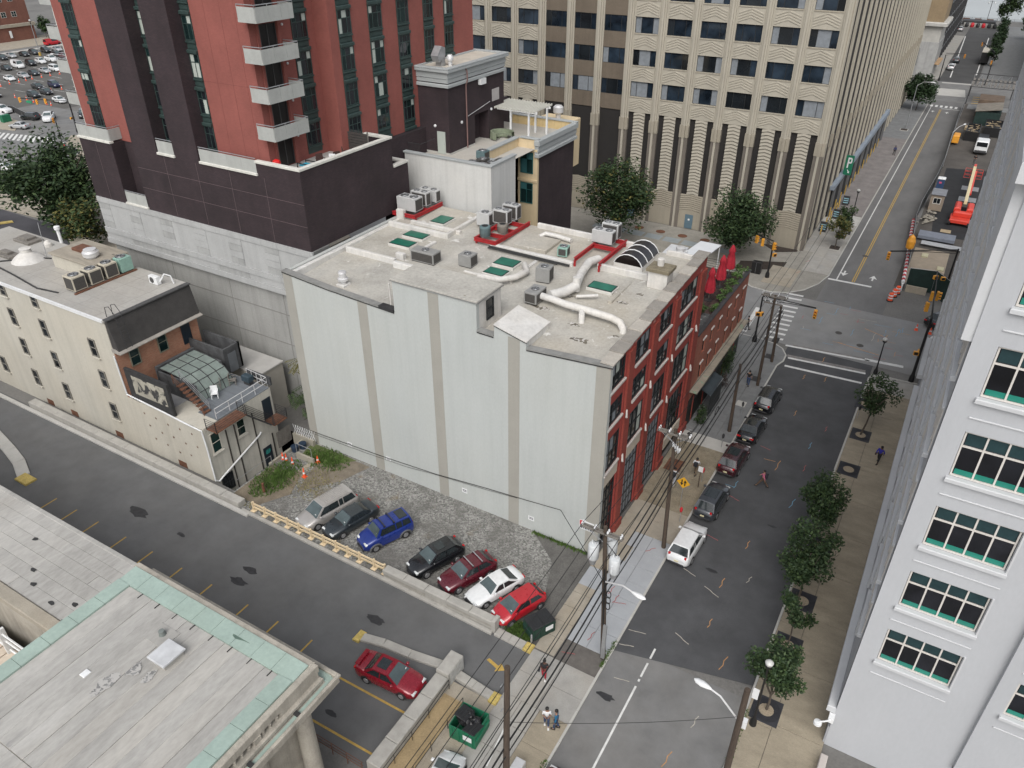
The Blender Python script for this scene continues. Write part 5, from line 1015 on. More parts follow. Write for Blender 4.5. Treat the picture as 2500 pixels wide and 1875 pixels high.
# ---------------------------------------------------------------- vehicles
car_gl = mat('car_glass', (.02, .026, .028), .06, .25, 2.0, obj=True, spec=.8); car_gl2 = mat('car_windscreen', (.07, .095, .098), .08, .3, 1.5, obj=True, spec=.8)
headl = mat('headlamp', (.6, .62, .62), .15, .1, 4, spec=.8); taill = mat('tail_lamp', (.45, .012, .015), .25, .1, 4); plast = mat('bumper_plastic', (.03, .03, .032), .7, .15, 4); rimm = mat('alloy_rim', (.38, .38, .39), .35, .15, 4, metal=.6); platem = mat('plate_pale', (.6, .55, .35), .6, .1, 4)
def lerp(pts, x):
    if x <= pts[0][0]: return pts[0][1]
    for (a, va), (b_, vb) in zip(pts, pts[1:]):
        if x <= b_: return va + (vb - va) * (x - a) / (b_ - a)
    return pts[-1][1]
CT = {  # L, W, H, wheelbase, wheel r, hood z, belt z, tail z, windscreen base, roof front, roof rear, rear glass base
 'sedan': (4.6, 1.78, 1.46, 2.62, .31, .93, .97, 1.06, 1.02, .22, -.92, -1.62),
 'coupe': (4.45, 1.72, 1.38, 2.62, .30, .86, .9, .98, .85, .1, -.85, -1.7),
 'hatch': (4.0, 1.7, 1.45, 2.55, .29, .93, .98, 1.02, 1.2, .3, -1.35, -1.82),
 'crossover': (4.45, 1.8, 1.6, 2.64, .34, 1.02, 1.07, 1.12, 1.0, .22, -1.35, -1.95),
 'suv': (4.55, 1.84, 1.68, 2.65, .35, 1.06, 1.12, 1.15, 1.08, .32, -1.6, -2.05),
 'boxy': (4.32, 1.82, 1.8, 2.58, .34, 1.14, 1.18, 1.2, 1.1, .62, -1.9, -2.05),
 'minivan': (5.1, 1.92, 1.74, 3.0, .33, 1.02, 1.06, 1.1, 1.5, .62, -2.1, -2.4),
 'van': (5.4, 1.98, 2.1, 3.4, .35, 1.12, 1.2, 1.25, 1.75, 1.2, -2.55, -2.65),
 'pickup': (5.7, 2.0, 1.85, 3.6, .4, 1.2, 1.25, 1.25, 1.25, .6, -.55, -.75)}
_cp = {}
def car_meshes(kind, pm):
    key = (kind, pm.name)
    if key in _cp: return _cp[key]
    L_, W_, H, wb, wr, hz, bz, tz, xw, xf, xr, xg = CT[kind]; h2, w2 = L_ / 2, W_ / 2
    top = [(-h2, tz - .3), (-h2 + .1, tz - .06), (-h2 + .3, tz), (xg, tz + .02), (xg + .3, bz), (xw - .2, bz), (xw, hz + .04), (h2 - .55, hz - .08), (h2 - .15, hz - .24), (h2, hz - .42)]
    plan = [(-h2, w2 * .74), (-h2 + .12, w2 * .9), (-h2 + .5, w2 * .98), (-h2 + 1.2, w2), (h2 - 1.2, w2), (h2 - .5, w2 * .95), (h2 - .15, w2 * .8), (h2, w2 * .62)]
    bot = [(-h2, .42), (-h2 + .3, .26), (0, .22), (h2 - .35, .22), (h2, .34)]
    xs = sorted(set([-h2, -h2 + .06, -h2 + .15, -h2 + .35, -h2 + .8, xg, xg + .3, 0, xw - .2, xw, h2 - .9, h2 - .5, h2 - .28, h2 - .1, h2] + [-wb / 2, wb / 2]))
    rows = []
    for x in xs:
        w, zt, zb = lerp(plan, x), lerp(top, x), lerp(bot, x)
        half = [(.86 * w, zb), (.985 * w, zb + .1), (w, zb + (zt - zb) * .45), (.985 * w, zt - .2 * min(1, (zt - zb))), (.93 * w, zt - .06), (.84 * w, zt), (.4 * w, zt + .025), (0, zt + .035)]
        rows.append([(x, -y, z) for y, z in half] + [(x, y, z) for y, z in half[-2::-1]])
    b = MB(); b.grid(rows); b.poly(rows[0][::-1]); b.poly(rows[-1])
    # greenhouse shell
    wb_, wt = w2 * .9, w2 * .72
    def side(x, t, sgn, o=0): # t 0 belt .. 1 roof
        return (x, sgn * (wb_ + (wt - wb_) * t + o), bz - .04 + (H - .05 - bz + .04) * t)
    gr = [[side(xg + .0, 0, -1), side(xr, 1, -1)], [side(xw - .02, 0, -1), side(xf, 1, -1)]]
    cab = MB()
    for sgn in (-1, 1): cab.poly([side(xg, 0, sgn), side(xw, 0, sgn), side(xf, 1, sgn), side(xr, 1, sgn)])
    zr_ = H - .05
    def rf_(x): return [(x, y * wt, zr_ + .05 * (1 - y * y)) for y in (-1, -.7, -.3, 0, .3, .7, 1)]
    cab.grid([rf_(xr), rf_(xr * .6 + xf * .4), rf_(xf)])
    cab.poly([side(xw, 0, -1), side(xw, 0, 1)] + rf_(xf)[::-1]); cab.poly([side(xg, 0, 1), side(xg, 0, -1)] + rf_(xr))
    if kind == 'pickup':
        pass
    bm_ = MB(); bm_.v = b.v + cab.v; bm_.f = b.f + [tuple(i + len(b.v) for i in f) for f in cab.f]; bm_.mi = [0] * len(bm_.f)
    out = {'body': [bm_.mesh('body', pm, 38)]}
    # glazing
    def inset(P, m):
        c = sum((Vector(p) for p in P), Vector()) / len(P); return [tuple(Vector(p) + (c - Vector(p)).normalized() * m) for p in P]
    n_ = 1.02
    ws = inset([side(xw - .01, .02, -1), side(xw - .01, .02, 1), (xf + .0, wt, zr_), (xf + .0, -wt, zr_)], .09); off = Vector((.45, 0, .89)) * .012
    out['windscreen'] = [MB().poly([tuple(Vector(p) + off + Vector((.012, 0, 0))) for p in ws]).mesh('windscreen', car_gl2, fix=False)]
    rg = inset([side(xg, .05, 1), side(xg, .05, -1), (xr, -wt, zr_), (xr, wt, zr_)], .1); off = Vector((-.7, 0, .7)) * .02
    out['rear_window'] = [MB().poly([tuple(Vector(p) + off) for p in rg]).mesh('rear_window', car_gl, fix=False)]
    sd = []
    xm = (xf + xr) / 2 + .05
    rows_ = [(xm + .04, None)]
    for sgn in (-1, 1):
        def pt_(x, t): return side(x, t, sgn, .012)
        def xa_(t): return xw - .12 + (xf - xw) * t
        def xb_(t): return xg + .14 + (xr - xg) * t
        f1 = [pt_(xm + .04, .12), pt_(xa_(.12) - .1, .12), pt_(xa_(.9), .9), pt_(xm + .04, .9)]; sd.append(f1)
        x2 = xr + .25 if kind in ('suv', 'minivan', 'boxy', 'crossover', 'van') else None
        if kind == 'pickup': sd.append([pt_(xb_(.12), .12), pt_(xm - .04, .12), pt_(xm - .04, .9), pt_(xb_(.9), .9)])
        elif kind != 'van':
            if x2 is not None and kind in ('minivan', 'suv', 'boxy'):
                x3 = xr + (.75 if kind != 'minivan' else 1.0)
                sd.append([pt_(x3 + .04, .12), pt_(xm - .04, .12), pt_(xm - .04, .9), pt_(x3 + .04, .9)]); sd.append([pt_(xb_(.12), .12), pt_(x3 - .04, .12), pt_(x3 - .04, .9), pt_(xb_(.9), .9)])
            else: sd.append([pt_(xb_(.12) + .1, .14), pt_(xm - .04, .12), pt_(xm - .04, .9), pt_(xb_(.9) + .05, .88)])
    out['side_window'] = [MB().poly(p).mesh('side_window', car_gl, fix=False) for p in sd]
    out['wheel_arch'] = []
    for sx in (-wb / 2, wb / 2):
        for sgn in (-1, 1):
            q = MB(); pts = [(sx + (wr + .1) * math.cos(a), sgn * (w2 * .985 + .006), .24 + (wr + .08) * max(0, math.sin(a)) + .06) for a in [math.pi * k / 10 for k in range(11)]]
            q.poly(pts + [(sx - wr - .1, sgn * (w2 * .985 + .006), .2), (sx + wr + .1, sgn * (w2 * .985 + .006), .2)]); out['wheel_arch'].append(q.mesh('wheel_arch', plast, fix=False))
    out['wheel'] = (MB().lathe([(wr * .62, -.1), (wr * .95, -.11), (wr, -.07), (wr, .07), (wr * .95, .11), (wr * .62, .1)], 18, axis='y').mesh('wheel', rubber, 40), [(sx, sgn * (w2 - .09), wr) for sx in (-wb / 2, wb / 2) for sgn in (-1, 1)])
    rim = MB(); rim.lathe([(wr * .64, -.085), (wr * .6, -.115), (wr * .3, -.1), (.04, -.12)], 16, axis='y')
    out['rim'] = rim.mesh('rim', rimm, 30)
    hl = MB(); hl.bbox(h2 - .5, h2 - .12, -.2, .2, hz - .34, hz - .2, .05)
    out['headlight'] = (hl.mesh('headlight', headl, 60), [(0, s_ * (w2 - .36), 0) for s_ in (-1, 1)])
    tl = MB()
    if kind in ('suv', 'crossover', 'hatch', 'minivan', 'boxy', 'van'): tl.box(-h2 + .07, -h2 + .2, -.08, .08, tz - .2, tz + .0)
    else: tl.box(-h2 + .03, -h2 + .14, -.17, .17, tz - .24, tz - .1)
    out['tail_light'] = (tl.mesh('tail_light', taill), [(0, s_ * (w2 - .3), 0) for s_ in (-1, 1)])
    out['mirror'] = (MB().bbox(xw - .42, xw - .24, -.1, .1, bz + .02, bz + .17, .05).mesh('mirror', pm, 60), [(0, s_ * (w2 + .04), 0) for s_ in (-1, 1)])
    out['grille'] = [MB().bbox(h2 - .1, h2 + .012, -.42, .42, .42, .58, .02).mesh('grille', plast)]
    out['bumper'] = [MB().bbox(h2 - .2, h2 + .02, -.5, .5, .26, .4, .03).mesh('bumper', plast), MB().bbox(-h2 - .03, -h2 + .2, -.6, .6, .36, .52, .04).mesh('bumper', plast)]
    out['number_plate'] = [MB().box(-h2 - .045, -h2 + .02, -.16, .16, .62, .74).mesh('number_plate', platem)]
    if kind == 'pickup': out['load_bed'] = [MB().box(-h2 + .15, xg - .1, -w2 * .78, w2 * .78, bz - .05, bz + .062).mesh('load_bed', plast)]
    _cp[key] = out; return out
def vehicle(kind, pm, label, x, y, head, cat='car', group=None, extras=(), z=0., name=None, simple=False):
    nm = name or {'suv': 'parked_suv', 'van': 'parked_van', 'minivan': 'minivan', 'pickup': 'pickup_truck'}.get(kind, 'parked_car')
    t = thing(nm, label, cat, (x, y, z), R(head), group); M = car_meshes(kind, pm)
    for k, v in M.items():
        if k == 'rim': continue
        if k == 'wheel':
            for p in v[1]:
                o = place('wheel', v[0], t, p, 0 if p[1] < 0 else math.pi, local=True)
                if not simple: place('rim', M['rim'], o, (0, 0, 0), local=True)
        elif isinstance(v, tuple):
            for p in v[1]: place(k, v[0], t, p, local=True)
        else:
            for me in v:
                if simple and k in ('wheel_arch', 'bumper', 'number_plate', 'grille'): continue
                place(k, me, t, None, local=True)
    L_, W_, H, wb = CT[kind][:4]; xf, xr = CT[kind][9:11]
    for e in extras:
        if e == 'sunroof': place('sunroof', MB().box(xf - .95, xf - .25, -.38, .38, H - .02, H + .012).mesh('sunroof', car_gl), t, None, local=True)
        if e == 'bigroof': place('glass_roof', MB().box(xf - 1.3, xf - .12, -.48, .48, H - .03, H + .01).mesh('glass_roof', car_gl), t, None, local=True)
        if e == 'rails':
            for s_ in (-1, 1): place('roof_rail', MB().path([(xf - .1, s_ * W_ * .34, H - .05), (xf - .3, s_ * W_ * .34, H + .05), (xr + .3, s_ * W_ * .34, H + .05), (xr + .1, s_ * W_ * .34, H - .05)], .025, 5).mesh('roof_rail', dkmetal), t, None, local=True)
        if e == 'bars':
            for xx in (xf - .35, xf - 1.15): place('roof_bar', MB().bbox(xx - .04, xx + .04, -W_ * .36, W_ * .36, H + .06, H + .12, .02).mesh('roof_bar', galv if 'red' in label else dkmetal), t, None, local=True)
            for xx in (xf - .35, xf - 1.15):
                for s_ in (-1, 1): place('bar_foot', MB().box(xx - .07, xx + .07, s_ * W_ * .33 - .05, s_ * W_ * .33 + .05, H - .08, H + .07).mesh('bar_foot', black), t, None, local=True)
        if e == 'spoiler': place('spoiler', MB().bbox(-L_ / 2 + .05, -L_ / 2 + .35, -.62, .62, CT[kind][7] + .1, CT[kind][7] + .15, .03).mesh('spoiler', pm), t, None, local=True)
        if e == 'cladding':
            q = MB()
            for sx in (-wb / 2, wb / 2):
                for s_ in (-1, 1): q.path([(sx + .5 * math.cos(math.pi * k / 8), s_ * (W_ / 2 + .01), .28 + .46 * math.sin(math.pi * k / 8)) for k in range(9)], .07, 5)
            place('cladding', q.mesh('cladding', mat('grey_plastic', (.1, .105, .11), .7, .1, 3)), t, None, local=True)
        if e == 'rearglass': place('roof_window', MB().box(xr + .15, xr + .85, -.5, .5, H - .02, H + .012).mesh('roof_window', car_gl), t, None, local=True)
        if e == 'ribs':
            for k in range(7): place('roof_rib', MB().box(xr + .3, xf - .3, -.6 + .2 * k - .02, -.6 + .2 * k + .02, H - .02, H + .02).mesh('roof_rib', pm), t, None, local=True)
        if e == 'dot': place('permit_sticker', MB().box(CT[kind][8] - .2, CT[kind][8] - .16, .45, .57, CT[kind][6] + .13, CT[kind][6] + .2).mesh('permit_sticker', white_pl), t, None, local=True)
    return t
c_silver = paint('paint_champagne', (.42, .40, .38), .3, .3); c_dk = paint('paint_dark_slate', (.028, .036, .042), .25, .2); c_blue = paint('paint_royal_blue', (.008, .028, .2), .25, .1); c_black = paint('paint_black', (.008, .009, .011), .2); c_maroon = paint('paint_maroon', (.10, .007, .016), .22, .15); c_white = paint('paint_white', (.72, .73, .73), .3); c_red = paint('paint_bright_red', (.42, .012, .022), .25); c_crim = paint('paint_crimson', (.25, .008, .02), .22, .15); c_grey = paint('paint_graphite', (.05, .056, .065), .25, .3); c_dmar = paint('paint_dark_maroon', (.045, .008, .012), .22, .1); c_slv2 = paint('paint_silver', (.5, .51, .52), .3, .4)
GP = 'cars in the gravel lot'
vehicle('minivan', c_silver, 'champagne silver minivan with ribbed roof at the left of gravel lot', -20.55, -6.85, -104, 'minivan', GP, ('ribs', 'dot'))
vehicle('sedan', c_dk, 'dark slate sedan between the minivan and the blue boxy car', -18.2, -6.75, -105, 'car', GP, ('dot',))
vehicle('boxy', c_blue, 'royal blue boxy car with grey cladding and roof bars', -14.9, -6.55, -113, 'car', GP, ('bars', 'cladding', 'rearglass', 'dot'))
vehicle('crossover', c_black, 'glossy black crossover with sunroof facing the granite wall', -10.0, -6.75, -112, 'car', GP, ('sunroof', 'dot'))
vehicle('crossover', c_maroon, 'dark red crossover carrying two pale roof bars', -7.15, -6.8, -113, 'car', GP, ('bars', 'dot'))
vehicle('coupe', c_white, 'white two-door coupe between the two red cars in lot', -4.75, -6.95, -113, 'car', GP)
vehicle('hatch', c_red, 'bright red hatchback parked next to the green dumpster', -2.45, -7.5, -112, 'car', GP, ('dot',))
vehicle('sedan', c_crim, 'crimson sedan with sunroof and rear spoiler on the driveway', -6.55, -16.5, 4, 'car', None, ('sunroof', 'spoiler', 'dot'))
vehicle('hatch', c_white, 'white car cut by the bottom frame edge beside open dumpster', .2, -20.7, 98, 'car')
vehicle('sedan', c_maroon, 'maroon car roof just entering the frame at the bottom kerb', 5.7, -18.8, 90, 'car')
vehicle('suv', c_white, 'white suv seen from behind at the near end of kerb line', 5.6, 4.2, 88, 'suv', 'cars parked along the left kerb', ())
vehicle('suv', c_grey, 'graphite suv with glass roof parked between white suv and crossing walker', 5.65, 9.9, 88, 'suv', 'cars parked along the left kerb', ('bigroof',))
vehicle('suv', c_dmar, 'dark maroon suv with orange plate beside the brown pavement', 5.55, 16.2, 88, 'suv', 'cars parked along the left kerb', ('rails', 'bigroof'))
vehicle('sedan', c_black, 'black sedan with reflecting rear window behind the maroon suv', 5.65, 21.6, 88, 'car', 'cars parked along the left kerb', ('sunroof',))
vehicle('suv', c_black, 'black suv with roof rails, farthest on the left kerb', 5.6, 27.2, 88, 'suv', 'cars parked along the left kerb', ('rails',))
vehicle('sedan', c_white, 'white car nosing in at left edge behind curved kerb', -62.2, -13.6, -28, 'car')
# car park to the west, boulevard and far street
cps = [('c1', 'sedan', c_slv2, -247.5, 101.5), ('c2', 'sedan', c_black, -246.5, 105), ('c3', 'crossover', c_grey, -247, 108.5), ('c4', 'suv', c_black, -247, 112.5), ('c5', 'sedan', c_slv2, -246.5, 116),
 ('c17', 'crossover', c_dk, -246, 97.8), ('v', 'van', c_white, -229.3, 92.8), ('c6', 'suv', c_black, -229.6, 96.8), ('c7', 'crossover', c_white, -230.2, 100.3), ('pk', 'pickup', c_white, -230.8, 104), ('c8', 'sedan', c_dk, -238, 110.5), ('c9', 'sedan', c_dk, -228.8, 89.0), ('c18', 'sedan', c_grey, -229.5, 85.6),
 ('c10', 'sedan', c_dk, -214.9, 88.6), ('c11', 'sedan', c_slv2, -215.3, 92.2), ('vw', 'minivan', c_white, -215.4, 95.4), ('c12', 'sedan', c_grey, -214.5, 98.6), ('c13', 'coupe', c_white, -213.4, 80.9), ('c14', 'sedan', c_slv2, -213.8, 85), ('c15', 'suv', paint('paint_navy', (.01, .014, .05), .25), -194.8, 81.8), ('c16', 'sedan', c_black, -196.5, 78.4),
 ('d1', 'crossover', c_dk, -188.0, 72), ('d2', 'sedan', c_black, -188.4, 75.6), ('d3', 'sedan', c_white, -176.8, 71.6), ('d4', 'sedan', c_black, -196.5, 67.2), ('d5', 'crossover', c_maroon, -232, 109), ('d6', 'sedan', c_black, -224, 104.5)]
clab = {'c1': 'silver sedan in the back row of car park, second from left edge', 'c2': 'black sedan in the back row beside the silver sedan', 'c3': 'grey crossover in the back row in front of yellow lamp base', 'c4': 'black suv in the back row of car park', 'c5': 'pale silver sedan at the right end of back row', 'c17': 'dark crossover at the left end of the back row', 'v': 'long white passenger van in the second row', 'c6': 'black suv right of the white passenger van', 'c7': 'white crossover in the second row of car park', 'pk': 'white pickup truck in the second row of car park', 'c8': 'dark sedan half hidden by the tower balcony, upper one', 'c9': 'dark green sedan in front of the passenger van', 'c18': 'grey sedan cut by the left frame edge', 'c10': 'dark sedan in the third row behind the cones', 'c11': 'silver sedan in the third row beside white minivan', 'vw': 'white minivan in the third row with blue nose', 'c12': 'grey sedan at the right end of third row', 'c13': 'white coupe with dark roof at left of the cone line', 'c14': 'silver sedan beside the white coupe at cone line', 'c15': 'navy suv standing alone mid car park', 'c16': 'black sedan tucked behind the navy suv', 'd1': 'dark crossover in the front pair of car park', 'd2': 'black sedan in the front pair of car park', 'd3': 'white sedan nearest the fence in car park', 'd4': 'black sedan by the left frame edge, lower row', 'd5': 'dark red crossover behind the white pickup', 'd6': 'black sedan behind the white minivan'}
for k, kind, pm, x, y in cps: vehicle(kind, pm, clab[k], x, y, -8 if kind not in ('suv',) else -10, {'van': 'van', 'minivan': 'minivan', 'pickup': 'pickup', 'suv': 'suv'}.get(kind, 'car'), 'vehicles in the western car park', simple=True)
vehicle('sedan', c_slv2, 'silver sedan driving past the zebra crossing at upper left', -161, 52.2, 196, 'car', None, simple=True, name='moving_car')
vehicle('suv', c_black, 'black suv behind the silver sedan on the boulevard', -166.5, 58, 196, 'suv', None, simple=True, name='moving_suv')
vehicle('pickup', c_white, 'white pickup turning under the traffic signals at upper left', -162.5, 59.8, -40, 'pickup', None, simple=True)
vehicle('suv', c_black, 'black suv waiting beside the tower edge at upper left', -158.5, 65.5, -35, 'suv', None, simple=True)
vehicle('pickup', c_white, 'white pickup entering at the left frame edge by the fence', -178.5, 58.4, 8, 'pickup', None, simple=True)
vehicle('van', paint('paint_van_red', (.5, .012, .02), .3), 'bright red van on the far road beyond the car park', -259.3, 122.6, 92, 'van', None, simple=True)
vehicle('coupe', c_white, 'white car partly hidden behind the big tree at left', -134.0, 33.4, 20, 'car', None, simple=True)
vehicle('sedan', c_white, 'white car behind the big tree near the tower corner', -110, 31, 100, 'car', None, simple=True)
vehicle('suv', c_slv2, 'pale suv first in the pair at the far kerb', 5.3, 228, 91, 'suv', None, simple=True); vehicle('suv', c_dk, 'dark suv second in the pair at the far kerb', 5.6, 241, 91, 'suv', None, simple=True); vehicle('sedan', c_slv2, 'silver car by the riverside barrier', 1.4, 314, 90, 'car', None, simple=True)
vehicle('sedan', c_black, 'black car emerging behind the white office wall', 18.6, 54.2, 60, 'car', None, simple=True); vehicle('sedan', c_white, 'white car beside the black one at white office wall', 19.6, 49.5, 60, 'car', None, simple=True); vehicle('minivan', c_white, 'white van on the cross street left of far signals', -3.2, 212, 0, 'van', None, simple=True)
t = thing('box_truck', 'black box truck with pale top on the far street', 'truck', (12.9, 245, 0)); MB().bbox(11.8, 14.0, 240, 249.5, .6, 3.5, .05).obj('box', black, t); MB().bbox(11.75, 14.05, 239.9, 249.6, 3.5, 3.6, .02).obj('roof_panel', mat('truck_roof', (.5, .47, .4), .7, .1, 1), t); MB().bbox(11.9, 13.9, 249.7, 252, .5, 2.4, .2).obj('cab', black, t)
for p in ((11.85, 242), (13.75, 242), (11.85, 251), (13.75, 251)): MB().lathe([(.45, -.12), (.45, .12)], 12, (p[0], p[1], .45), axis='x').obj('wheel', rubber, t)

# ---------------------------------------------------------------- people
skin = mat('skin', (.3, .17, .11), .6, .1, 8); skin_d = mat('skin_brown', (.12, .06, .04), .6, .1, 8); hairm = mat('hair_black', (.01, .009, .009), .6, .2, 10); shoe_w = mat('shoe_white', (.65, .65, .63), .6, .1, 6); shoe_d = mat('shoe_dark', (.02, .018, .016), .6, .1, 6); jeans = mat('denim', (.03, .055, .12), .85, .2, 10); bagm = mat('bag_black', (.015, .016, .022), .7, .2, 8)
TMPS = bpy.data.scenes.new('workshop')
def skinmesh(name, verts, edges, m, subd=1):
    bm = bmesh.new(); ly = bm.verts.layers.skin.verify(); bv = []
    for i, v in enumerate(verts):
        q = bm.verts.new(v[:3]); q[ly].radius = (v[3], v[4] if len(v) > 4 else v[3]); q[ly].use_root = (i == 0); bv.append(q)
    for a_, b_ in edges: bm.edges.new((bv[a_], bv[b_]))
    me = bpy.data.meshes.new(name); bm.to_mesh(me); bm.free(); o = bpy.data.objects.new('tmp', me); TMPS.collection.objects.link(o)
    o.modifiers.new('s', 'SKIN').use_smooth_shade = True; sd = o.modifiers.new('d', 'SUBSURF'); sd.levels = subd; sd.render_levels = subd
    TMPS.view_layers[0].update()
    ev = o.evaluated_get(TMPS.view_layers[0].depsgraph); r_ = bpy.data.meshes.new_from_object(ev); r_.name = name; r_.materials.clear(); r_.materials.append(m)
    bpy.data.objects.remove(o, do_unlink=True); return r_
def person(label, x, y, head, top, bottom, shoes=None, sk=None, stride=0., arms='down', bag=None, hair='short', z=.12, s=1.0, sleeves=.5, shirt2=None, look=0.):
    """figure facing +x; stride = length of step; arms: down, phone, swing"""
    sk = sk or skin; shoes = shoes or shoe_d
    t = thing('person', label, 'person', (x, y, z), R(head)); t.scale = (s, s, s)
    def leg(sg, f):  # hip, knee, ankle, toe
        hip = (0, .09 * sg, .92); kn = (f * .5 + .03, .1 * sg, .5); an = (f - (.06 if f < 0 else 0), .1 * sg, .1 + (.06 if f < -.1 else 0)); to = (an[0] + .17, .11 * sg, .04); return hip, kn, an, to
    l1, l2 = leg(1, stride / 2), leg(-1, -stride / 2)
    if arms == 'phone': A = [((.02, .2 * q, 1.43), (.03, .26 * q, 1.15), (.24, .1 * q, 1.18)) for q in (1, -1)]
    elif arms == 'swing': A = [((.0, .2, 1.43), (-.12, .27, 1.17), (-.16 * stride - .05, .26, .95)), ((.0, -.2, 1.43), (.1, -.27, 1.18), (.28, -.22, 1.05))]
    else: A = [((0, .2 * q, 1.43), (-.03, .27 * q, 1.15), (.05, .28 * q, .9)) for q in (1, -1)]
    V = [(0, 0, .98, .12, .15), (0, 0, 1.2, .115, .14), (0, 0, 1.38, .12, .16), (0, 0, 1.5, .055, .055), (.015, 0, 1.58, .07, .07), (.02, 0, 1.66, .1, .085), (.01, 0, 1.74, .07, .065)]; E_ = [(0, 1), (1, 2), (2, 3), (3, 4), (4, 5), (5, 6)]
    for lg in (l1, l2):
        i = len(V); V += [(*lg[0], .085), (*lg[1], .06), (*lg[2], .042), (*lg[3], .035)]; E_ += [(0, i), (i, i + 1), (i + 1, i + 2), (i + 2, i + 3)]
    for a in A:
        i = len(V); V += [(*a[0], .055), (*a[1], .042), (*a[2], .03)]; E_ += [(2, i), (i, i + 1), (i + 1, i + 2)]
    body = skinmesh('body', V, E_, sk)
    o = place('body', body, t, None, local=True)
    hb_ = MB()
    for a in A:  # hands: palm and five fingers
        d = (Vector(a[2]) - Vector(a[1])).normalized(); p = Vector(a[2]); sd_ = d.cross(Vector((0, 0, 1))).normalized() if abs(d.z) < .9 else Vector((1, 0, 0)); hb_.tube(p - d * .01, p + d * .07, .034, .036, 6)
        for k in range(4): q = p + d * .06 + sd_ * (.018 * (k - 1.5)); ln = (.055, .068, .064, .048)[k]; hb_.path([q, q + d * ln * .6, q + d * ln + Vector((0, 0, -.012))], .009, 4)
        q = p + d * .02 + sd_ * .034; hb_.path([q, q + d * .025 + sd_ * .02, q + d * .05 + sd_ * .022], .01, 4)
    place('hands', hb_.mesh('hands', sk), o, None, local=True)
    fc_ = MB(); fc_.tube((.115, 0, 1.64), (.14, 0, 1.62), .014, .02, 5); fc_.tube((.11, -.03, 1.585), (.113, .03, 1.585), .008, n=4); 
    for q in (-1, 1): fc_.lathe([(.012, 0), (.004, .008)], 6, (.108, .034 * q, 1.672)); fc_.lathe([(.025, -.008), (.02, .008)], 6, (.01, .088 * q, 1.65), axis='y')
    place('face', fc_.mesh('face', sk), o, None, local=True)
    # clothes
    V = [(0, 0, .93, .135, .165), (0, 0, 1.2, .128, .155), (0, 0, 1.4, .13, .175), (0, 0, 1.48, .07, .08)]; E_ = [(0, 1), (1, 2), (2, 3)]
    for a in A:
        m_ = Vector(a[1]) + (Vector(a[2]) - Vector(a[1])) * (sleeves - .5) * 2 if sleeves > .5 else Vector(a[0]) + (Vector(a[1]) - Vector(a[0])) * sleeves * 2
        i = len(V); V += [(*a[0], .07), (*(a[1] if sleeves > .5 else tuple(m_)), .058)]; E_ += [(2, i), (i, i + 1)]
        if sleeves > .5: V.append((*m_, .046)); E_.append((i + 1, i + 2))
    place('shirt', skinmesh('shirt', V, E_, top), t, None, local=True)
    V = [(0, 0, .97, .132, .16)]; E_ = []
    for lg in (l1, l2): i = len(V); V += [(*lg[0], .1), (*lg[1], .076), (lg[2][0], lg[2][1], lg[2][2] + .02, .062)]; E_ += [(0, i), (i, i + 1), (i + 1, i + 2)]
    place('trousers', skinmesh('trousers', V, E_, bottom), t, None, local=True)
    for lg in (l1, l2): place('shoe', MB().bbox(lg[2][0] - .09, lg[2][0] + .2, lg[2][1] - .055, lg[2][1] + .055, lg[2][2] - .1, lg[2][2] + .0, .03).mesh('shoe', shoes, 50), t, None, local=True)
    hm = MB(); hm.lathe([(.085, 1.62), (.112, 1.68), (.108, 1.74), (.07, 1.79), (.02, 1.81)], 12, (-.005, 0, 0))
    if hair == 'bun': hm.lathe([(.02, 1.78), (.06, 1.82), (.05, 1.88), (.01, 1.9)], 8, (-.05, 0, 0))
    if hair == 'long': hm.lathe([(.05, 1.4), (.1, 1.5), (.11, 1.66), (.09, 1.74)], 10, (-.06, 0, 0))
    place('hair', hm.mesh('hair', hairm, 60), t, None, local=True)
    if bag == 'pack': place('backpack', MB().bbox(-.32, -.12, -.16, .16, 1.02, 1.46, .06).mesh('backpack', bagm, 50), t, None, local=True)
    if bag == 'hand': place('handbag', MB().bbox(-.05, .18, -.36, -.26, .78, 1.0, .03).path([(-.02, -.31, 1.0), (.06, -.29, 1.2), (.14, -.31, 1.0)], .012, 5).mesh('handbag', bagm, 50), t, None, local=True)
    if arms == 'phone': place('phone', MB().box(.27, .35, -.04, .04, 1.18, 1.195).mesh('phone', black), t, None, local=True)
    return t
def cloth(n, c): return mat('cloth_' + n, c, .9, .15, 12, obj=True)
person('woman in black top and red trousers walking on the pavement', 1.73, -11.5, -70, cloth('black', (.02, .02, .022)), cloth('red', (.33, .015, .03)), shoe_w, skin_d, .18, 'phone', 'hand', 'bun', sleeves=.25)
person('man in white shirt and jeans looking at his phone', 3.45, -14.35, -60, cloth('white', (.66, .66, .66)), jeans, shoe_w, skin, .22, 'phone', None, sleeves=.45)
person('man in blue checked shirt standing beside the man in white', 4.0, -14.2, -165, cloth('blue', (.015, .13, .25)), jeans, shoe_d, skin, .2, 'down', None, sleeves=.95)
person('student with dark backpack and white shirt walking away', 3.2, 13.0, 85, cloth('white2', (.6, .62, .64)), cloth('khaki', (.16, .12, .08)), shoe_d, skin, .45, 'swing', 'pack', sleeves=.5)
person('student in white and black partly hidden by the utility pole', 2.05, 10.8, 85, cloth('white2', (.6, .62, .64)), cloth('pale_grey', (.4, .42, .46)), shoe_w, skin, .5, 'swing', 'pack', sleeves=.5)
person('man in pink shirt striding across the road with backpack', 8.55, 14.4, 180, cloth('pink', (.5, .14, .22)), cloth('brown', (.12, .075, .05)), shoe_d, skin, .85, 'swing', 'pack', z=.005, sleeves=.95)
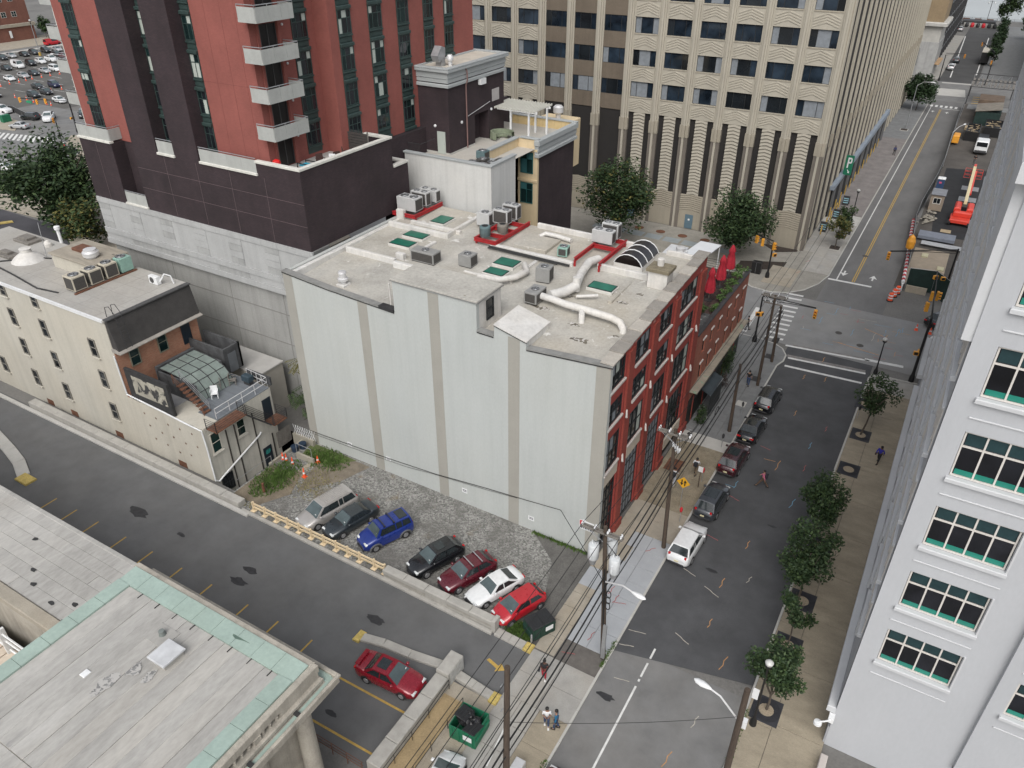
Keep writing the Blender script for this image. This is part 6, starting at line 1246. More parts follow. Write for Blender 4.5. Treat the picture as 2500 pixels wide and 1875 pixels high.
person('woman in royal blue jacket with handbag on the right pavement', 16.45, 22.7, -110, cloth('royal', (.03, .03, .3)), cloth('black', (.02, .02, .022)), shoe_d, skin_d, .5, 'swing', 'hand', 'long', sleeves=.95)
person('man in black shirt and jeans walking away on slate pavement', 3.05, 29.4, 95, cloth('black', (.02, .02, .022)), jeans, shoe_d, skin, .35, 'down', None, sleeves=.4)
person('man in navy clothes standing on the far pavement by garage', 3.85, 125.6, -60, cloth('navy', (.03, .045, .12)), cloth('black', (.02, .02, .022)), shoe_d, skin_d, .3, 'down', None, sleeves=.95)
person('cyclist figure with red bag at the corner of brick building', -.4, 41.2, 20, cloth('black', (.02, .02, .022)), cloth('grey', (.1, .1, .1)), shoe_d, skin, .4, 'phone', None)
person('worker in dark jacket standing at the tip of boom lift', 17.4, 116.5, -90, cloth('black', (.02, .02, .022)), cloth('grey', (.1, .1, .1)), shoe_d, skin, .2, 'phone', None, z=2.6)
for i, (x, y) in enumerate(((-128.3, 29.3), (-128.7, 30.6))): person(('left of two dark pedestrians on the pavement at far left', 'right of two dark pedestrians on the pavement at far left')[i], x, y, 30, cloth('black', (.02, .02, .022)), cloth('black', (.02, .02, .022)), shoe_d, skin, .4, 'swing', None)
for i, (x, y) in enumerate(((14.9, 262), (15.6, 263.2))): person(('left pedestrian under the far street tree', 'right pedestrian under the far street tree')[i], x, y, 60, cloth('black', (.02, .02, .022)), cloth('black', (.02, .02, .022)), shoe_d, skin, .3, 'down', None)

bpy.data.scenes.remove(TMPS)
# ---------------------------------------------------------------- restaurant beside the loft
RB = thing('brick_restaurant', 'three-storey red brick restaurant with roof terrace and green shrubs', 'building', (-4.5, 27, 0))
rbrick = brick_mat('restaurant_brick', (.30, .07, .04), (.36, .1, .06), (.26, .16, .12), blotch=.25)
MB().box(-9, -.25, 19.3, 35.3, 0, 9.2).obj('core', mat('restaurant_side', (.3, .29, .27), .9, .15, .6), RB)
wy = [(21.2, 22.0), (23.5, 24.2), (25.9, 26.6), (28.7, 29.4), (31.2, 31.9), (33.6, 34.4)]
ed = [19.25] + [v for p in wy for v in p] + [35.5]; f_ = MB()
for i in range(0, len(ed), 2): f_.box(-.25, 0, ed[i], ed[i + 1], 3.0, 9.75)
for a, b_ in wy:
    for z0, z1 in ((3.0, 4.2), (5.95, 7.1), (8.45, 9.75)): f_.box(-.25, 0, a, b_, z0, z1)
f_.obj('front_wall', rbrick, RB)
for a, b_ in wy:
    for z0, z1 in ((4.2, 5.95), (7.1, 8.45)):
        window(RB, (-.1, a + .02, z0), b_ - a - .04, z1 - z0, 1, (1, 1), mat('sash_brown', (.04, .03, .027), .6, .1, 2), gl_dark, R(90), fr=.06, dep=.1); MB().bbox(-.02, .1, a - .08, b_ + .08, z1, z1 + .14, .02).obj('lintel', stone_sill, RB)
MB().box(-.25, .05, 19.3, 35.5, 0, 3.0).obj('shopfront', mat('shopfront_dark', (.02, .022, .02), .6, .3, 1), RB)
for k in range(5): MB().box(.05, .12, 20.5 + 3.2 * k, 20.7 + 3.2 * k, 0, 3.0).obj('shop_pilaster', redbrick2, RB)
MB().xprism([(19.2, 4.0), (35.5, 4.0), (35.5, 4.2), (19.2, 4.2)], 0, .75).obj('ledge', mat('ledge_copper', (.27, .24, .19), .85, .25, 1, spots=.6, spotcol=(.2, .28, .2), spotscale=1.2), RB)
MB().bbox(-.3, .12, 19.25, 35.5, 9.75, 9.9, .03).obj('coping', dkmetal, RB); MB().box(-9, -.3, 19.4, 35.3, 9.2, 9.26).obj('terrace_floor', mat('terrace_red_deck', (.06, .035, .03), .9, .3, .8), RB)
MB().box(-2.0, -.3, 19.4, 24.2, 9.26, 9.6).obj('low_roof', mat('low_roof_patched', (.08, .08, .08), .8, .4, .8, spots=.6, spotcol=(.5, .5, .5), spotscale=1.2), RB)
MB().box(-2.6, -2.0, 19.5, 24.5, 9.26, 11.6).obj('terrace_wall', creamw, RB)
aw = thing('shop_awning', 'dark slate shed awning over the restaurant entrance', 'awning', (.7, 23.7, 0)); MB().yprism([(.1, 3.15), (1.35, 2.55), (1.35, 2.45), (.1, 3.05)], 21.9, 25.6).obj('canopy', mat('awning_slate', (.035, .047, .055), .85, .2, 1.2), aw); MB().box(1.28, 1.34, 21.95, 25.55, .1, 2.5).obj('curtain', mat('awning_side', (.02, .025, .025), .8, .2, 2), aw); MB().path([(1.3, 21.9, 2.5), (1.35, 25.6, 2.5)], .03, 5).obj('frame', alu, aw)
def closed_umbrella(label, x, y, z):
    t = thing('closed_umbrella', label, 'umbrella', (x, y, z), 0, 'folded red umbrellas on the restaurant terrace'); rm = mat('umbrella_red', (.36, .015, .03), .8, .25, 4)
    MB().tube((x, y, z), (x, y, z + 3.5), .04).obj('pole', woodgrey, t); b = MB(); rows_ = []
    for k, (r_, h) in enumerate(((.42, .95), (.4, 1.4), (.33, 2.0), (.22, 2.6), (.3, 2.75), (.2, 3.1), (.06, 3.45))):
        rows_.append([(x + r_ * (1 + .22 * (j % 2)) * math.cos(6.283 * j / 16), y + r_ * (1 + .22 * (j % 2)) * math.sin(6.283 * j / 16), z + h) for j in range(16)])
    b.grid(rows_, closed=True).obj('canopy', rm, t, smooth=60); MB().lathe([(.35, z), (.35, z + .08), (.08, z + .12)], 12, (x, y, 0)).obj('base', dkmetal, t)
for i, y in enumerate((27.6, 31.0, 34.0)): closed_umbrella(('folded red umbrella nearest the loft building', 'folded red umbrella in the middle of the terrace', 'folded red umbrella farthest along the terrace')[i], -1.75, y, 9.26)
def leafcloud(name, n, centre, rad, size, mats, parent=None, seed=1, squash=1.0, clumps=0, drop=0.):
    """many small leaf faces spread through a lumpy volume; clumps gather them so gaps stay open"""
    rg = random.Random(seed); V = []; F = []; MI = []
    cl = []
    for _ in range(clumps or 1):
        while True:
            p = Vector((rg.uniform(-1, 1), rg.uniform(-1, 1), rg.uniform(-1, 1)))
            if .25 < p.length < 1: break
        cl.append((p * .78, rg.uniform(.26, .46)))
    for i in range(n):
        if clumps: c, r_ = cl[rg.randrange(clumps)]
        else: c, r_ = Vector(), 1
        d = Vector((rg.gauss(0, 1), rg.gauss(0, 1), rg.gauss(0, 1))).normalized() * r_ * (rg.random() ** .45)
        p = c + d; p = Vector((p.x * rad, p.y * rad, p.z * rad * squash)) + Vector(centre)
        if drop: p.z -= drop * rg.random() ** 3
        u = Vector((rg.gauss(0, 1), rg.gauss(0, 1), rg.gauss(0, .5))).normalized(); w_ = u.cross(Vector((rg.gauss(0, .6), rg.gauss(0, .6), 1))).normalized(); s_ = size * rg.uniform(.6, 1.3)
        k = len(V); V += [tuple(p - u * s_), tuple(p + w_ * s_ * .5), tuple(p + u * s_), tuple(p - w_ * s_ * .5)]; F.append((k, k + 1, k + 2, k + 3)); x = rg.random(); MI.append(0 if x < .62 else (1 if x < .93 or len(mats) < 3 else 2))
    me = bpy.data.meshes.new(name); me.from_pydata(V, [], F)
    for m_ in mats: me.materials.append(m_)
    me.polygons.foreach_set('material_index', [min(x, len(mats) - 1) for x in MI]); me.update(); return place(name, me, parent)
def tree(label, x, y, h, trunk_h, rad, n, size, mats, name='street_tree', squash=1.0, seed=1, clumps=26, lean=(0, 0), z=.1, r0=.09, group=None, limbs=7):
    t = thing(name, label, 'tree', (x, y, z), 0, group); rg = random.Random(seed); cz = z + h - rad * squash
    cx, cy = x + lean[0], y + lean[1]
    tr = MB(); tr.path([(x, y, z), (x + lean[0] * .3 + .05, y + lean[1] * .3, z + trunk_h * .5), (x + lean[0] * .6, y + lean[1] * .6, z + trunk_h), (cx, cy, cz)], r0, 8, r1=r0 * .45)
    for k in range(limbs):
        a = 6.283 * k / limbs + rg.uniform(-.4, .4); e = (cx + rad * .72 * math.cos(a), cy + rad * .72 * math.sin(a), cz + rad * squash * rg.uniform(-.3, .7)); b0 = z + trunk_h * rg.uniform(.8, 1.1)
        tr.path([(x + lean[0] * .6, y + lean[1] * .6, b0), ((x + e[0]) / 2 + .1, (y + e[1]) / 2, (b0 + e[2]) / 2 + .15), e], r0 * .5, 5, r1=r0 * .12)
    tr.obj('trunk', bark, t); leafcloud('crown', n, (cx, cy, cz), rad, size, mats, t, seed, squash, clumps); return t
def shrub(label, x, y, z, rad, h, n, mats, size=.09, name='shrub', seed=1, group=None):
    t = thing(name, label, 'shrub', (x, y, z), 0, group); b = MB(); rg = random.Random(seed)
    for k in range(5): a = 6.283 * k / 5; b.path([(x, y, z), (x + rad * .4 * math.cos(a), y + rad * .4 * math.sin(a), z + h * .6)], .02, 4, r1=.008)
    b.obj('stem', bark, t); leafcloud('foliage', n, (x, y, z + h / 2), rad, size, mats, t, seed, h / 2 / rad, 9); return t
for i in range(7):
    shrub(('leafy planter shrub over the low patched roof', 'planter shrub nearest the loft on terrace edge', 'second planter shrub along the terrace edge', 'third planter shrub along the terrace edge', 'fourth planter shrub along the terrace edge', 'fifth planter shrub along the terrace edge', 'planter shrub at the far corner of the terrace edge')[i], (-1.2, -.6, -.6, -.6, -.6, -.6, -.7)[i], (23.8, 25.5, 27.5, 29.4, 31.2, 33.0, 35.0)[i], 9.3, (.85, .6, .6, .65, .7, .6, .8)[i], (1.6, 1.0, .9, 1.1, 1.1, 1.2, 1.4)[i], 420, [leaf4, leaf2, leaf], .1, 'terrace_shrub', 40 + i, 'shrubs on the restaurant terrace')
railing(RB, [(-1.3, 24.6, 9.26), (-1.3, 35.2, 9.26)], 1.0, 4, black, .02); railing(RB, [(-1.3, 35.2, 9.26), (-6.5, 35.2, 9.26)], 1.0, 4, black, .02)
for i in range(5):
    y = 26.4 + 1.9 * i; t = thing('terrace_table', ('small round terrace table nearest the loft', 'second small round terrace table', 'third small round terrace table', 'fourth small round terrace table', 'small round terrace table at the far end')[i], 'table', (-2.4, y, 9.26), 0, 'tables on the restaurant terrace'); MB().lathe([(.38, 9.98), (.38, 10.02)], 14, (-2.4, y, 0)).obj('top', mat('table_pale', (.34, .22, .18), .7, .1, 2), t); MB().tube((-2.4, y, 9.26), (-2.4, y, 9.98), .04).obj('stem', black, t); MB().lathe([(.25, 9.26), (.22, 9.3)], 12, (-2.4, y, 0)).obj('foot', black, t)
MB().xprism([(33.2, 10.9), (39.3, 10.2), (39.3, 10.3), (33.2, 11.0)], -6.6, -4.3).obj('white_canopy', mat('canopy_white', (.68, .7, .72), .6, .05, 1), RB)
for p in ((-6.5, 33.4), (-4.4, 33.4), (-6.5, 39.1), (-4.4, 39.1)): MB().box(p[0] - .05, p[0] + .05, p[1] - .05, p[1] + .05, 0, 10.3).obj('canopy_post', white_pl, RB)
MB().box(-8.6, -6.7, 30.4, 35.4, 9.26, 10.9).obj('kitchen_block', mat('kitchen_white', (.55, .56, .57), .7, .1, 1), RB)
MB().yprism([(-9.2, 9.4), (-7.4, 10.7), (-7.4, 10.8), (-9.2, 9.5)], 29.8, 35.6).obj('lean_to_roof', mat('lean_to_mossy', (.4, .38, .33), .9, .2, .8, spots=.6, spotcol=(.27, .26, .2), spotscale=.8), RB)
t = thing('kitchen_extractor', 'pale kitchen extractor housing with round fan on terrace roof', 'extractor', (-7.4, 33, 10.9)); MB().bbox(-7.3, -6.2, 29.6, 33.6, 10.9, 11.35, .03).obj('tray', white_pl, t); MB().box(-7.1, -6.4, 30, 32, 11.36, 11.5).obj('grille', ac_dark, t); MB().lathe([(.5, 11.35), (.5, 11.75), (.42, 11.8)], 14, (-6.75, 33.0, 0)).obj('fan', alu, t, smooth=40)
q = thing('steel_pergola', 'dark green steel frame round the small garden behind the loft', 'pergola', (-9, 26, 0))
for (a_, b__) in (((-13, 20.6), (-13, 27.6)), ((-13, 27.6), (-9.3, 27.6)), ((-9.3, 27.6), (-9.3, 20.6))):
    for z in (7.0, 8.6): MB().tube((*a_, z), (*b__, z), .07, n=5).obj('beam', dgreen, q)
    MB().tube((*a_, 0), (*a_, 8.6), .08, n=5).obj('post', dgreen, q)
for i, p in enumerate(((-12, 23.5), (-11, 25.6), (-10.2, 22.4))): shrub(('garden shrub under the steel frame, left', 'garden shrub under the steel frame, rear', 'garden shrub under the steel frame, right')[i], p[0], p[1], 5.0, 1.2, 3.0, 700, [leaf2, leaf4, leaf], .13, 'garden_shrub', 60 + i)
for i, (x, y, h, r_) in enumerate(((.9, 20.6, 1.7, .8), (.85, 21.5, 1.5, .7), (.75, 29.3, 4.2, 1.0), (.9, 27.9, 1.3, .7))): shrub(('dark planter bush beside the loft pilaster', 'dark planter bush under the shed awning', 'tall dark evergreen standing against the restaurant front', 'brown-leaved bush below the tall evergreen')[i], x, y, .12, r_, h, (500, 400, 1500, 350)[i], [leaf, leaf2] if i < 3 else [mat('leaf_brown', (.05, .035, .03), .7, .3, 3)], .1, 'planter_bush', 70 + i)

# ---------------------------------------------------------------- trees
TG = 'street trees along the right kerb'
tree('open two-tier street tree beside the corner lamp post', 14.43, 26.3, 6.6, 2.6, 1.75, 2300, .13, [leaf, leaf2], seed=11, squash=1.3, clumps=13, lean=(.5, .4), group=TG)
tree('rounded dense street tree below the empty tree grate', 13.75, 9.6, 6.6, 2.0, 2.0, 4200, .13, [leaf, leaf2], seed=12, squash=1.05, clumps=22, group=TG)
tree('largest dense street tree at the middle of right kerb', 14.1, 3.2, 7.2, 2.2, 2.35, 5200, .13, [leaf, leaf2], seed=13, squash=1.1, clumps=24, group=TG)
tree('thin sparse street tree over a dark tree grate', 14.42, -1.1, 5.2, 1.9, 1.25, 1300, .12, [leaf, leaf2], seed=14, squash=1.3, clumps=12, r0=.06, group=TG)
tree('dense street tree behind the nearest black lamp post', 14.5, -6.55, 5.8, 1.6, 1.9, 3900, .12, [leaf, leaf2], seed=15, squash=1.0, clumps=24, group=TG)
tree('tall broad tree between the penthouse block and office', -24.2, 57.5, 12.4, 3.5, 5.3, 9500, .24, [leaf, leaf2, leaf3], 'plaza_tree', .95, 21, 46, z=.05, r0=.2)
tree('broad dense tree in front of office corner behind terrace', -8.0, 60.6, 10.4, 3.0, 5.1, 9500, .23, [leaf, leaf2], 'plaza_tree', .85, 22, 46, z=.05, r0=.2)
tree('massive leafy tree at the left edge beyond stucco building', -95.5, 20.8, 14.5, 3.5, 7.8, 12000, .36, [leaf, leaf2], 'plaza_tree', .85, 23, 52, z=.0, r0=.32)
tree('smaller yellow-green tree in front of the massive one', -87.0, 17.8, 8.0, 1.6, 3.9, 3200, .28, [leaf2, leaf3, leaf], 'plaza_tree', .9, 24, 26, z=.0, r0=.14)
tree('low yellowing tree cut by left frame edge', -108, 13.6, 5.0, 1.4, 2.0, 900, .25, [leaf3, leaf2], 'plaza_tree', .9, 25, 16, z=.0)
tree('small yellowing street tree in the nearest planter by office', 3.4, 71.5, 5.2, 1.4, 1.7, 1500, .17, [leaf3, leaf2], 'street_tree', 1.1, 26, 18)
tree('small green street tree in the second planter by office', 3.35, 76.2, 5.0, 1.4, 1.6, 1300, .17, [leaf2, leaf], 'street_tree', 1.1, 27, 18)
tree('dark tree bunch at the far end of office frontage', 2.9, 168, 8.5, 2.5, 4.0, 4200, .32, [leaf, leaf], 'street_tree', .9, 28, 30)
tree('tall conical tree by the river street', 15.2, 322, 17, 4, 4.2, 2600, .5, [leaf2, leaf], 'street_tree', 1.7, 29, 26)
tree('yellow tree at the top right edge', 26, 338, 11, 4, 4, 1300, .5, [leaf3, leaf2], 'street_tree', 1.0, 30, 20)
tree('pale street tree at the top right above the yellow one', 23, 300, 9, 4, 3.5, 1000, .5, [leaf2, leaf], 'street_tree', 1.0, 33, 20)
for i in range(6): tree(('dark street tree nearest the box truck', 'second dark street tree behind the box truck', 'third dark street tree along the far right kerb', 'fourth dark street tree along the far right kerb', 'fifth dark street tree along the far right kerb', 'last dark street tree along the far right kerb')[i], 15.0, 238 + 12 * i, 7.5, 2.2, 2.1, 800, .35, [leaf, leaf], 'street_tree', 1.4, 80 + i, 14, group='dark trees along the far right kerb')
tree('ailanthus sapling leaning out beside the loft wall', -30.2, 2.0, 4.6, 1.6, 2.2, 0, .3, [leaf2], 'sapling', 1.0, 31, 1, z=-.4, r0=.07)
def palmate(parent, cx, cy, cz, rad, n, seed, m):
    rg = random.Random(seed); b = MB()
    for k in range(n):
        d = Vector((rg.gauss(0, 1), rg.gauss(0, 1), rg.gauss(.2, .8))).normalized() * rad * rg.random() ** .4; p = Vector((cx, cy, cz)) + Vector((d.x, d.y, d.z * .8)); a = rg.uniform(0, 6.28); ax = Vector((math.cos(a), math.sin(a), -.45)).normalized(); sd_ = ax.cross(Vector((0, 0, 1))).normalized()
        for j in range(7):
            q = p + ax * .16 * j
            for s_ in (-1, 1): b.poly([q, q + sd_ * s_ * .15 + ax * .1, q + sd_ * s_ * .38 + ax * .14 + Vector((0, 0, -.1)), q + sd_ * s_ * .16 - ax * .02])
    return b.obj('frond', m, parent, fix=False)
sap = [o for o in bpy.data.objects if o.name.startswith('sapling')][0]
for o in list(sap.children):
    if o.name.startswith('crown'): bpy.data.objects.remove(o, do_unlink=True)
palmate(sap, -30.4, 2.1, 3.0, 2.0, 34, 5, leaf2); palmate(sap, -29.9, 1.6, 7.2, 1.1, 9, 6, leaf3)
# ---------------------------------------------------------------- tree grates
for i, (x, y) in enumerate(((14.45, 26.25), (14.45, 20.4), (14.5, -6.6), (14.45, -1.1), (14.4, 3.3), (13.95, 31.9), (14.3, 9.6))):
    g_ = thing('tree_grate', ('iron tree grate round the open two-tier tree', 'empty iron tree grate with pebble centre', 'iron tree grate under the tree by the near lamp post', 'iron tree grate under the thin sparse tree', 'iron tree grate under the largest street tree', 'iron tree grate near the crossing under the first tree', 'iron tree grate beside the rounded dense tree')[i], 'tree grate', (x, y, .12), 0, 'tree grates on the right pavement')
    MB().bbox(x - .85, x + .85, y - .95, y + .95, .1, .145, .01).obj('plate', mat('grate_iron', (.035, .036, .042), .7, .2, 3), g_)
    for k in range(5): b = MB(); r_ = .5 + .08 * k; b.path([(x + r_ * math.cos(6.283 * j / 20), y + r_ * math.sin(6.283 * j / 20), .148) for j in range(21)], .012, 4).obj('slot_ring', black, g_)
    MB().lathe([(.45, .14), (.45, .155), (.02, .165)], 16, (x, y, 0)).obj('pebble_bed', mat('pebbles', (.3, .25, .18), .95, .4, 18, bump=.5, finescale=25), g_)
# ---------------------------------------------------------------- road markings
roads = [o for o in COL.objects if o.get('kind') == 'structure' and o.name.startswith('road')]; road0 = roads[0]; drv = bpy.data.objects['driveway']
def mark(poly, m=None, z=.009, parent=None, name='road_marking'): return MB().poly([(x, y, z) for x, y in poly]).obj(name, m or wpaint, parent or road0, fix=False)
def line(ax, ay, bx, by, w, m=None, z=.009, parent=None, name='road_marking'):
    d = Vector((bx - ax, by - ay)).normalized() * w / 2; n_ = (-d.y, d.x); return mark([(ax - n_[0], ay - n_[1]), (bx - n_[0], by - n_[1]), (bx + n_[0], by + n_[1]), (ax + n_[0], ay + n_[1])], m, z, parent, name)
line(5.3, 35.5, 12.95, 35.97, .36); line(5.2, 37.35, 12.98, 38.14, .34); line(4.3, 39.98, 12.9, 41.1, .34); line(12.4, 41.2, 16.2, 41.6, .5)
for k in range(2): line(5.0, 37.8 + 2.5 * k, 12.9, 38.6 + 2.7 * k, .5, mat('crossing_edge', (.2, .19, .18), .9, .3, 2), .007)
for k in range(11):
    y = 40.8 + 1.25 * k; x0 = 1.75 - .06 * k; mark([(x0, y), (x0 + 2.0, y + .12), (x0 + 2.0, y + .55), (x0, y + .43)])
line(-.62, 40.8, -.85, 47.7, .55); line(4.7, 60.7, 10.0, 60.86, .45); line(5.72, 60.9, 5.62, 174, .14); line(7.58, 61.2, 7.72, 172, .12, ypaint); line(7.83, 61.2, 7.97, 172, .12, ypaint)
for (x, y, d) in ((6.2, 63.6, -1), (9.75, 63.6, 1), (6.4, 169, 1), (9.4, 169, 1)): mark([(x - .1, y - .8 * d), (x + .1, y - .8 * d), (x + .1, y + .1 * d), (x + .5, y - .1 * d), (x, y + 1.0 * d), (x - .5, y - .1 * d), (x - .1, y + .1 * d)])
for k in range(6): mark(rect(5.3 + 1.05 * k, 5.85 + 1.05 * k, 174.4, 176.6))
line(7.9, 173, 11.8, 173.2, .3); line(5.0, 193.5, 11.5, 194, 9.5, conc_pale, .006); line(5.0, 206.5, 12.5, 207.3, 1.6, conc_pale, .006); line(6.3, 215, 4.2, 300, .3); line(12.3, 222, 11.6, 300, .3)
for k in range(4): line(13.5, 183 + 2.6 * k, 18.5, 183.4 + 2.6 * k, .6, ypaint)
line(6.97, -60, 6.97, -9.0, .13); line(6.97, -8.6, 6.97, -8.4, .13); line(6.97, -8.2, 6.97, -7.0, .13); line(6.97, -6.6, 6.97, -5.7, .13)
line(1.3, -15.4, 1.7, -18.3, .1, wpaint, .128, pl)
for k, x in enumerate((-41.3, -38.58, -35.8, -32.4, -29.28, -25.97, -22.77, -19.1, -16.2, -13.1)): line(x, -16.7, x, -21.9, .12, ypaint, .006, drv)
line(-12, -18.05, -4.1, -17.9, .14, ypaint, .006, drv); line(-12, -21.2, -4.1, -21.0, .14, ypaint, .006, drv); mark([(-2.2, -12.1), (-1.3, -12.35), (-1.3, -12.6), (-.75, -12.2), (-1.2, -11.85), (-1.3, -12.1), (-2.1, -11.9)], ypaint, .006, drv)
for k in range(13): x = -158 + 1.15 * k; mark([(x, 44.5 + .33 * k), (x + .55, 44.7 + .33 * k), (x - 3.2, 48.2 + .25 * k), (x - 3.75, 48.0 + .25 * k)], None, .012)
line(-146, 35.3, -136, 38.5, .35, None, .012); line(-146, 33.1, -130, 38, .35, None, .012)
for x, y, r_ in ((-33.97, -14.35, 1.2), (-21.4, -14.3, .75), (-28.95, -14.35, .5), (-21.3, -15.5, .9), (-10.5, -13.2, .9), (-8.3, -20.2, .5), (5.6, -10.6, .7), (7.8, -16, .4), (8.0, 3, .5), (10.6, 10, .4)):
    n = 14; mark([(x + r_ * random.uniform(.6, 1.1) * math.cos(6.283 * k / n), y + .42 * r_ * random.uniform(.6, 1.1) * math.sin(6.283 * k / n)) for k in range(n)], mat('oil_stain', (.028, .028, .03), .6, .4, 3), .007 if y > -7 else .004, drv, 'oil_stain')
# utility locating paint sprayed on road and pavement
sp = {'o': mat('spray_orange', (.45, .24, .1), .9, .3, 6), 'b': mat('spray_blue', (.14, .3, .42), .9, .3, 6), 'r': mat('spray_red', (.35, .1, .1), .9, .3, 6), 'p': mat('spray_pale', (.4, .37, .32), .9, .3, 6)}
def spray(x, y, a, ln, c, z=.010, parent=None):
    dx, dy = math.cos(a) * ln / 2, math.sin(a) * ln / 2; b = MB(); pts = [(x - dx, y - dy), (x - dx * .3 + .06, y - dy * .3), (x + dx * .3 - .06, y + dy * .3), (x + dx, y + dy)]
    for (p, q) in zip(pts, pts[1:]):
        d = Vector((q[0] - p[0], q[1] - p[1])).normalized() * .026; b.poly([(p[0] - d.y, p[1] + d.x, z), (q[0] - d.y, q[1] + d.x, z), (q[0] + d.y, q[1] - d.x, z), (p[0] + d.y, p[1] - d.x, z)])
    return b.obj('spray_mark', sp[c], parent or road0, fix=False)
rg = random.Random(5)
for (x, y, a, ln, c) in [(8.4, 27, 1.5, 1.0, 'o'), (9.0, 18, 1.5, 1.6, 'o'), (8.2, 18.4, .1, 1.0, 'o'), (11.1, 18.8, 1.5, 1.0, 'r'), (11.3, 13.6, 1.4, 1.4, 'b'), (10.8, 22.4, 1.5, 1.1, 'b'), (11.5, 25.8, 1.5, .9, 'r'), (9.5, 7, 1.5, 1.0, 'o'), (9.0, 2.2, 1.5, 1.1, 'o'), (6.6, 2.0, -.3, 1.1, 'p'), (8.6, 1.0, -.4, 1.3, 'p'), (9.4, -1.8, 1.5, .9, 'o'), (8.2, -4.0, -.4, 1.2, 'p'), (10.6, 3.5, 1.3, .8, 'p'), (11.2, -4.5, 1.4, 1.3, 'o'), (5.4, -5.0, .2, 1.2, 'p'), (5.2, -6.4, .3, 1.0, 'p'), (6.6, 13.6, 1.5, 1.1, 'b'), (6.2, 13.2, 0, .8, 'b'), (7.0, 11.8, -.3, 1.0, 'r'), (6.9, 6.4, -.2, 1.0, 'r'), (7.4, 20, -.2, 1.0, 'r'), (7.6, 34.2, 1.5, 1.0, 'o'), (9.6, 34.8, 1.5, 1.0, 'o'), (8.6, 38.9, 1.5, 1.2, 'o'), (11.0, -9.5, 1.4, 1.0, 'p'), (10.4, -12.6, 1.4, 1.2, 'o'), (10.2, -15.5, 1.4, 1.0, 'p'), (6.0, -9.0, .2, 1.0, 'p')]: spray(x, y, a, ln, c)
for k in range(34): spray(rg.uniform(4, 15.5), rg.uniform(42, 54), rg.choice((0.1, 1.5, 1.55, .05)), rg.uniform(.7, 2.2), rg.choice('oobbrrp'), .007)
line(9.2, 43.6, 13.6, 42.9, .1, sp['o'], .008, road0, 'spray_mark'); line(11.2, 48.6, 13.5, 47.6, .1, sp['o'], .008, road0, 'spray_mark')
for (x, y, a) in ((3.3, 2.6, .9), (2.4, -2.6, 1.4), (3.0, -3.2, 1.4), (3.4, -3.4, .3), (2.9, -7.0, 1.4), (2.2, -9.0, .3), (.9, 60.5, 1.0), (1.2, 65.0, 1.0)): spray(x, y, a, .9, 'r', .128 if y < 40 else .118, pl)
for (x, y) in ((11.43, 44.13), (8.81, 45.98), (7.6, 71)): MB().lathe([(.38, .006), (.38, .012), (.05, .014)], 18, (x, y, 0)).obj('manhole_cover', mat('cast_iron', (.06, .055, .05), .7, .2, 5), road0)
MB().bbox(2.7, 3.4, 40.0, 41.3, .004, .02, .005).obj('drain_grate', black, road0)

# ---------------------------------------------------------------- walls, kerbs and fence round the lot and driveway
gw = thing('granite_wall', 'long low granite wall with sloped cap between lot and driveway', 'wall', (-7.7, -9.7, 0))
for k in range(5):
    x0, x1 = -12.4 + 1.86 * k, -12.4 + 1.86 * (k + 1); MB().bbox(x0 + .008, x1 - .008, -10.0, -9.36, .62, .98 - .05 * k * .2, .06).obj('cap_stone', granite, gw)
    for j in range(2):
        o_ = .5 if j else 0
        MB().box(x0 + .01 + o_ * .0, x1 - .01, -9.94, -9.42, .3 * j + .02, .3 * j + .31).obj('block', random.choice([granite, mat('granite_b', (.35, .335, .3), .85, .15, 1.2, fine=.2)]), gw)
MB().bbox(-3.12, -2.82, -10.02, -9.34, 0, 1.1, .05).obj('end_pier', granite, gw)
def kerbwall(name, label, pts, w, h, m=None, seg=2.2, ends=None):
    t = thing(name, label, 'kerb', (*pts[0], 0)); n0 = 0
    for (ax, ay), (bx, by) in zip(pts, pts[1:]):
        Ls = math.hypot(bx - ax, by - ay); n_ = max(1, round(Ls / seg)); a = math.atan2(by - ay, bx - ax)
        for k in range(n_): MB().bbox(.006, Ls / n_ - .006, -w / 2, w / 2, -.02, h, .04).move(ax + (bx - ax) * k / n_, ay + (by - ay) * k / n_, 0, a).obj('kerb_stone', m or granite, t)
    for (x0, x1, y0, y1) in (ends or []): MB().bbox(x0, x1, y0, y1, -.01, h + .015, .05).obj('yellow_nose', kerb_y, t)
    return t
kerbwall('granite_kerb', 'granite kerb step running along the driveway below the wall', [(-27.0, -9.95), (-12.4, -10.02), (-3.0, -10.14)], .3, .2)
kerbwall('granite_kerb', 'wide granite kerb from the wall to the pavement with yellow nose', [(-2.8, -9.9), (-.55, -9.95)], .62, .22, None, 1.1, [(-.55, .05, -10.28, -9.6)])
kerbwall('granite_kerb', 'curved granite island beside the crimson sedan with yellow nose', [(-10.3, -14.85), (-8.7, -14.5), (-6.7, -14.32), (-4.1, -13.9)], .62, .2, None, 1.9, [(-10.75, -10.25, -15.35, -14.45)])
kerbwall('granite_kerb', 'granite kerb between open dumpster yard and driveway mouth', [(-3.1, -14.1), (-.4, -14.35)], .62, .3, None, 1.4, [(-.45, .12, -14.75, -13.98)])
kerbwall('granite_kerb', 'curved concrete island at left edge with yellow nose', [(-56, -13.9), (-53.4, -14.4), (-51, -14.9), (-48.6, -15.5), (-46.4, -16.4)], 1.0, .18, conc_pale, 1.6, [(-46.6, -45.0, -17.1, -16.1)])
rw = thing('ramp_wall', 'long granite capped ramp wall under the stucco building', 'wall', (-42, -9.5, 0))
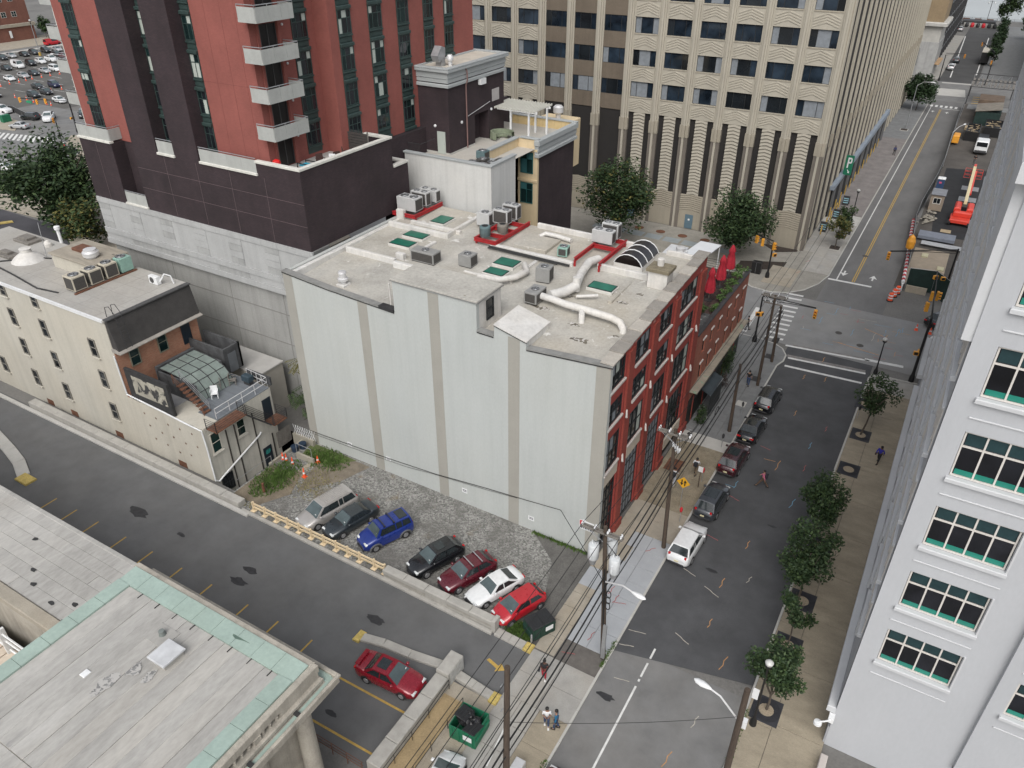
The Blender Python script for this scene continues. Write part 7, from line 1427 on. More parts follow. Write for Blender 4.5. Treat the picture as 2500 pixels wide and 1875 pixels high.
for k in range(14): x0 = -56 + 2.05 * k; MB().bbox(x0 + .008, x0 + 2.042, -9.95, -9.2, 0, .75 - .01 * k if k < 13 else .6, .05).obj('cap_stone', granite, rw)
for k in range(12): x0 = -62 + 3.0 * k; MB().bbox(x0, x0 + 2.99, -10.35, -9.98, 0, .18, .03).obj('step_stone', conc_pale, rw)
dw = thing('ramp_parapet', 'thick granite parapet along the bank ramp beside crimson sedan', 'wall', (-3.5, -17.5, 0))
for k in range(5): MB().bbox(-4.02, -3.1, -21.9 + 1.7 * k + .008, -21.9 + 1.7 * (k + 1) - .008, 0, 1.0 if k < 4 else 1.3, .05).obj('cap_stone', granite, dw)
for j in range(3):
    for k in range(2): MB().box(-3.1, -3.08, -14.9 + .75 * k, -14.2 + .75 * k, .12 + .36 * j, .45 + .36 * j).obj('notice_plate', mat('plate_grey', (.4, .4, .38), .8, .2, 4), dw)
rp = struct(MB().box(-3.1, .05, -60, -14.6, -.02, .09).obj('ramp_paving', conc_beige)); slab_field(rp, -3.05, .0, -21.5, -14.8, 2, 4, .11, conc_beige)
struct(MB().box(-3.1, -1.75, -22, -15.6, .09, .125).obj('ramp_paving', mat('ramp_tan', (.36, .27, .15), .95, .2, .8, fine=.25)))
for i, pts in enumerate(([(-3.0, -15.2), (-2.9, -17.5), (-2.9, -22.5)], [(-1.55, -15.8), (-1.55, -22.5)])):
    t = thing('handrail', ('black pipe handrail on the granite parapet', 'black pipe handrail beside the open dumpster')[i], 'railing', (*pts[0], .1)); q = MB()
    for (p, s_) in zip(pts, pts[1:]):
        n_ = max(1, round(math.hypot(s_[0] - p[0], s_[1] - p[1]) / 1.6))
        for z in (.6, 1.0): q.tube((*p, z), (*s_, z), .022, n=5)
        for k in range(n_ + 1): q.tube((p[0] + (s_[0] - p[0]) * k / n_, p[1] + (s_[1] - p[1]) * k / n_, .1), (p[0] + (s_[0] - p[0]) * k / n_, p[1] + (s_[1] - p[1]) * k / n_, 1.0), .022, n=5)
    q.obj('rail', black, t)
t = thing('handrail', 'rusty brown railing along the bank side of driveway', 'railing', (-8, -22.0, 0)); q = MB()
for z in (.4, .7, 1.0): q.tube((-12, -22.15, z), (-4.1, -22.1, z), .02, n=5)
for k in range(8): q.tube((-12 + 1.12 * k, -22.15, 0), (-12 + 1.12 * k, -22.15, 1.0), .025, n=5)
q.obj('rail', rust, t)
# cream barrier fence
t = thing('barrier_fence', 'pale cream timber barrier fence in front of the parked minivan', 'fence', (-19, -9.45, 0)); xs_ = [-26.1, -24.85, -23.6, -22.37, -21.16, -19.88, -18.63, -17.36, -16.2, -15.05, -13.66, -12.65]
for x in xs_: MB().bbox(x - .08, x + .08, -9.53, -9.37, 0, .95, .03).obj('post', cream_pl, t); MB().bbox(x - .22, x + .22, -9.7, -9.2, 0, .07, .02).obj('foot', cream_pl, t)
for a, b_ in zip(xs_, xs_[1:]):
    for z in (.32, .68): MB().bbox(a + .085, b_ - .085, -9.49, -9.41, z, z + .18, .02).obj('rail', cream_pl, t)
# ---------------------------------------------------------------- bins, cones, barrels
def dumpster(label, x, y, rz, m, open_=False, w=1.8, d=1.2, h=1.2):
    t = thing('dumpster', label, 'dumpster', (x, y, .0), rz); I = lambda nm, b, mm: place(nm, b.mesh(nm, mm), t, None, local=True)
    b = MB(); th = .05
    for q in ((-w / 2, w / 2, -d / 2, -d / 2 + th), (-w / 2, w / 2, d / 2 - th, d / 2), (-w / 2, -w / 2 + th, -d / 2 + th, d / 2 - th), (w / 2 - th, w / 2, -d / 2 + th, d / 2 - th)): b.box(*q, .15, h)
    b.box(-w / 2 + th, w / 2 - th, -d / 2 + th, d / 2 - th, .15, .2); I('bin', b, m)
    for k in range(4): I('rib', MB().box(-w / 2 + .2 + k * (w - .4) / 3 - .04, -w / 2 + .2 + k * (w - .4) / 3 + .04, -d / 2 - .05, -d / 2, .2, h - .1), m)
    for s_ in (-1, 1): I('fork_pocket', MB().box(s_ * (w / 2 + .05) - .05, s_ * (w / 2 + .05) + .05, -d / 2 + .1, d / 2 - .1, h * .6, h * .6 + .16), m)
    for p in ((-.7, -.4), (.7, -.4), (-.7, .4), (.7, .4)): I('caster', MB().lathe([(.09, -.03), (.09, .03)], 8, (p[0] * w / 1.8, p[1], .09), axis='y'), black)
    lidm = mat('lid_black', (.02, .021, .023), .6, .2, 3)
    for k in range(2):
        x0 = -w / 2 + k * w / 2
        if open_: 
            b = MB(); b.bbox(.02, w / 2 - .02, 0, d * .62, 0, .05, .02); 
            for j in range(4): b.box(.1 + j * .2, .16 + j * .2, .05, d * .58, .05, .08)
            o = place('lid', b.mesh('lid', lidm), t, (x0, -d / 2 + (.55 if k == 0 else -.02), h + (.28 if k == 0 else .12)), local=True); o.rotation_euler = (R(-14), R(6 if k == 0 else -5), R(-6))
        else:
            b = MB(); b.bbox(x0 + .01, x0 + w / 2 - .01, -d / 2 - .04, d / 2, h, h + .09, .03)
            for j in range(4): b.box(x0 + .1 + j * .2, x0 + .18 + j * .2, -d / 2 + .05, d / 2 - .1, h + .09, h + .12)
            I('lid', b, lidm)
    I('label_plate', MB().box(w * .05, w * .38, -d / 2 - .062, -d / 2 - .052, h * .5, h * .82), white_pl)
    if open_:
        rg_ = random.Random(4)
        for k in range(6):
            c = (rg_.uniform(-.5, .6), rg_.uniform(-.25, .4), h - .15); b = MB().lathe([(.05, -.22), (.26, -.12), (.32, .05), (.2, .2), (.05, .28)], 10, c); b.v = [(p[0] + rg_.uniform(-.04, .04), p[1] + rg_.uniform(-.04, .04), p[2] + rg_.uniform(-.03, .03)) for p in b.v]; I('refuse_bag', b, mat('refuse_plastic', (.012, .012, .013), .25, .2, 5))
    return t
dumpster('dark green lidded dumpster beside the red hatchback', -.35, -8.35, R(62), dgreen); dumpster('bright green dumpster with open lids and black refuse bags', -.3, -17.0, R(3), green_d, True, 1.75, 1.7, 1.35)
def cone(label, x, y, z=0., h=.75, group='traffic cones'):
    t = thing('traffic_cone', label, 'traffic cone', (x, y, z), 0, group)
    if 'c' not in _cone: _cone['c'] = (MB().bbox(-.19, .19, -.19, .19, 0, .05, .02).mesh('base', cone_o), MB().lathe([(.15, .05), (.03, 1.0)], 12).mesh('body', cone_o, 40), MB().lathe([(.112, .38), (.08, .6)], 12).mesh('band', white_pl, 40))
    for nm, me in zip(('base', 'body', 'band'), _cone['c']):
        o = place(nm, me, t, None, local=True); o.scale = (1, 1, h)
    return t
_cone = {}
for i, (x, y) in enumerate(((-28.97, -3.34), (-28.6, -3.3), (-27.75, -3.4), (-26.0, -2.1), (-25.6, -4.2))): cone(('first orange cone at the foot of areaway bins', 'second orange cone at the foot of areaway bins', 'orange cone standing by the areaway steps', 'small striped cone on the grass edge by the wall', 'lone orange cone at the bottom of areaway steps')[i], x, y, -.2 if i < 3 else 0, .95 if i != 3 else .7)
cone('left striped cone by the white office corner', 16.34, 51.2, 0, .8); cone('right striped cone by the white office corner', 17.8, 51.0, 0, .8)
cl_ = ['far left cone of the car park line', 'second cone of the car park line', 'third cone of the car park line', 'fourth cone of the car park line', 'fifth cone of the car park line', 'sixth cone of the car park line', 'last cone of the car park line']
for i, (x, y) in enumerate(((-208.7, 78), (-208.7, 80.6), (-209.2, 82.8), (-209.9, 85), (-209.9, 87.7), (-210, 90.3), (-210, 93.1))): cone(cl_[i], x, y, 0, 1.0)
for i, (x, y) in enumerate(((-207.6, 75), (-191.4, 69.2), (-186.5, 69.2), (-182.7, 68.6), (-177.7, 68.8), (-175.8, 68.7), (-189.6, 77.7), (-190.5, 81))): cone(('cone at the left frame edge in car park', 'cone behind the dark sedan at left in car park', 'left cone before the front pair of cars', 'right cone before the front pair of cars', 'cone left of the white sedan in car park', 'cone touching the white sedan in car park', 'cone below the navy suv', 'cone right of the navy suv')[i], x, y, 0, 1.0)
for i, (x, y) in enumerate(((12.6, 57.8), (12.85, 59.3), (13.1, 60.4))):
    t = thing('traffic_barrel', ('nearest orange and white drum at construction corner', 'middle orange and white drum at construction corner', 'rear orange and white drum beside the striped post')[i], 'traffic barrel', (x, y, 0), 0, 'drums at the construction corner')
    MB().lathe([(.4, 0), (.4, .08), (.31, .1)], 14, (x, y, 0)).obj('base', rubber, t); MB().lathe([(.3, .08), (.29, .3), (.28, .55), (.27, .8), (.25, 1.0), (.1, 1.05)], 14, (x, y, 0)).obj('drum', cone_o, t, smooth=30)
    for z in (.36, .7): MB().lathe([(.298, z), (.29, z + .15)], 14, (x, y, 0)).obj('band', white_pl, t)
t = thing('steel_bollard', 'slim pale steel post at the dumpster corner', 'bollard', (-.3, -9.5, 0)); MB().lathe([(.07, 0), (.07, .85), (.03, .9)], 10, (-.3, -9.5, 0)).obj('post', galv, t, smooth=40)
t = thing('steel_bollard', 'rusty brown post at the grass edge by ramp wall', 'bollard', (-27.1, -7.4, 0)); MB().lathe([(.12, 0), (.12, .95), (.05, 1.0)], 10, (-27.1, -7.4, 0)).obj('post', rust, t, smooth=40)
# sunken areaway by the stucco building
ar = struct(MB().box(-31.6, -29.4, -8.5, 1.0, -2.2, -2.0).obj('areaway_floor', conc_slate)); struct(MB().poly([(-29.4, -8.5, -2), (-29.0, -8.5, -.02), (-29.0, -4.6, -.02), (-29.4, -4.6, -2)]).poly([(-29.4, -8.5, -2.0), (-29.4, -4.6, -2.0), (-29.36, -4.6, 0), (-29.36, -8.5, 0)]).obj('areaway_bank', dirt, fix=False))
struct(MB().box(-29.4, -29.2, -4.6, -.4, -2.0, .25).box(-30.4, -27.9, -.6, -.3, -1, .6).box(-28.1, -26.1, -2.55, -2.35, -.6, .55).obj('areaway_wall', mat('areaway_conc', (.3, .28, .23), .9, .15, 1), None)); 
for k in range(4): MB().box(-28.0 + .45 * k, -27.55 + .45 * k, -4.2, -2.6, -.5, -.35 + .12 * k).obj('step', conc_beige, ar)
for i, (x, y) in enumerate(((-28.9, -1.9), (-28.6, -1.2))):
    t = thing('refuse_bin', ('dark blue wheeled bin with open lid in the areaway', 'dark blue wheeled bin with shut lid in the areaway')[i], 'bin', (x, y, -.5)); MB().lathe([(.26, -.5), (.33, .5)], 10, (x, y, 0)).obj('tub', mat('bin_blue', (.015, .03, .055), .5, .2, 3), t); MB().lathe([(.36, .5), (.34, .56), (.05, .6)], 10, (x, y, 0)).obj('lid', mat('bin_blue', (.015, .03, .055)), t)
t = thing('lattice_fence', 'white lattice and chain link fence closing the passage beside loft', 'fence', (-29.5, -.2, .2)); q = MB()
for k in range(9): q.tube((-30.3 + .28 * k, -.45, .6), (-29.9 + .28 * k, -.45, 1.6), .02, n=4); q.tube((-29.9 + .28 * k, -.46, .6), (-30.3 + .28 * k, -.46, 1.6), .02, n=4)
q.obj('lattice', white_pl, t); q = MB(); q.path([(-28.0, -2.5, .3), (-28.0, -2.5, 1.6), (-26.2, -2.5, 1.6), (-26.2, -2.5, .3)], .03, 5); q.tube((-29.2, -4.4, 0), (-29.2, -4.4, 1.0), .03, n=5); q.path([(-29.3, -8.2, .9), (-29.3, -4.4, .9)], .02, 5); q.obj('frame', galv, t)
for k in range(6): MB().box(-30.9, -30.84, -2.0 + .28 * k, -1.76 + .28 * k, -.4, 1.3).obj('board', woodgrey, t)
# grass and weeds
def blades(n, fn, m, h=.22, seed=1):
    rg = random.Random(seed); b = MB()
    for _ in range(n):
        x, y, z, k = fn(rg); a = rg.uniform(0, 6.28); w_ = .03 + .03 * rg.random(); hh = h * rg.uniform(.4, 1.2) * k; lx, ly = rg.uniform(-.12, .12), rg.uniform(-.12, .12)
        b.poly([(x - w_ * math.cos(a), y - w_ * math.sin(a), z), (x + w_ * math.cos(a), y + w_ * math.sin(a), z), (x + lx, y + ly, z + hh)])
    return stuff(b.obj('grass', m, fix=False))
def patch(cx, cy, rx, ry):
    def f(rg):
        while True:
            u, v = rg.gauss(0, .5), rg.gauss(0, .5)
            if u * u + v * v < 1: return (cx + u * rx, cy + v * ry, 0, 1)
    return f
blades(2600, patch(-27.6, -5.6, 1.7, 2.8), grassm, .26, 1); blades(1500, patch(-25.6, -1.4, 2.4, 1.5), grassm, .26, 2); blades(900, patch(-24.6, -4.4, 2.6, 2.6), drygrass, .14, 3); blades(1300, patch(-1.4, -9.0, 1.3, .7), grassm, .35, 4); blades(500, lambda rg: (rg.uniform(-5.4, -.1), -.12 - abs(rg.gauss(0, .12)), 0, 1), grassm, .25, 5); blades(500, lambda rg: (rg.uniform(-29, -12.6), -9.2 + rg.gauss(0, .15), 0, 1), drygrass, .2, 6); blades(420, lambda rg: (4.5 + rg.gauss(0, .07), rg.choice((rg.uniform(-9, -6.5), rg.uniform(-19, -16.2))), .1, 1), grassm, .16, 7); blades(300, lambda rg: (13.5 + rg.gauss(0, .08), rg.uniform(-14, -7), .1, 1), grassm, .14, 8); blades(260, lambda rg: (-31.2 + rg.gauss(0, .2), -7.9 + rg.gauss(0, .3), -2, 1.4), grassm, .4, 9)
struct(MB().prism([(-29.2, -8.8), (-26.4, -8.9), (-25.0, -6.5), (-26.2, -3.8), (-28, -4.4), (-29.2, -4.4)], -.02, .012).obj('bare_ground', dirt)); struct(MB().prism([(-28.4, -.2), (-23.2, -.2), (-24.5, -1.6), (-26, -2.3), (-28, -2.2)], -.02, .011).obj('bare_ground', mat('turf', (.09, .11, .04), .95, .3, 2)))
struct(MB().prism([(-24.8, -6), (-22.5, -3), (-21.6, -.3), (-23.6, -.3), (-26, -2.4)], -.02, .006).obj('bare_ground', mat('packed_earth', (.2, .17, .13), .95, .3, 1.2, fine=.3)))
struct(MB().prism([(-5.5, -.02), (.0, -.02), (.0, -9.5), (-2.6, -9.4), (-1.6, -5.2), (-2.6, -2.2)], -.02, .008).obj('bare_ground', mat('packed_grit', (.14, .135, .125), .95, .3, .8, fine=.35, finescale=10)))
# ---------------------------------------------------------------- utility poles and wires
porc = mat('porcelain', (.6, .61, .62), .25, .1, 4); wirem = mat('cable_black', (.012, .012, .012), .6, .1, 2); tran = mat('transformer_paint', (.58, .6, .61), .45, .08, 2)
def upole(label, x, y, h, top, r0=.17, arms=(), extra=None):
    t = thing('utility_pole', label, 'utility pole', (x, y, .1), 0, 'utility poles on the left pavement'); tx, ty = top
    n_ = 6; MB().path([(x + (tx - x) * k / n_, y + (ty - y) * k / n_, .1 + (h - .1) * k / n_) for k in range(n_ + 1)], r0, 10, r1=r0 * .7).obj('shaft', woodpole, t, smooth=40)
    for (z, ax0, ax1, yo) in arms:
        a_ = sub(MB().box(ax0, ax1, ty + yo - .05, ty + yo + .05, z - .06, z + .06).obj('crossarm', woodgrey, t))
        for k in range(4): xx = ax0 + .12 + (ax1 - ax0 - .24) * k / 3; MB().lathe([(.03, z + .06), (.05, z + .12), (.075, z + .16), (.04, z + .2), (.07, z + .24), (.03, z + .3)], 8, (xx, ty + yo, 0)).obj('insulator', porc, a_)
        for s_ in (ax0 + .3, ax1 - .3): MB().tube((s_, ty + yo, z - .06), (tx, ty, z - .8), .02, n=5).obj('brace', galv, a_)
    return t
def poletop(x0, y0, h, tx, ty, z): f = z / h; return (x0 + (tx - x0) * f, y0 + (ty - y0) * f)
p0 = upole('thick dark pole at the bottom edge beside the open dumpster', 4.35, -20.6, 12.6, (4.2, -20.1), .2)
for z in (9.8, 10.8, 11.6): MB().tube((4.1, -20.35, z), (4.1, -20.55, z), .03, n=6).obj('bolt', galv, p0)
p1 = upole('pole with three pale transformers at the lot corner', 4.29, -8.15, 11.1, (3.6, -7.95), .18, ((10.6, 2.05, 4.75, -.1), (10.6, 2.05, 4.75, .1)))
for i, (x, y, z) in enumerate(((2.95, -7.9, 8.2), (3.85, -7.25, 8.6), (4.45, -8.15, 8.0))):
    q = sub(MB().lathe([(.3, z), (.34, z + .05), (.34, z + 1.05), (.3, z + 1.15), (.1, z + 1.2)], 16, (x, y, 0)).obj('transformer', tran, p1, smooth=40))
    for s_ in (-.12, .12): MB().lathe([(.04, z + 1.15), (.06, z + 1.2), (.03, z + 1.45)], 8, (x + s_, y, 0)).obj('bushing', porc, q)
    MB().box(x - .06, x + .06, y - .4, y - .33, z + .2, z + .8).obj('radiator', tran, q); MB().lathe([(.18, z - .45), (.26, z - .02)], 10, (x, y, 0)).obj('bracket', galv, q)
    MB().path([(x, y, z + 1.4), (x + .2, y - .3, z + 1.7), (3.7, -8.0, z + 2.0)], .025, 5).obj('lead', wirem, q)
MB().box(4.2, 4.45, -8.4, -8.28, .3, 3.4).obj('riser_guard', galv, p1); MB().path([(4.15, -8.3, 3.4), (4.0, -8.3, 6.8), (3.9, -8.25, 8.0)], .05, 6).obj('riser', wirem, p1)
for k in range(3): MB().path([(4.1 + .14 * math.cos(6.283 * j / 14) + .25, -8.35, 5.2 + .5 * k + .3 * math.sin(6.283 * j / 14)) for j in range(15)], .03, 5).obj('cable_coil', wirem, p1)
p2 = upole('pole with busy insulators beside the white suv', 4.05, 3.36, 10.9, (3.65, 3.6), .17, ((10.5, 2.4, 4.85, -.12), (10.5, 2.4, 4.85, .12)))
for k in range(7): MB().lathe([(.04, 9.6), (.09, 9.8), (.05, 10.0)], 8, (3.7 + .17 * (k % 4), 3.3 + .25 * (k // 4), -.1 * k)).obj('insulator', porc, p2); 
for k in range(4): MB().path([(3.6 + .2 * k, 3.5, 10.5), (3.9 + .15 * k, 3.2, 9.9), (3.8, 3.4, 9.3)], .02, 5).obj('jumper', wirem, p2)
p3 = upole('short pole carrying the cable loop on slate pavement', 3.82, 20.7, 7.3, (3.72, 20.75), .17); p4 = upole('tall pole with twin crossarms near the crossing', 3.91, 29.95, 10.1, (3.85, 30.2), .16, ((9.95, 2.55, 5.0, -.1), (9.95, 2.55, 5.0, .3), (9.2, 2.9, 4.7, 0)))
p5 = upole('stub pole tangled with wires at the crossing kerb', 3.93, 35.4, 6.7, (3.75, 35.3), .16)
p6 = thing('utility_pole', 'timber pole carrying a cobra lamp on the right kerb', 'utility pole', (13.75, -13.8, .1)); MB().path([(13.75, -13.8, 0), (13.75, -13.75, 10.1)], .19, 10, r1=.15).obj('shaft', woodpole, p6); MB().box(13.7, 14.1, -13.6, -13.3, 7.0, 7.5).obj('control_box', white_pl, p6)
def cobra(root, base, mid, tip):
    MB().path([base, mid, tip], .05, 8).obj('lamp_arm', alu, root); d = (Vector(tip) - Vector(mid)).normalized(); a = math.atan2(d.y, d.x); b = MB(); rows_ = []
    for (u, w_, h_) in ((-.1, .05, .06), (.1, .13, .1), (.4, .2, .13), (.7, .16, .1), (.85, .03, .03)): rows_.append([(u, w_ * math.cos(6.283 * k / 10), h_ * math.sin(6.283 * k / 10)) for k in range(10)])
    b.grid(rows_, closed=True).poly(rows_[0]).poly(rows_[-1]); b.move(*tip, a); b.obj('lamp_head', white_pl, root, smooth=50)
cobra(p1, (4.0, -8.2, 7.0), (5.2, -8.4, 7.5), (5.9, -8.5, 7.4)); cobra(p6, (13.75, -13.75, 7.6), (12.6, -13.6, 8.6), (12.0, -13.5, 8.7))
def wire(label, pts, r_=.018, sag=.35):
    out = []
    for (p, q) in zip(pts, pts[1:]):
        for k in range(10): t_ = k / 10; out.append((p[0] + (q[0] - p[0]) * t_, p[1] + (q[1] - p[1]) * t_, p[2] + (q[2] - p[2]) * t_ - sag * 4 * t_ * (1 - t_)))
    out.append(pts[-1]); return tag(MB().path(out, r_, 5).obj('overhead_wire', wirem), label, 'wire', 'overhead wires along the left pavement')
for i, (a0, a1, a2, a4) in enumerate(((2.2, 2.2, 2.55, 2.7), (3.1, 3.05, 3.2, 3.4), (3.7, 3.75, 4.0, 4.2), (4.6, 4.6, 4.7, 4.85))):
    wire(('overhead line on the crossarm tips nearest the loft', 'second overhead line from the loft on the crossarms', 'third overhead line from the loft on the crossarms', 'overhead line on the crossarm tips nearest the road')[i], [(a0, -40, 10.8), (a1, -7.95, 10.85), (a2, 3.6, 10.75), (a4, 30.2, 10.2), (a4 - .5, 62, 9.6)], .02)
for i, (x, z, r_) in enumerate(((4.05, 7.4, .045), (4.2, 6.7, .05), (4.32, 6.2, .035), (3.95, 8.3, .025))): wire(('upper thick communications cable along the pavement', 'middle thick communications cable along the pavement', 'lower communications cable along the pavement', 'thin line just above the communications cables')[i], [(x + .05, -45, z), (x, -20.2, z + .1), (x - .15, -8.1, z), (x - .3, 3.4, z - .1), (x - .3, 20.7, z - .3), (x - .2, 30, z - .2), (x - .2, 35.3, min(z - .2, 6.4))], r_, .3)
wire('taut span wire crossing the road from pole to cobra pole', [(4.2, -20.1, 8.5), (13.7, -13.7, 7.9)], .014, .3)
tag(MB().path([(-29, -.12, 1.25), (-24, -.12, 1.45), (-20.2, -.12, 1.61), (-14.7, -.12, 1.97), (-9.8, -.12, 2.57), (-6.9, -.12, 2.86), (-3, -.3, 3.47), (3.9, -7.9, 6.4)], .025, 5).obj('service_cable', wirem), 'service cable pinned along the foot of the stucco loft wall', 'cable')
tag(MB().path([(-29, -.1, 1.0), (-22, -.1, 1.25), (-17.6, -.1, 1.5), (-14.7, -.1, 1.9), (-9.8, -.1, 2.4), (-6.9, -.1, 2.78)], .014, 5).obj('service_cable', wirem), 'thinner second service cable below the main one on loft wall', 'cable')
t = thing('cable_loop', 'round slack loop of cable hung between poles', 'cable', (3.7, 15, 5)); MB().path([(3.75, 14.6 + .5 * math.cos(6.283 * k / 18), 6.0 + .35 * math.sin(6.283 * k / 18)) for k in range(19)], .035, 5).obj('loop', wirem, t)
# ---------------------------------------------------------------- signs, meters, lamps, signals
def plate_sign(label, x0, x1, y, z0, z1, bars, m=white_pl, mb=None):
    t = thing('wall_notice', label, 'sign', (x0, y, z0)); MB().box(x0, x1, y - .03, y - .01, z0, z1).obj('plate', m, t); q = MB()
    for (u0, u1, v0, v1, mm) in bars: MB().box(x0 + (x1 - x0) * u0, x0 + (x1 - x0) * u1, y - .036, y - .03, z0 + (z1 - z0) * v0, z0 + (z1 - z0) * v1).obj('print', mm, t)
ink = mat('ink_dark', (.05, .05, .07), .8, .2, 3); redp = mat('print_red', (.5, .02, .03), .6, .1, 3); small = [(.15, .5, .6, .75, ink), (.55, .85, .6, .75, ink), (.2, .6, .3, .45, ink), (.65, .85, .28, .45, ink)]
plate_sign('white notice plate on loft wall, leftmost near the weeds', -24.2, -23.7, 0, 1.2, 1.62, small); plate_sign('white notice plate on loft wall, second from the weeds', -19.9, -19.4, 0, 1.3, 1.7, small); plate_sign('white notice plate on loft wall behind the blue car', -12.1, -11.6, 0, 1.12, 1.56, small); plate_sign('white notice plate on loft wall, rightmost of the four', -5.92, -5.4, 0, 1.0, 1.42, small)
plate_sign('red and white notice board at the loft street corner', -1.55, -.36, 0, 2.2, 3.05, [(.03, .3, .45, .95, redp), (.82, .97, .45, .8, redp), (.34, .78, .5, .85, white_pl), (.08, .22, .1, .32, ink), (.27, .33, .1, .32, ink), (.38, .52, .1, .32, ink), (.57, .7, .1, .32, ink), (.75, .92, .1, .32, ink)])
def post(root, x, y, h, m=galv, r_=.03): return MB().tube((x, y, .1), (x, y, h), r_, n=6).obj('post', m, root)
t = thing('warning_sign', 'yellow diamond two-way traffic sign on thin post', 'traffic sign', (3.55, 8.3, .12)); post(t, 3.55, 8.3, 2.9); sg = mat('sign_yellow', (.68, .36, .02), .5, .05, 3)
c_, s_n = math.cos(R(0)), 0; cz = 2.75
dp = sub(MB().yprism([(3.55, cz - .55), (4.1, cz), (3.55, cz + .55), (3.0, cz)], 8.24, 8.26).obj('panel', sg, t))
for sx, d in ((-.13, -1), (.13, 1)): MB().yprism([(3.55 + sx - .045, cz - .28 * d), (3.55 + sx + .045, cz - .28 * d), (3.55 + sx + .045, cz + .05 * d), (3.55 + sx + .14, cz + .05 * d), (3.55 + sx, cz + .28 * d), (3.55 + sx - .14, cz + .05 * d), (3.55 + sx - .045, cz + .05 * d)], 8.225, 8.24).obj('arrow', black, dp)
t = thing('parking_sign', 'small white parking sign on a dark post beside red-hooded meter', 'traffic sign', (3.98, 11.5, .12)); post(t, 3.98, 11.5, 2.3, woodpole, .045); MB().box(3.78, 4.18, 11.42, 11.44, 1.8, 2.35).obj('panel', white_pl, t)
for i, (x, y, hood) in enumerate(((4.1, 6.7, 1), (4.0, 12.35, 1), (4.0, 23.9, 0), (3.95, 17.95, 0), (13.7, 28.9, 0))):
    t = thing('parking_meter', ('parking meter under a red hood beside the white suv', 'parking meter under a red hood next to the parking sign', 'grey parking meter beside the farthest black suv', 'grey parking meter at the pale pavement band', 'parking meter on the right pavement by the open tree')[i], 'parking meter', (x, y, .12), 0, 'parking meters'); post(t, x, y, 1.15); MB().lathe([(.05, 1.1), (.11, 1.2), (.12, 1.45), (.06, 1.6)], 10, (x, y, 0)).obj('head', redp if hood else dkmetal, t, smooth=50)
def lamp_post(label, x, y, h, base_z=.12):
    t = thing('street_lamp', label, 'street lamp', (x, y, base_z)); MB().lathe([(.22, base_z), (.2, base_z + .35), (.1, base_z + .6), (.075, base_z + 1.0), (.055, h - .6), (.09, h - .55), (.05, h - .5)], 12, (x, y, 0)).obj('column', black, t, smooth=40); MB().lathe([(.08, h - .5), (.2, h - .42), (.22, h - .25)], 14, (x, y, 0)).obj('gallery', black, t, smooth=40); MB().lathe([(.21, h - .25), (.24, h - .1), (.16, h), (.05, h + .06)], 14, (x, y, 0)).obj('globe', mat('lamp_globe', (.5, .5, .48), .3, .1, 3), t, smooth=40); return t
lamp_post('black globe lamp post at the crossing corner', 13.85, 38.5, 4.3); t = lamp_post('black globe lamp post nearest the camera by kerb', 14.05, -7.95, 5.9); MB().box(13.6, 13.95, -8.0, -7.97, 2.4, 3.3).obj('sign_plate', white_pl, t)
lamp_post('black globe lamp post on far pavement before the office', 3.6, 82.2, 5.6)
t = thing('street_lamp', 'tall grey cobra street lamp on the far left pavement', 'street lamp', (3.2, 148, .1)); MB().tube((3.2, 148, .1), (3.2, 148, 9.0), .1, .07).obj('column', galv, t); cobra(t, (3.2, 148, 9.0), (4.3, 147.8, 9.8), (5.6, 147.6, 9.9))
t = thing('street_lamp', 'pale cobra street lamp bending over the construction fence', 'street lamp', (12.7, 122.5, 0)); MB().tube((12.7, 122.5, 0), (12.7, 122.5, 6.2), .09, .06).obj('column', galv, t); cobra(t, (12.7, 122.5, 6.2), (13.3, 124, 6.9), (14.0, 126, 7.0))
sig_y = mat('signal_housing_yellow', (.68, .31, .035), .45, .08, 3)
def signal(root, x, y, z, a, n=3, back=False):
    b = MB(); 
    o = sub(MB().bbox(-.17, .17, -.12, .12, -.5, .5, .03).move(x, y, z, a).obj('signal_head', sig_y, root))
    for k in range(n):
        zz_ = .32 - .32 * k; MB().lathe([(.12, -.13), (.11, -.15)], 12, (0, 0, zz_), axis='y').move(x, y, z, a).obj('lens', (mat('lens_red', (.4, .02, .02), .3), mat('lens_amber', (.3, .15, .02), .3), mat('lens_green', (.01, .12, .06), .3))[k], o)
        q = MB(); q.grid([[(.14 * math.cos(R(t_)), yy, zz_ + .14 * math.sin(R(t_))) for t_ in range(-10, 191, 25)] for yy in (-.13, -.36)]); q.move(x, y, z, a).obj('visor', sig_y, o)
def ped(root, x, y, z, a): o = sub(MB().bbox(-.24, .24, -.14, .14, -.2, .22, .03).move(x, y, z, a).obj('pedestrian_head', sig_y, root)); MB().box(-.18, .18, -.16, -.141, -.14, .16).move(x, y, z, a).obj('lens', black, o)
def mast(label, x, y, h, arm, heads, peds, r_=.11, base_z=.12):
    t = thing('traffic_signal', label, 'traffic signal', (x, y, base_z), 0, 'traffic signals'); MB().lathe([(.28, base_z), (.26, base_z + .5), (r_ * 1.2, base_z + .8), (r_, base_z + 1.2), (r_ * .8, h), (.02, h + .05)], 12, (x, y, 0)).obj('column', black, t, smooth=40)
    if arm: MB().path([(x, y, arm[2] - .2), *([arm[3]] if len(arm) > 3 else []), (arm[0], arm[1], arm[2])], .075, 8, r1=.05).obj('mast_arm', black, t); MB().path([(x, y, arm[2] - .7), ((x + arm[0]) / 2, (y + arm[1]) / 2, arm[2] - .25), (arm[0], arm[1], arm[2] - .08)], .045, 6).obj('truss', black, t)
    for p in heads: signal(t, *p)
    for p in peds: ped(t, *p)
    return t
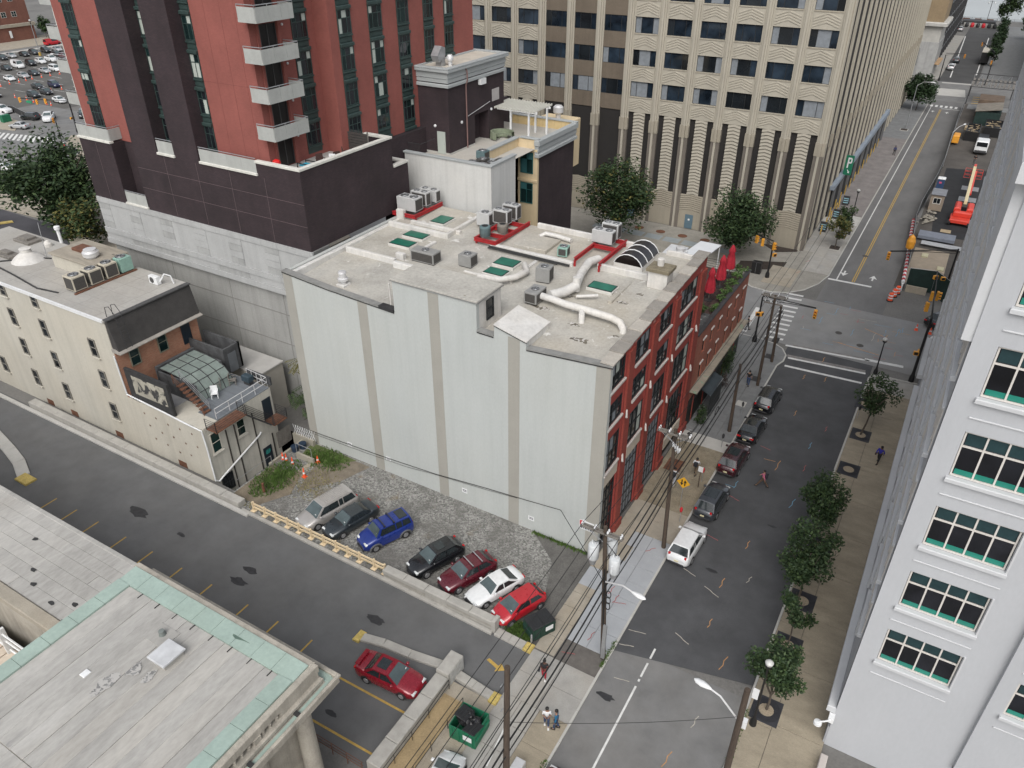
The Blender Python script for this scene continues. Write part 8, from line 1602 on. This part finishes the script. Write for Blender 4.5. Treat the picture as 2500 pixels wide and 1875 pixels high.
mast('traffic signal mast at the restaurant corner with one hanging head', 1.08, 38.93, 5.6, (6.7, 38.5, 5.9), [(6.75, 38.45, 5.2, R(0))], [(.95, 38.7, 3.6, R(20)), (1.3, 38.9, 3.6, R(80))])
mast('tall black signal mast at the white office corner', 17.25, 38.7, 7.4, (16.6, 50.8, 7.6), [(16.75, 45.2, 6.9, R(180)), (17.25, 45.6, 6.9, R(100)), (16.6, 43.4, 6.4, R(200))], [(16.9, 38.6, 3.4, R(10)), (17.1, 39.0, 3.4, R(90)), (16.6, 50.6, 6.9, R(40))], .15)
mast('signal mast at the plaza corner with three heads', -2.24, 56.8, 4.9, (-4.6, 57.6, 5.3), [(-2.0, 56.4, 4.6, R(60)), (-3.6, 57.0, 4.6, R(180)), (-4.5, 57.4, 4.7, R(150))], [(-1.8, 56.6, 3.4, R(50))])
mast('signal mast behind the construction fence with long arm', 18.1, 61.6, 6.6, (11.2, 56.6, 6.7), [(11.15, 56.5, 6.1, R(10))], [(17.5, 60.6, 3.0, R(20))], .13, 0)
mast('signal mast on the boulevard with five heads at upper left', -147.2, 56.4, 7.4, (-158, 52.5, 6.6), [(-158, 52.4, 6.2, R(120)), (-154, 53.6, 6.0, R(110)), (-152.2, 54.4, 6.2, R(110))], [(-147.4, 56.0, 3.0, R(100))], .16, .1)
t = thing('traffic_signal', 'short signal post beside the red hydrant at left', 'traffic signal', (-140.2, 48.5, .1)); MB().tube((-140.2, 48.5, .1), (-140.2, 48.5, 4.8), .1).obj('column', black, t); signal(t, -140.4, 48.2, 5.0, R(60))
mast('far signal mast with red light over the river street', 4.0, 208.2, 6.6, (8.4, 208.4, 7.2), [(8.5, 208.2, 6.6, R(0))], [], .13, .1); mast('farthest signal mast on the right of river street', 15.2, 208.4, 6.2, (11.4, 225, 8.2), [(11.4, 224.8, 7.6, R(0)), (15.0, 208.0, 5.6, R(0))], [], .13, .1)
t = thing('fire_hydrant', 'red fire hydrant with pale cap at left corner', 'hydrant', (-139.3, 48.2, .1)); MB().lathe([(.18, .1), (.16, .2), (.16, .65), (.2, .7)], 10, (-139.3, 48.2, 0)).obj('barrel', redp, t); MB().lathe([(.18, .7), (.14, .9), (.04, .95)], 10, (-139.3, 48.2, 0)).obj('cap', white_pl, t)
t = thing('fire_hydrant', 'dark hydrant at the far kerb near second small tree', 'hydrant', (4.2, 78, .1)); MB().lathe([(.16, .1), (.14, .7), (.05, .85)], 10, (4.2, 78, 0)).obj('barrel', dkmetal, t)
t = thing('signal_cabinet', 'black control cabinet at the plaza corner', 'cabinet', (-3.8, 57.5, .1)); MB().bbox(-4.5, -3.3, 57.2, 57.9, .1, 1.7, .04).obj('case', black, t); MB().box(-3.95, -3.93, 57.18, 57.2, .2, 1.6).obj('door_seam', galv, t)
t = thing('utility_cabinet', 'pale cabinet at the foot of thick dark pole', 'cabinet', (3.4, -17.6, .12)); MB().bbox(3.1, 3.7, -18.3, -17.3, .12, .9, .04).obj('case', alu, t); MB().box(3.12, 3.68, -18.31, -18.3, .2, .8).obj('door', galv, t)
# garage signs and boards
t = thing('parking_blade_sign', 'green blade sign with white P over the garage', 'sign', (.3, 90, 4)); MB().box(-.1, 1.1, 90.0, 90.25, 5.2, 8.2).obj('panel', mat('sign_green', (.01, .15, .08), .5, .05, 2), t)
P_ = [((.25, .45), (6.3, 7.9)), ((.45, .8), (7.65, 7.9)), ((.45, .8), (7.0, 7.25)), ((.7, .9), (7.1, 7.8))]
for (x0, x1), (z0, z1) in P_: MB().box(x0, x1, 89.96, 90.0, z0, z1).obj('letter_p', white_pl, t)
MB().yprism([(.4, 6.0), (.6, 5.7), (.5, 5.6), (.75, 5.5), (.8, 5.8), (.7, 5.75), (.5, 6.05)], 89.96, 90.0).obj('arrow', white_pl, t)
for i, (x, y) in enumerate(((1.1, 84.2), (1.2, 91.5), (.5, 77.6))):
    t = thing('sandwich_board', ('black sandwich board at the pale pavement band', 'black sandwich board below the green parking sign', 'black sandwich board behind the yellowing tree')[i], 'sign', (x, y, .12), 0, 'sandwich boards'); MB().xprism([(y - .5, .12), (y - .44, .12), (y, 1.5), (y - .06, 1.5)], x - .5, x + .5).obj('board', black, t); MB().xprism([(y + .5, .12), (y + .44, .12), (y, 1.5), (y + .06, 1.5)], x - .5, x + .5).obj('board', black, t)
    for k in range(3): z = .45 + .3 * k; yy = y - .47 + (z - .12) * .32; MB().box(x - .38, x + .38, yy - .03, yy - .012, z, z + .14).obj('print', mat('print_blue', (.25, .45, .52), .7, .1, 3), t)
for i, y in enumerate((76, 79.6, 83, 87.2, 89.4)):
    t = thing('bollard', ('yellow bollard behind the yellowing tree', 'second yellow bollard along the garage front', 'yellow bollard beside the near sandwich board', 'yellow bollard of the pair below the green sign, near', 'yellow bollard of the pair below the green sign, far')[i], 'bollard', (.5, y, .1), 0, 'yellow bollards'); MB().lathe([(.1, .1), (.1, 1.5), (.03, 1.58)], 10, (.5, y, 0)).obj('post', ypaint, t, smooth=40)
for i, (x, y) in enumerate(((3.4, 71.5), (3.35, 76.2), (3.0, 147))): 
    t = thing('tree_planter', ('kerbed planter under the small yellowing tree', 'kerbed planter under the small green tree', 'kerbed planter by the tall grey lamp')[i], 'planter', (x, y, .1)); MB().bbox(x - .8, x + .8, y - .9, y + .9, .1, .2, .03).obj('kerb', granite, t); MB().box(x - .65, x + .65, y - .75, y + .75, .2, .215).obj('soil', soil, t)
# ---------------------------------------------------------------- construction yard beyond the crossing
scr = mat('fence_screen_green', (.012, .03, .026), .85, .25, 1.5); scr2 = mat('fence_screen_black', (.014, .015, .016), .85, .25, 1.5)
def fence_run(label, pts, h, m, seg=3.0):
    t = thing('site_fence', label, 'fence', (*pts[0], 0))
    for (ax, ay), (bx, by) in zip(pts, pts[1:]):
        Ls = math.hypot(bx - ax, by - ay); n_ = max(1, round(Ls / seg)); a = math.atan2(by - ay, bx - ax)
        for k in range(n_):
            MB().box(.03, Ls / n_ - .03, -.02, .02, .05, h - .05).move(ax + (bx - ax) * k / n_, ay + (by - ay) * k / n_, 0, a).obj('screen_panel', m, t)
            MB().tube((ax + (bx - ax) * k / n_, ay + (by - ay) * k / n_, 0), (ax + (bx - ax) * k / n_, ay + (by - ay) * k / n_, h + .1), .035, n=6).obj('post', galv, t)
        MB().tube((ax, ay, h), (bx, by, h), .03, n=6).obj('top_rail', galv, t)
    return t
fence_run('long black screened fence along the construction yard street side', [(13.3, 66), (11.9, 86), (11.9, 93), (12.6, 110), (12.7, 123), (12.2, 158), (12.2, 176)], 2.2, scr2)
fence_run('dark green hoarding facing the crossing at construction corner', [(13.7, 62.1), (16.7, 62.7), (18.4, 60.2)], 3.0, scr)
t = thing('striped_barrier', 'tall red and white striped rail leaning along the yard fence', 'barrier', (13.3, 62, 0)); pts = [(13.35, 61.6), (13.0, 68), (12.3, 77), (11.7, 86.5)]
n_ = 0
for (ax, ay), (bx, by) in zip(pts, pts[1:]):
    Ls = math.hypot(bx - ax, by - ay); k_ = round(Ls / .62)
    for k in range(k_): MB().tube((ax + (bx - ax) * k / k_, ay + (by - ay) * k / k_, 1.1), (ax + (bx - ax) * (k + 1) / k_, ay + (by - ay) * (k + 1) / k_, 1.1), .22, n=6).obj('stripe', redp if (n_ + k) % 2 else white_pl, t)
    n_ += k_
    MB().box(ax - .1, ax + .1, ay - .1, ay + .1, 0, 1.0).obj('leg', white_pl, t)
t = thing('jersey_barrier', 'grey concrete barrier block in front of green hoarding', 'barrier', (15, 62, 0)); MB().xprism([(61.55, 0), (62.0, 0), (61.9, .85), (61.65, .85)], 13.8, 16.2).obj('block', conc_beige, t)
t = thing('bagged_signal', 'orange wrapped sign hood above the striped rail', 'covered sign', (12.7, 70, 0)); MB().tube((12.7, 70, 0), (12.7, 70, 3.2), .06).obj('post', galv, t); MB().lathe([(.15, 2.4), (.5, 2.7), (.55, 3.6), (.35, 4.2), (.08, 4.5)], 10, (12.7, 70, 0)).obj('wrap', orange, t)
L_ = thing('boom_lift', 'red boom lift with long cream boom lying over black asphalt', 'boom lift', (17.6, 91.5, 0)); lred = mat('lift_red', (.6, .05, .03), .45, .12, 2)
MB().bbox(16.3, 19.0, 90.0, 93.2, .45, .95, .08).obj('chassis', lred, L_)
for p in ((16.3, 90.3), (19.0, 90.3), (16.3, 92.9), (19.0, 92.9)): MB().lathe([(.42, -.2), (.42, .2)], 14, (p[0], p[1], .42), axis='x').obj('wheel', rubber, L_)
MB().bbox(16.5, 17.4, 92.6, 96.0, 1.0, 2.1, .2).obj('engine_cover', lred, L_); MB().bbox(18.2, 19.1, 92.6, 96.0, 1.0, 2.1, .2).obj('engine_cover', lred, L_); MB().bbox(16.6, 19.0, 91.6, 92.6, 1.0, 1.7, .15).obj('counterweight', lred, L_)
MB().box(17.45, 18.15, 93.5, 95.5, 1.2, 2.0).obj('turret', black, L_)
bl = MB(); bl.box(17.55, 18.0, 95.0, 116.0, 2.0, 2.5); bl.obj('boom', mat('boom_cream', (.66, .56, .34), .5, .08, 1), L_); MB().box(18.02, 18.25, 100, 114, 2.05, 2.3).obj('cable_track', lred, L_); MB().box(17.6, 17.98, 116.0, 117.2, 1.9, 2.6).obj('jib', lred, L_)
q = MB()
for z in (1.0, 1.6, 2.2): q.path([(16.5, 113.8, z), (19.2, 113.8, z), (19.2, 115.4, z), (16.5, 115.4, z), (16.5, 113.8, z)], .035, 5)
for x in (16.5, 17.4, 18.3, 19.2):
    for y in (113.8, 115.4): q.tube((x, y, 1.0), (x, y, 2.2), .03, n=5)
q.obj('basket', lred, L_)
bt = thing('site_booth', 'small brown site booth with window and grey roof', 'booth', (13.85, 97, 0)); MB().box(12.9, 14.8, 95.6, 98.6, .1, 2.6).obj('cabin', mat('booth_brown', (.27, .22, .17), .8, .12, 1.5), bt); MB().bbox(12.8, 14.9, 95.4, 98.8, 2.6, 2.75, .04).obj('roof', mat('booth_roof', (.2, .21, .23), .8, .15, 1), bt)
window(bt, (13.3, 95.57, 1.2), 1.1, .95, 2, (1,), fr_white, gl_dark, 0, dep=.05)
t = thing('portable_toilet', 'blue portable toilet with pale roof behind the booth', 'portable toilet', (13.45, 107, 0)); MB().bbox(12.9, 14.0, 106.4, 107.5, .1, 2.1, .03).obj('cabin', mat('toilet_blue', (.03, .06, .13), .5, .1, 2), t); MB().bbox(12.85, 14.05, 106.35, 107.55, 2.1, 2.3, .1).obj('roof', white_pl, t); MB().box(13.2, 13.6, 106.38, 106.4, 1.4, 1.7).obj('logo_patch', mat('logo_pink', (.5, .08, .16), .6), t)
for i, (y) in enumerate((98.3, 104.4, 110.9)): tag(MB().bbox(16.7, 19.3, y - 1.2, y + 1.2, .01, .05, .01).obj('steel_plate', mat('plate_steel', (.24, .25, .26), .6, .15, 1.5)), ('steel road plate nearest the lift chassis', 'middle steel road plate under the boom', 'steel road plate under the boom middle, farthest one')[i], 'steel plate', 'steel plates in the yard')
tag(MB().bbox(15.6, 17.0, 86.3, 87.6, .01, .06, .01).obj('timber_sheet', woodtan), 'pale timber sheet lying on the black asphalt', 'timber sheet')
rg = random.Random(9); t = thing('rubble_heap', 'heap of broken concrete rubble by the yard fence', 'rubble', (13.3, 91, 0))
for k in range(46):
    x, y = 13.4 + rg.gauss(0, .6), 90.5 + rg.gauss(0, 1.3); s_ = rg.uniform(.12, .34); b = MB().lathe([(s_ * .3, -s_ * .5), (s_, 0), (s_ * .6, s_ * .5)], 6, (x, y, .15 + rg.random() * .5)); b.obj('chunk', mat('rubble', (.26, .24, .2), .95, .2, 3), t)
t = thing('board_stack', 'stack of blue-grey decking boards across the yard', 'board stack', (15.3, 82.4, 0))
for k in range(7): MB().box(13.0, 17.8, 81.2 + .35 * k, 81.5 + .35 * k, .3, .75).obj('board', mat('decking_blue', (.19, .21, .25), .8, .15, 1.5), t)
t = thing('pipe_bundle', 'bundle of galvanised pipes lying across the yard', 'pipes', (16.4, 79.4, 0))
for k in range(5): MB().tube((13.7, 78.8 + .28 * k, .45 + .05 * (k % 2)), (19.2, 78.6 + .28 * k, .45 + .05 * (k % 2)), .11, n=8).obj('pipe', galv, t)
tag(MB().bbox(13.2, 17.6, 64.5, 78, .006, .03, .01).obj('plywood_floor', mat('ply_floor', (.3, .25, .19), .9, .15, .8)), 'pale plywood ground cover behind the green hoarding', 'plywood')
for i, (x, y) in enumerate(((14.3, 74.5), (16.6, 70.5), (16.3, 67.5))): tag(MB().bbox(x, x + .8, y, y + 1.2, .03, .25, .03).obj('material_box', mat('box_straw', (.45, .42, .28), .8, .1, 2)), ('straw coloured box at the left of plywood ground', 'straw coloured box in the middle of plywood ground', 'pale box nearest the hoarding on plywood ground')[i], 'box')
t = thing('flatbed_truck', 'white-cabbed roll-off truck parked in the yard', 'truck', (18, 138, 0)); MB().bbox(16.9, 19.1, 134.4, 137.5, .6, 2.6, .2).obj('cab', white_pl, t); MB().box(17.1, 18.9, 134.35, 134.4, 1.6, 2.4).obj('windscreen', gl_dark, t); MB().bbox(17.0, 19.0, 134.0, 134.4, .5, .9, .05).obj('bumper', dkmetal, t); MB().box(17.1, 18.9, 137.6, 148, .7, 1.0).obj('frame', black, t)
for y in (135.6, 143, 145): 
    for x in (17.0, 19.0): MB().lathe([(.5, -.15), (.5, .15)], 12, (x, y, .5), axis='x').obj('wheel', rubber, t)
for i, (x0, x1, y0, y1) in enumerate(((14.5, 17.0, 144.5, 152.5), (17.6, 21.0, 150, 158))):
    t = thing('debris_skip', ('black open skip filled with broken timber', 'second skip of timber offcuts beside the white office')[i], 'skip', (x0, y0, 0)); b = MB()
    for q in ((x0, x1, y0, y0 + .12), (x0, x1, y1 - .12, y1), (x0, x0 + .12, y0 + .12, y1 - .12), (x1 - .12, x1, y0 + .12, y1 - .12)): b.box(*q, 0, 1.9)
    b.box(x0 + .12, x1 - .12, y0 + .12, y1 - .12, 0, 1.2); b.obj('container', black, t)
    for k in range(26): x, y = rg.uniform(x0 + .4, x1 - .4), rg.uniform(y0 + .6, y1 - .6); a = rg.uniform(0, 3.1); ln = rg.uniform(.4, 1.2); MB().box(-ln / 2, ln / 2, -.06, .06, 0, .06).move(x, y, 1.3 + rg.random() * .5, a).obj('timber_scrap', woodtan, t)
t = thing('compressor', 'yellow site compressor against the yard fence', 'compressor', (13.1, 141, 0)); MB().bbox(12.6, 13.8, 139.5, 142.5, .5, 1.9, .15).obj('housing', orange, t); MB().lathe([(.35, -.1), (.35, .1)], 12, (12.7, 141, .35), axis='x').obj('wheel', rubber, t)
tag(MB().bbox(14.0, 15.4, 154, 156.4, .01, .5, .04).obj('timber_crate', woodtan), 'tan timber crate near the far end of yard fence', 'crate')
# covered walkway and gantries at the far end of the yard
t = thing('sidewalk_gantry', 'steel and timber covered walkway spanning the far yard end', 'gantry', (16.5, 186, 0))
for k in range(10): MB().box(12.4 + .95 * k, 12.9 + .95 * k, 181.5, 191.5, 4.2, 4.35).obj('deck_plank', woodgrey, t)
for y in (181.5, 191.5):
    for z in (4.0, 5.4): MB().tube((12.2, y, z), (22, y, z), .09, n=6).obj('beam', dkmetal, t)
    for k in range(10): MB().tube((12.4 + k, y, 4.0), (12.4 + k + (.8 if k % 2 else 0), y, 5.4), .05, n=5).obj('strut', galv, t)
for x in (12.4, 21.5):
    for y in (181.6, 191.4): MB().tube((x, y, 0), (x, y, 4.0), .1, n=6).obj('leg', dkmetal, t)
t = thing('site_sheds', 'dark stacked site sheds by the yard exit', 'sheds', (17.5, 166, 0)); MB().bbox(15.2, 20, 160, 168, 0, 2.8, .05).obj('shed', scr, t); MB().bbox(15.0, 20, 169, 176, 0, 3.6, .05).obj('shed', mat('shed_rust', (.12, .085, .06), .85, .3, .8), t); MB().yprism([(15, 2.8), (20, 3.6), (20, 3.7), (15, 2.9)], 159.8, 168.2).obj('shed_roof', mat('shed_roof', (.2, .18, .15), .9, .25, 1), t)
# ---------------------------------------------------------------- buildings and waterfront at the far end
FB = thing('stone_corner_building', 'brown brick building with pale stone cornice beyond the office', 'building', (-8, 218, 0)); MB().box(-26, 1.6, 211, 226, 0, 9).obj('stone_base', mat('far_stone', (.36, .36, .35), .85, .15, .6, streak=.2), FB); MB().box(-26, 1.3, 211.3, 225.7, 9, 13).obj('attic', mat('far_stone_pale', (.42, .41, .38), .85, .12, .8), FB); MB().bbox(-26, 2.4, 210.2, 226.6, 13, 13.9, .2).obj('cornice', conc_pale, FB); MB().box(-26, 1.2, 211.4, 225.6, 13.9, 46).obj('shaft', brick_mat('far_tan_brick', (.26, .19, .11), (.3, .22, .13), (.22, .17, .11), blotch=.15), FB)
for k in range(5):
    for z in (16, 20.5, 25, 29.5): window(FB, (-22 + 4.4 * k, 211.3, z), 1.3, 2.2, 1, (1, 1), fr_black, gl_dark, 0, dep=.06, each=False); 
    window(FB, (-22 + 4.4 * k, 210.96, 3), 1.6, 4.4, 1, (1, 1), fr_black, gl_dark, 0, dep=.06, each=False)
MB().bbox(1.6, 2.8, 213, 224, 3.2, 3.5, .05).obj('entrance_canopy', mat('canopy_bronze', (.4, .26, .14), .5, .2, 1), FB)
DB = thing('dark_glass_building', 'dark glass building running down to the river', 'building', (-10, 280, 0)); MB().box(-30, .6, 226.5, 322, 0, 44).obj('block', mat('far_dark_glass', (.03, .035, .045), .2, .3, .6, spec=.6), DB)
for k in range(16): MB().box(.6, .85, 228 + 6 * k, 228.6 + 6 * k, 0, 44).obj('fin', dkmetal, DB)
for k in range(9): MB().box(.6, .75, 226.6, 322, 3 + 4.4 * k, 3.5 + 4.4 * k).obj('floor_band', mat('band_grey', (.2, .21, .22), .6, .1, 1), DB)
GB = thing('grey_building', 'pale grey building rising behind the white office', 'building', (36, 240, 0)); MB().box(25, 60, 205, 290, 0, 16).obj('block', mat('far_grey_render', (.4, .4, .39), .85, .1, .4), GB)
for k in range(5): MB().box(24.9, 25, 208 + 15 * k, 213 + 15 * k, 5, 11).obj('window_band', gl_dark, GB)
t = thing('river_railing', 'long promenade railing with benches along the river', 'railing', (5, 349, 0)); q = MB()
for z in (.5, .8, 1.1): q.tube((-12, 349, z), (40, 349, z), .04, n=5)
for k in range(18): q.tube((-12 + 3 * k, 349, 0), (-12 + 3 * k, 349, 1.15), .05, n=5)
q.obj('rail', dkmetal, t)
for i in range(4): t = thing('bench', ('left bench on the river promenade', 'second bench on the river promenade', 'third bench on the river promenade', 'right bench on the river promenade')[i], 'bench', (-3 + 4.2 * i, 345, 0), 0, 'benches on the promenade'); MB().box(-4.2 + 4.2 * i, -1.8 + 4.2 * i, 344.6, 345.2, .45, .55).obj('seat', rust, t); MB().box(-4.2 + 4.2 * i, -1.8 + 4.2 * i, 345.2, 345.3, .55, 1.1).obj('backrest', rust, t); MB().box(-4.0 + 4.2 * i, -3.8 + 4.2 * i, 344.7, 345.2, 0, .45).obj('leg', dkmetal, t); MB().box(-2.2 + 4.2 * i, -2.0 + 4.2 * i, 344.7, 345.2, 0, .45).obj('leg', dkmetal, t)
t = thing('promenade_wall', 'pale barrier wall with round planters closing the street', 'wall', (7, 328, 0)); MB().box(1.5, 13.5, 328, 328.6, 0, 1.3).obj('wall', conc_pale, t); MB().bbox(.5, 12, 333, 338, 0, 1.6, .3).obj('ramp', dkmetal, t)
for i in range(6): tt = thing('round_planter', ('leftmost dark planter at the street end', 'first red planter at the street end', 'third planter from the left at the street end', 'second red planter at the street end', 'fifth planter at the street end', 'rightmost planter at the street end')[i], 'planter', (2.6 + 1.9 * i, 326.6, 0), 0, 'planters closing the street'); MB().lathe([(.5, 0), (.7, .5), (.6, 1.3), (.3, 1.6)], 12, (2.6 + 1.9 * i, 326.6, 0)).obj('tub', redp if i in (1, 3) else dkmetal, tt, smooth=40)
t = thing('promenade_lamp', 'twin-headed lamp on the river promenade', 'street lamp', (8.5, 346, 0)); MB().tube((8.5, 346, 0), (8.5, 346, 7.5), .1).obj('column', dkmetal, t); MB().path([(7.4, 346, 7.0), (8.5, 346, 7.6), (9.6, 346, 7.0)], .05, 5).obj('arms', dkmetal, t)
for s_ in (-1, 1): MB().lathe([(.1, 6.6), (.3, 6.8), (.2, 7.1)], 10, (8.5 + 1.1 * s_, 346, 0)).obj('head', alu, t)
# brick building west of the car park
BB = thing('brick_school', 'plain red brick building with small square windows at top left', 'building', (-285, 110, 0)); MB().box(-300, -277.5, 60, 128.5, 0, 4.4).obj('ground_storey', brick_mat('far_red_brick', (.17, .07, .05), (.2, .085, .06), (.15, .08, .06), bw=.6, bh=.2, blotch=.15), BB); MB().bbox(-300, -277.0, 60, 129, 4.4, 5.4, .1).obj('stone_band', conc_beige, BB); MB().box(-300, -277.6, 60, 128, 5.4, 18).obj('upper_storey', MATS['far_red_brick'], BB); MB().box(-277.5, -277.2, 112, 113.5, 0, 4.4).obj('pier', conc_beige, BB)
for k in range(7):
    for z in (7.5, 12.2): window(BB, (-277.5, 112.5 + 3.6 * k - 12, z), 1.7, 1.7, 2, (1, 1), fr_white, gl_green, R(90), dep=.1, each=False)
t = thing('banner_sign', 'white vertical banner on the brick wall at top left', 'sign', (-277, 119.5, 1)); MB().box(-277.2, -277.1, 119.2, 120, 1.2, 3.4).obj('panel', white_pl, t)
lamp_ps = [(-254.6, 112.5), (-250.5, 110.0)]
t = thing('street_lamp', 'black lamp post between red van and car park', 'street lamp', (-254.6, 114.6, .3)); MB().tube((-254.6, 114.6, 0), (-254.6, 114.6, 8.5), .12).obj('column', black, t); MB().lathe([(.3, 8.5), (.3, 8.8), (.1, 9)], 10, (-254.6, 114.6, 0)).obj('head', alu, t)
t = thing('street_lamp', 'car park lamp post on a yellow concrete base', 'street lamp', (-243, 108, 0)); MB().lathe([(.4, 0), (.35, 1.0)], 10, (-243, 108, 0)).obj('base', ypaint, t); MB().tube((-243, 108, 1), (-243, 108, 9), .09).obj('column', galv, t)
t = thing('street_lamp', 'pale cobra lamp arm beside the tower edge at left', 'street lamp', (-176, 78, 0)); MB().tube((-176, 78, 0), (-176, 78, 9), .1).obj('column', galv, t); cobra(t, (-176, 78, 9), (-178.5, 77, 9.8), (-181, 76, 10))
tree('street tree behind the red van at top left', -268, 127, 7, 2.4, 2.6, 900, .4, [leaf, leaf2], 'street_tree', 1.0, 91, 16); tree('second street tree near brick building corner', -276, 131, 7, 2.4, 2.6, 900, .4, [leaf, leaf2], 'street_tree', 1.0, 92, 16)
t = thing('street_name_sign', 'green street name blade on the boulevard signal arm', 'sign', (-155.6, 53, 5.8)); MB().box(-156.6, -154.8, 52.9, 53.0, 5.7, 6.2).move(0, 0, 0).obj('panel', mat('sign_green2', (.02, .25, .12), .5), t)
fence_run('low black railing of the car park beside the boulevard', [(-166, 57.5), (-176, 60), (-190, 60.5), (-210, 61)], 1.4, mat('mesh_dark', (.03, .03, .03), .8), 6)
t = thing('recycling_skip', 'white and green skip at the left frame edge', 'skip', (-172, 54.6, 0)); MB().bbox(-175, -169.5, 52.8, 54.8, .1, 1.5, .05).obj('container', mat('skip_pale', (.5, .52, .5), .7, .1, 1), t); MB().box(-172.4, -171.0, 52.76, 52.8, .4, 1.1).obj('green_logo', mat('logo_green', (.02, .3, .12), .6), t); MB().bbox(-169.5, -168.4, 53, 54.8, .1, 1.6, .05).obj('green_end', green_d, t)
# bicycle and moped by the loft front, utility hatch in pavement
t = thing('bicycle', 'dark bicycle leaning by the loft doorway', 'bicycle', (1.0, 17.4, .12)); q = MB()
for y in (16.9, 17.9): MB().path([(1.0, y + .33 * math.cos(6.283 * k / 16), .45 + .33 * math.sin(6.283 * k / 16)) for k in range(17)], .025, 5).obj('wheel', black, t)
q.path([(1.0, 16.9, .45), (1.0, 17.25, .9), (1.0, 17.75, .9), (1.0, 17.9, .45)], .025, 5); q.path([(1.0, 17.25, .9), (1.0, 17.45, .45), (1.0, 17.75, .9)], .025, 5); q.obj('frame', dkmetal, t); MB().box(.93, 1.07, 17.1, 17.35, .98, 1.05).obj('saddle', black, t); MB().tube((.75, 17.8, 1.05), (1.25, 17.8, 1.05), .02, n=5).obj('handlebar', galv, t)
MB().bbox(.5, 1.9, 12.4, 14.2, .118, .138, .008).obj('cellar_hatch', rust, pl)
for k in range(3): MB().bbox(3.0 + .0 * k, 3.9, 25.3 + 5.3 * k, 26.3 + 5.3 * k, .118, .134, .006).obj('pavement_hatch', conc_pale if k == 0 else dkmetal, pl)
t = thing('bistro_planters', 'row of iron plaza grates before the office doors', 'grates', (-16, 64, .06))
for k in range(5): MB().lathe([(.7, .05), (.7, .07), (.1, .08)], 16, (-27 + 3.4 * k, 65.2, 0)).obj('grate', rust, t)
for k in range(8): struct(MB().bbox(-30 + 2.8 * k, -27.6 + 2.8 * k, 62.0, 63.8, .05, .062, .005).obj('plaza_slab', mat('plaza_slate', (.26, .29, .3), .8, .1, 1)))
t = thing('hedge', 'dark clipped hedge strip behind the loft roof edge', 'hedge', (-14, 50, 0)); leafcloud('foliage', 2500, (-15, 50, 1.2), 5.5, .16, [leaf, leaf2], t, 95, .22, 14); MB().box(-20, -10, 49.6, 50.4, 0, .3).obj('bed', soil, t)
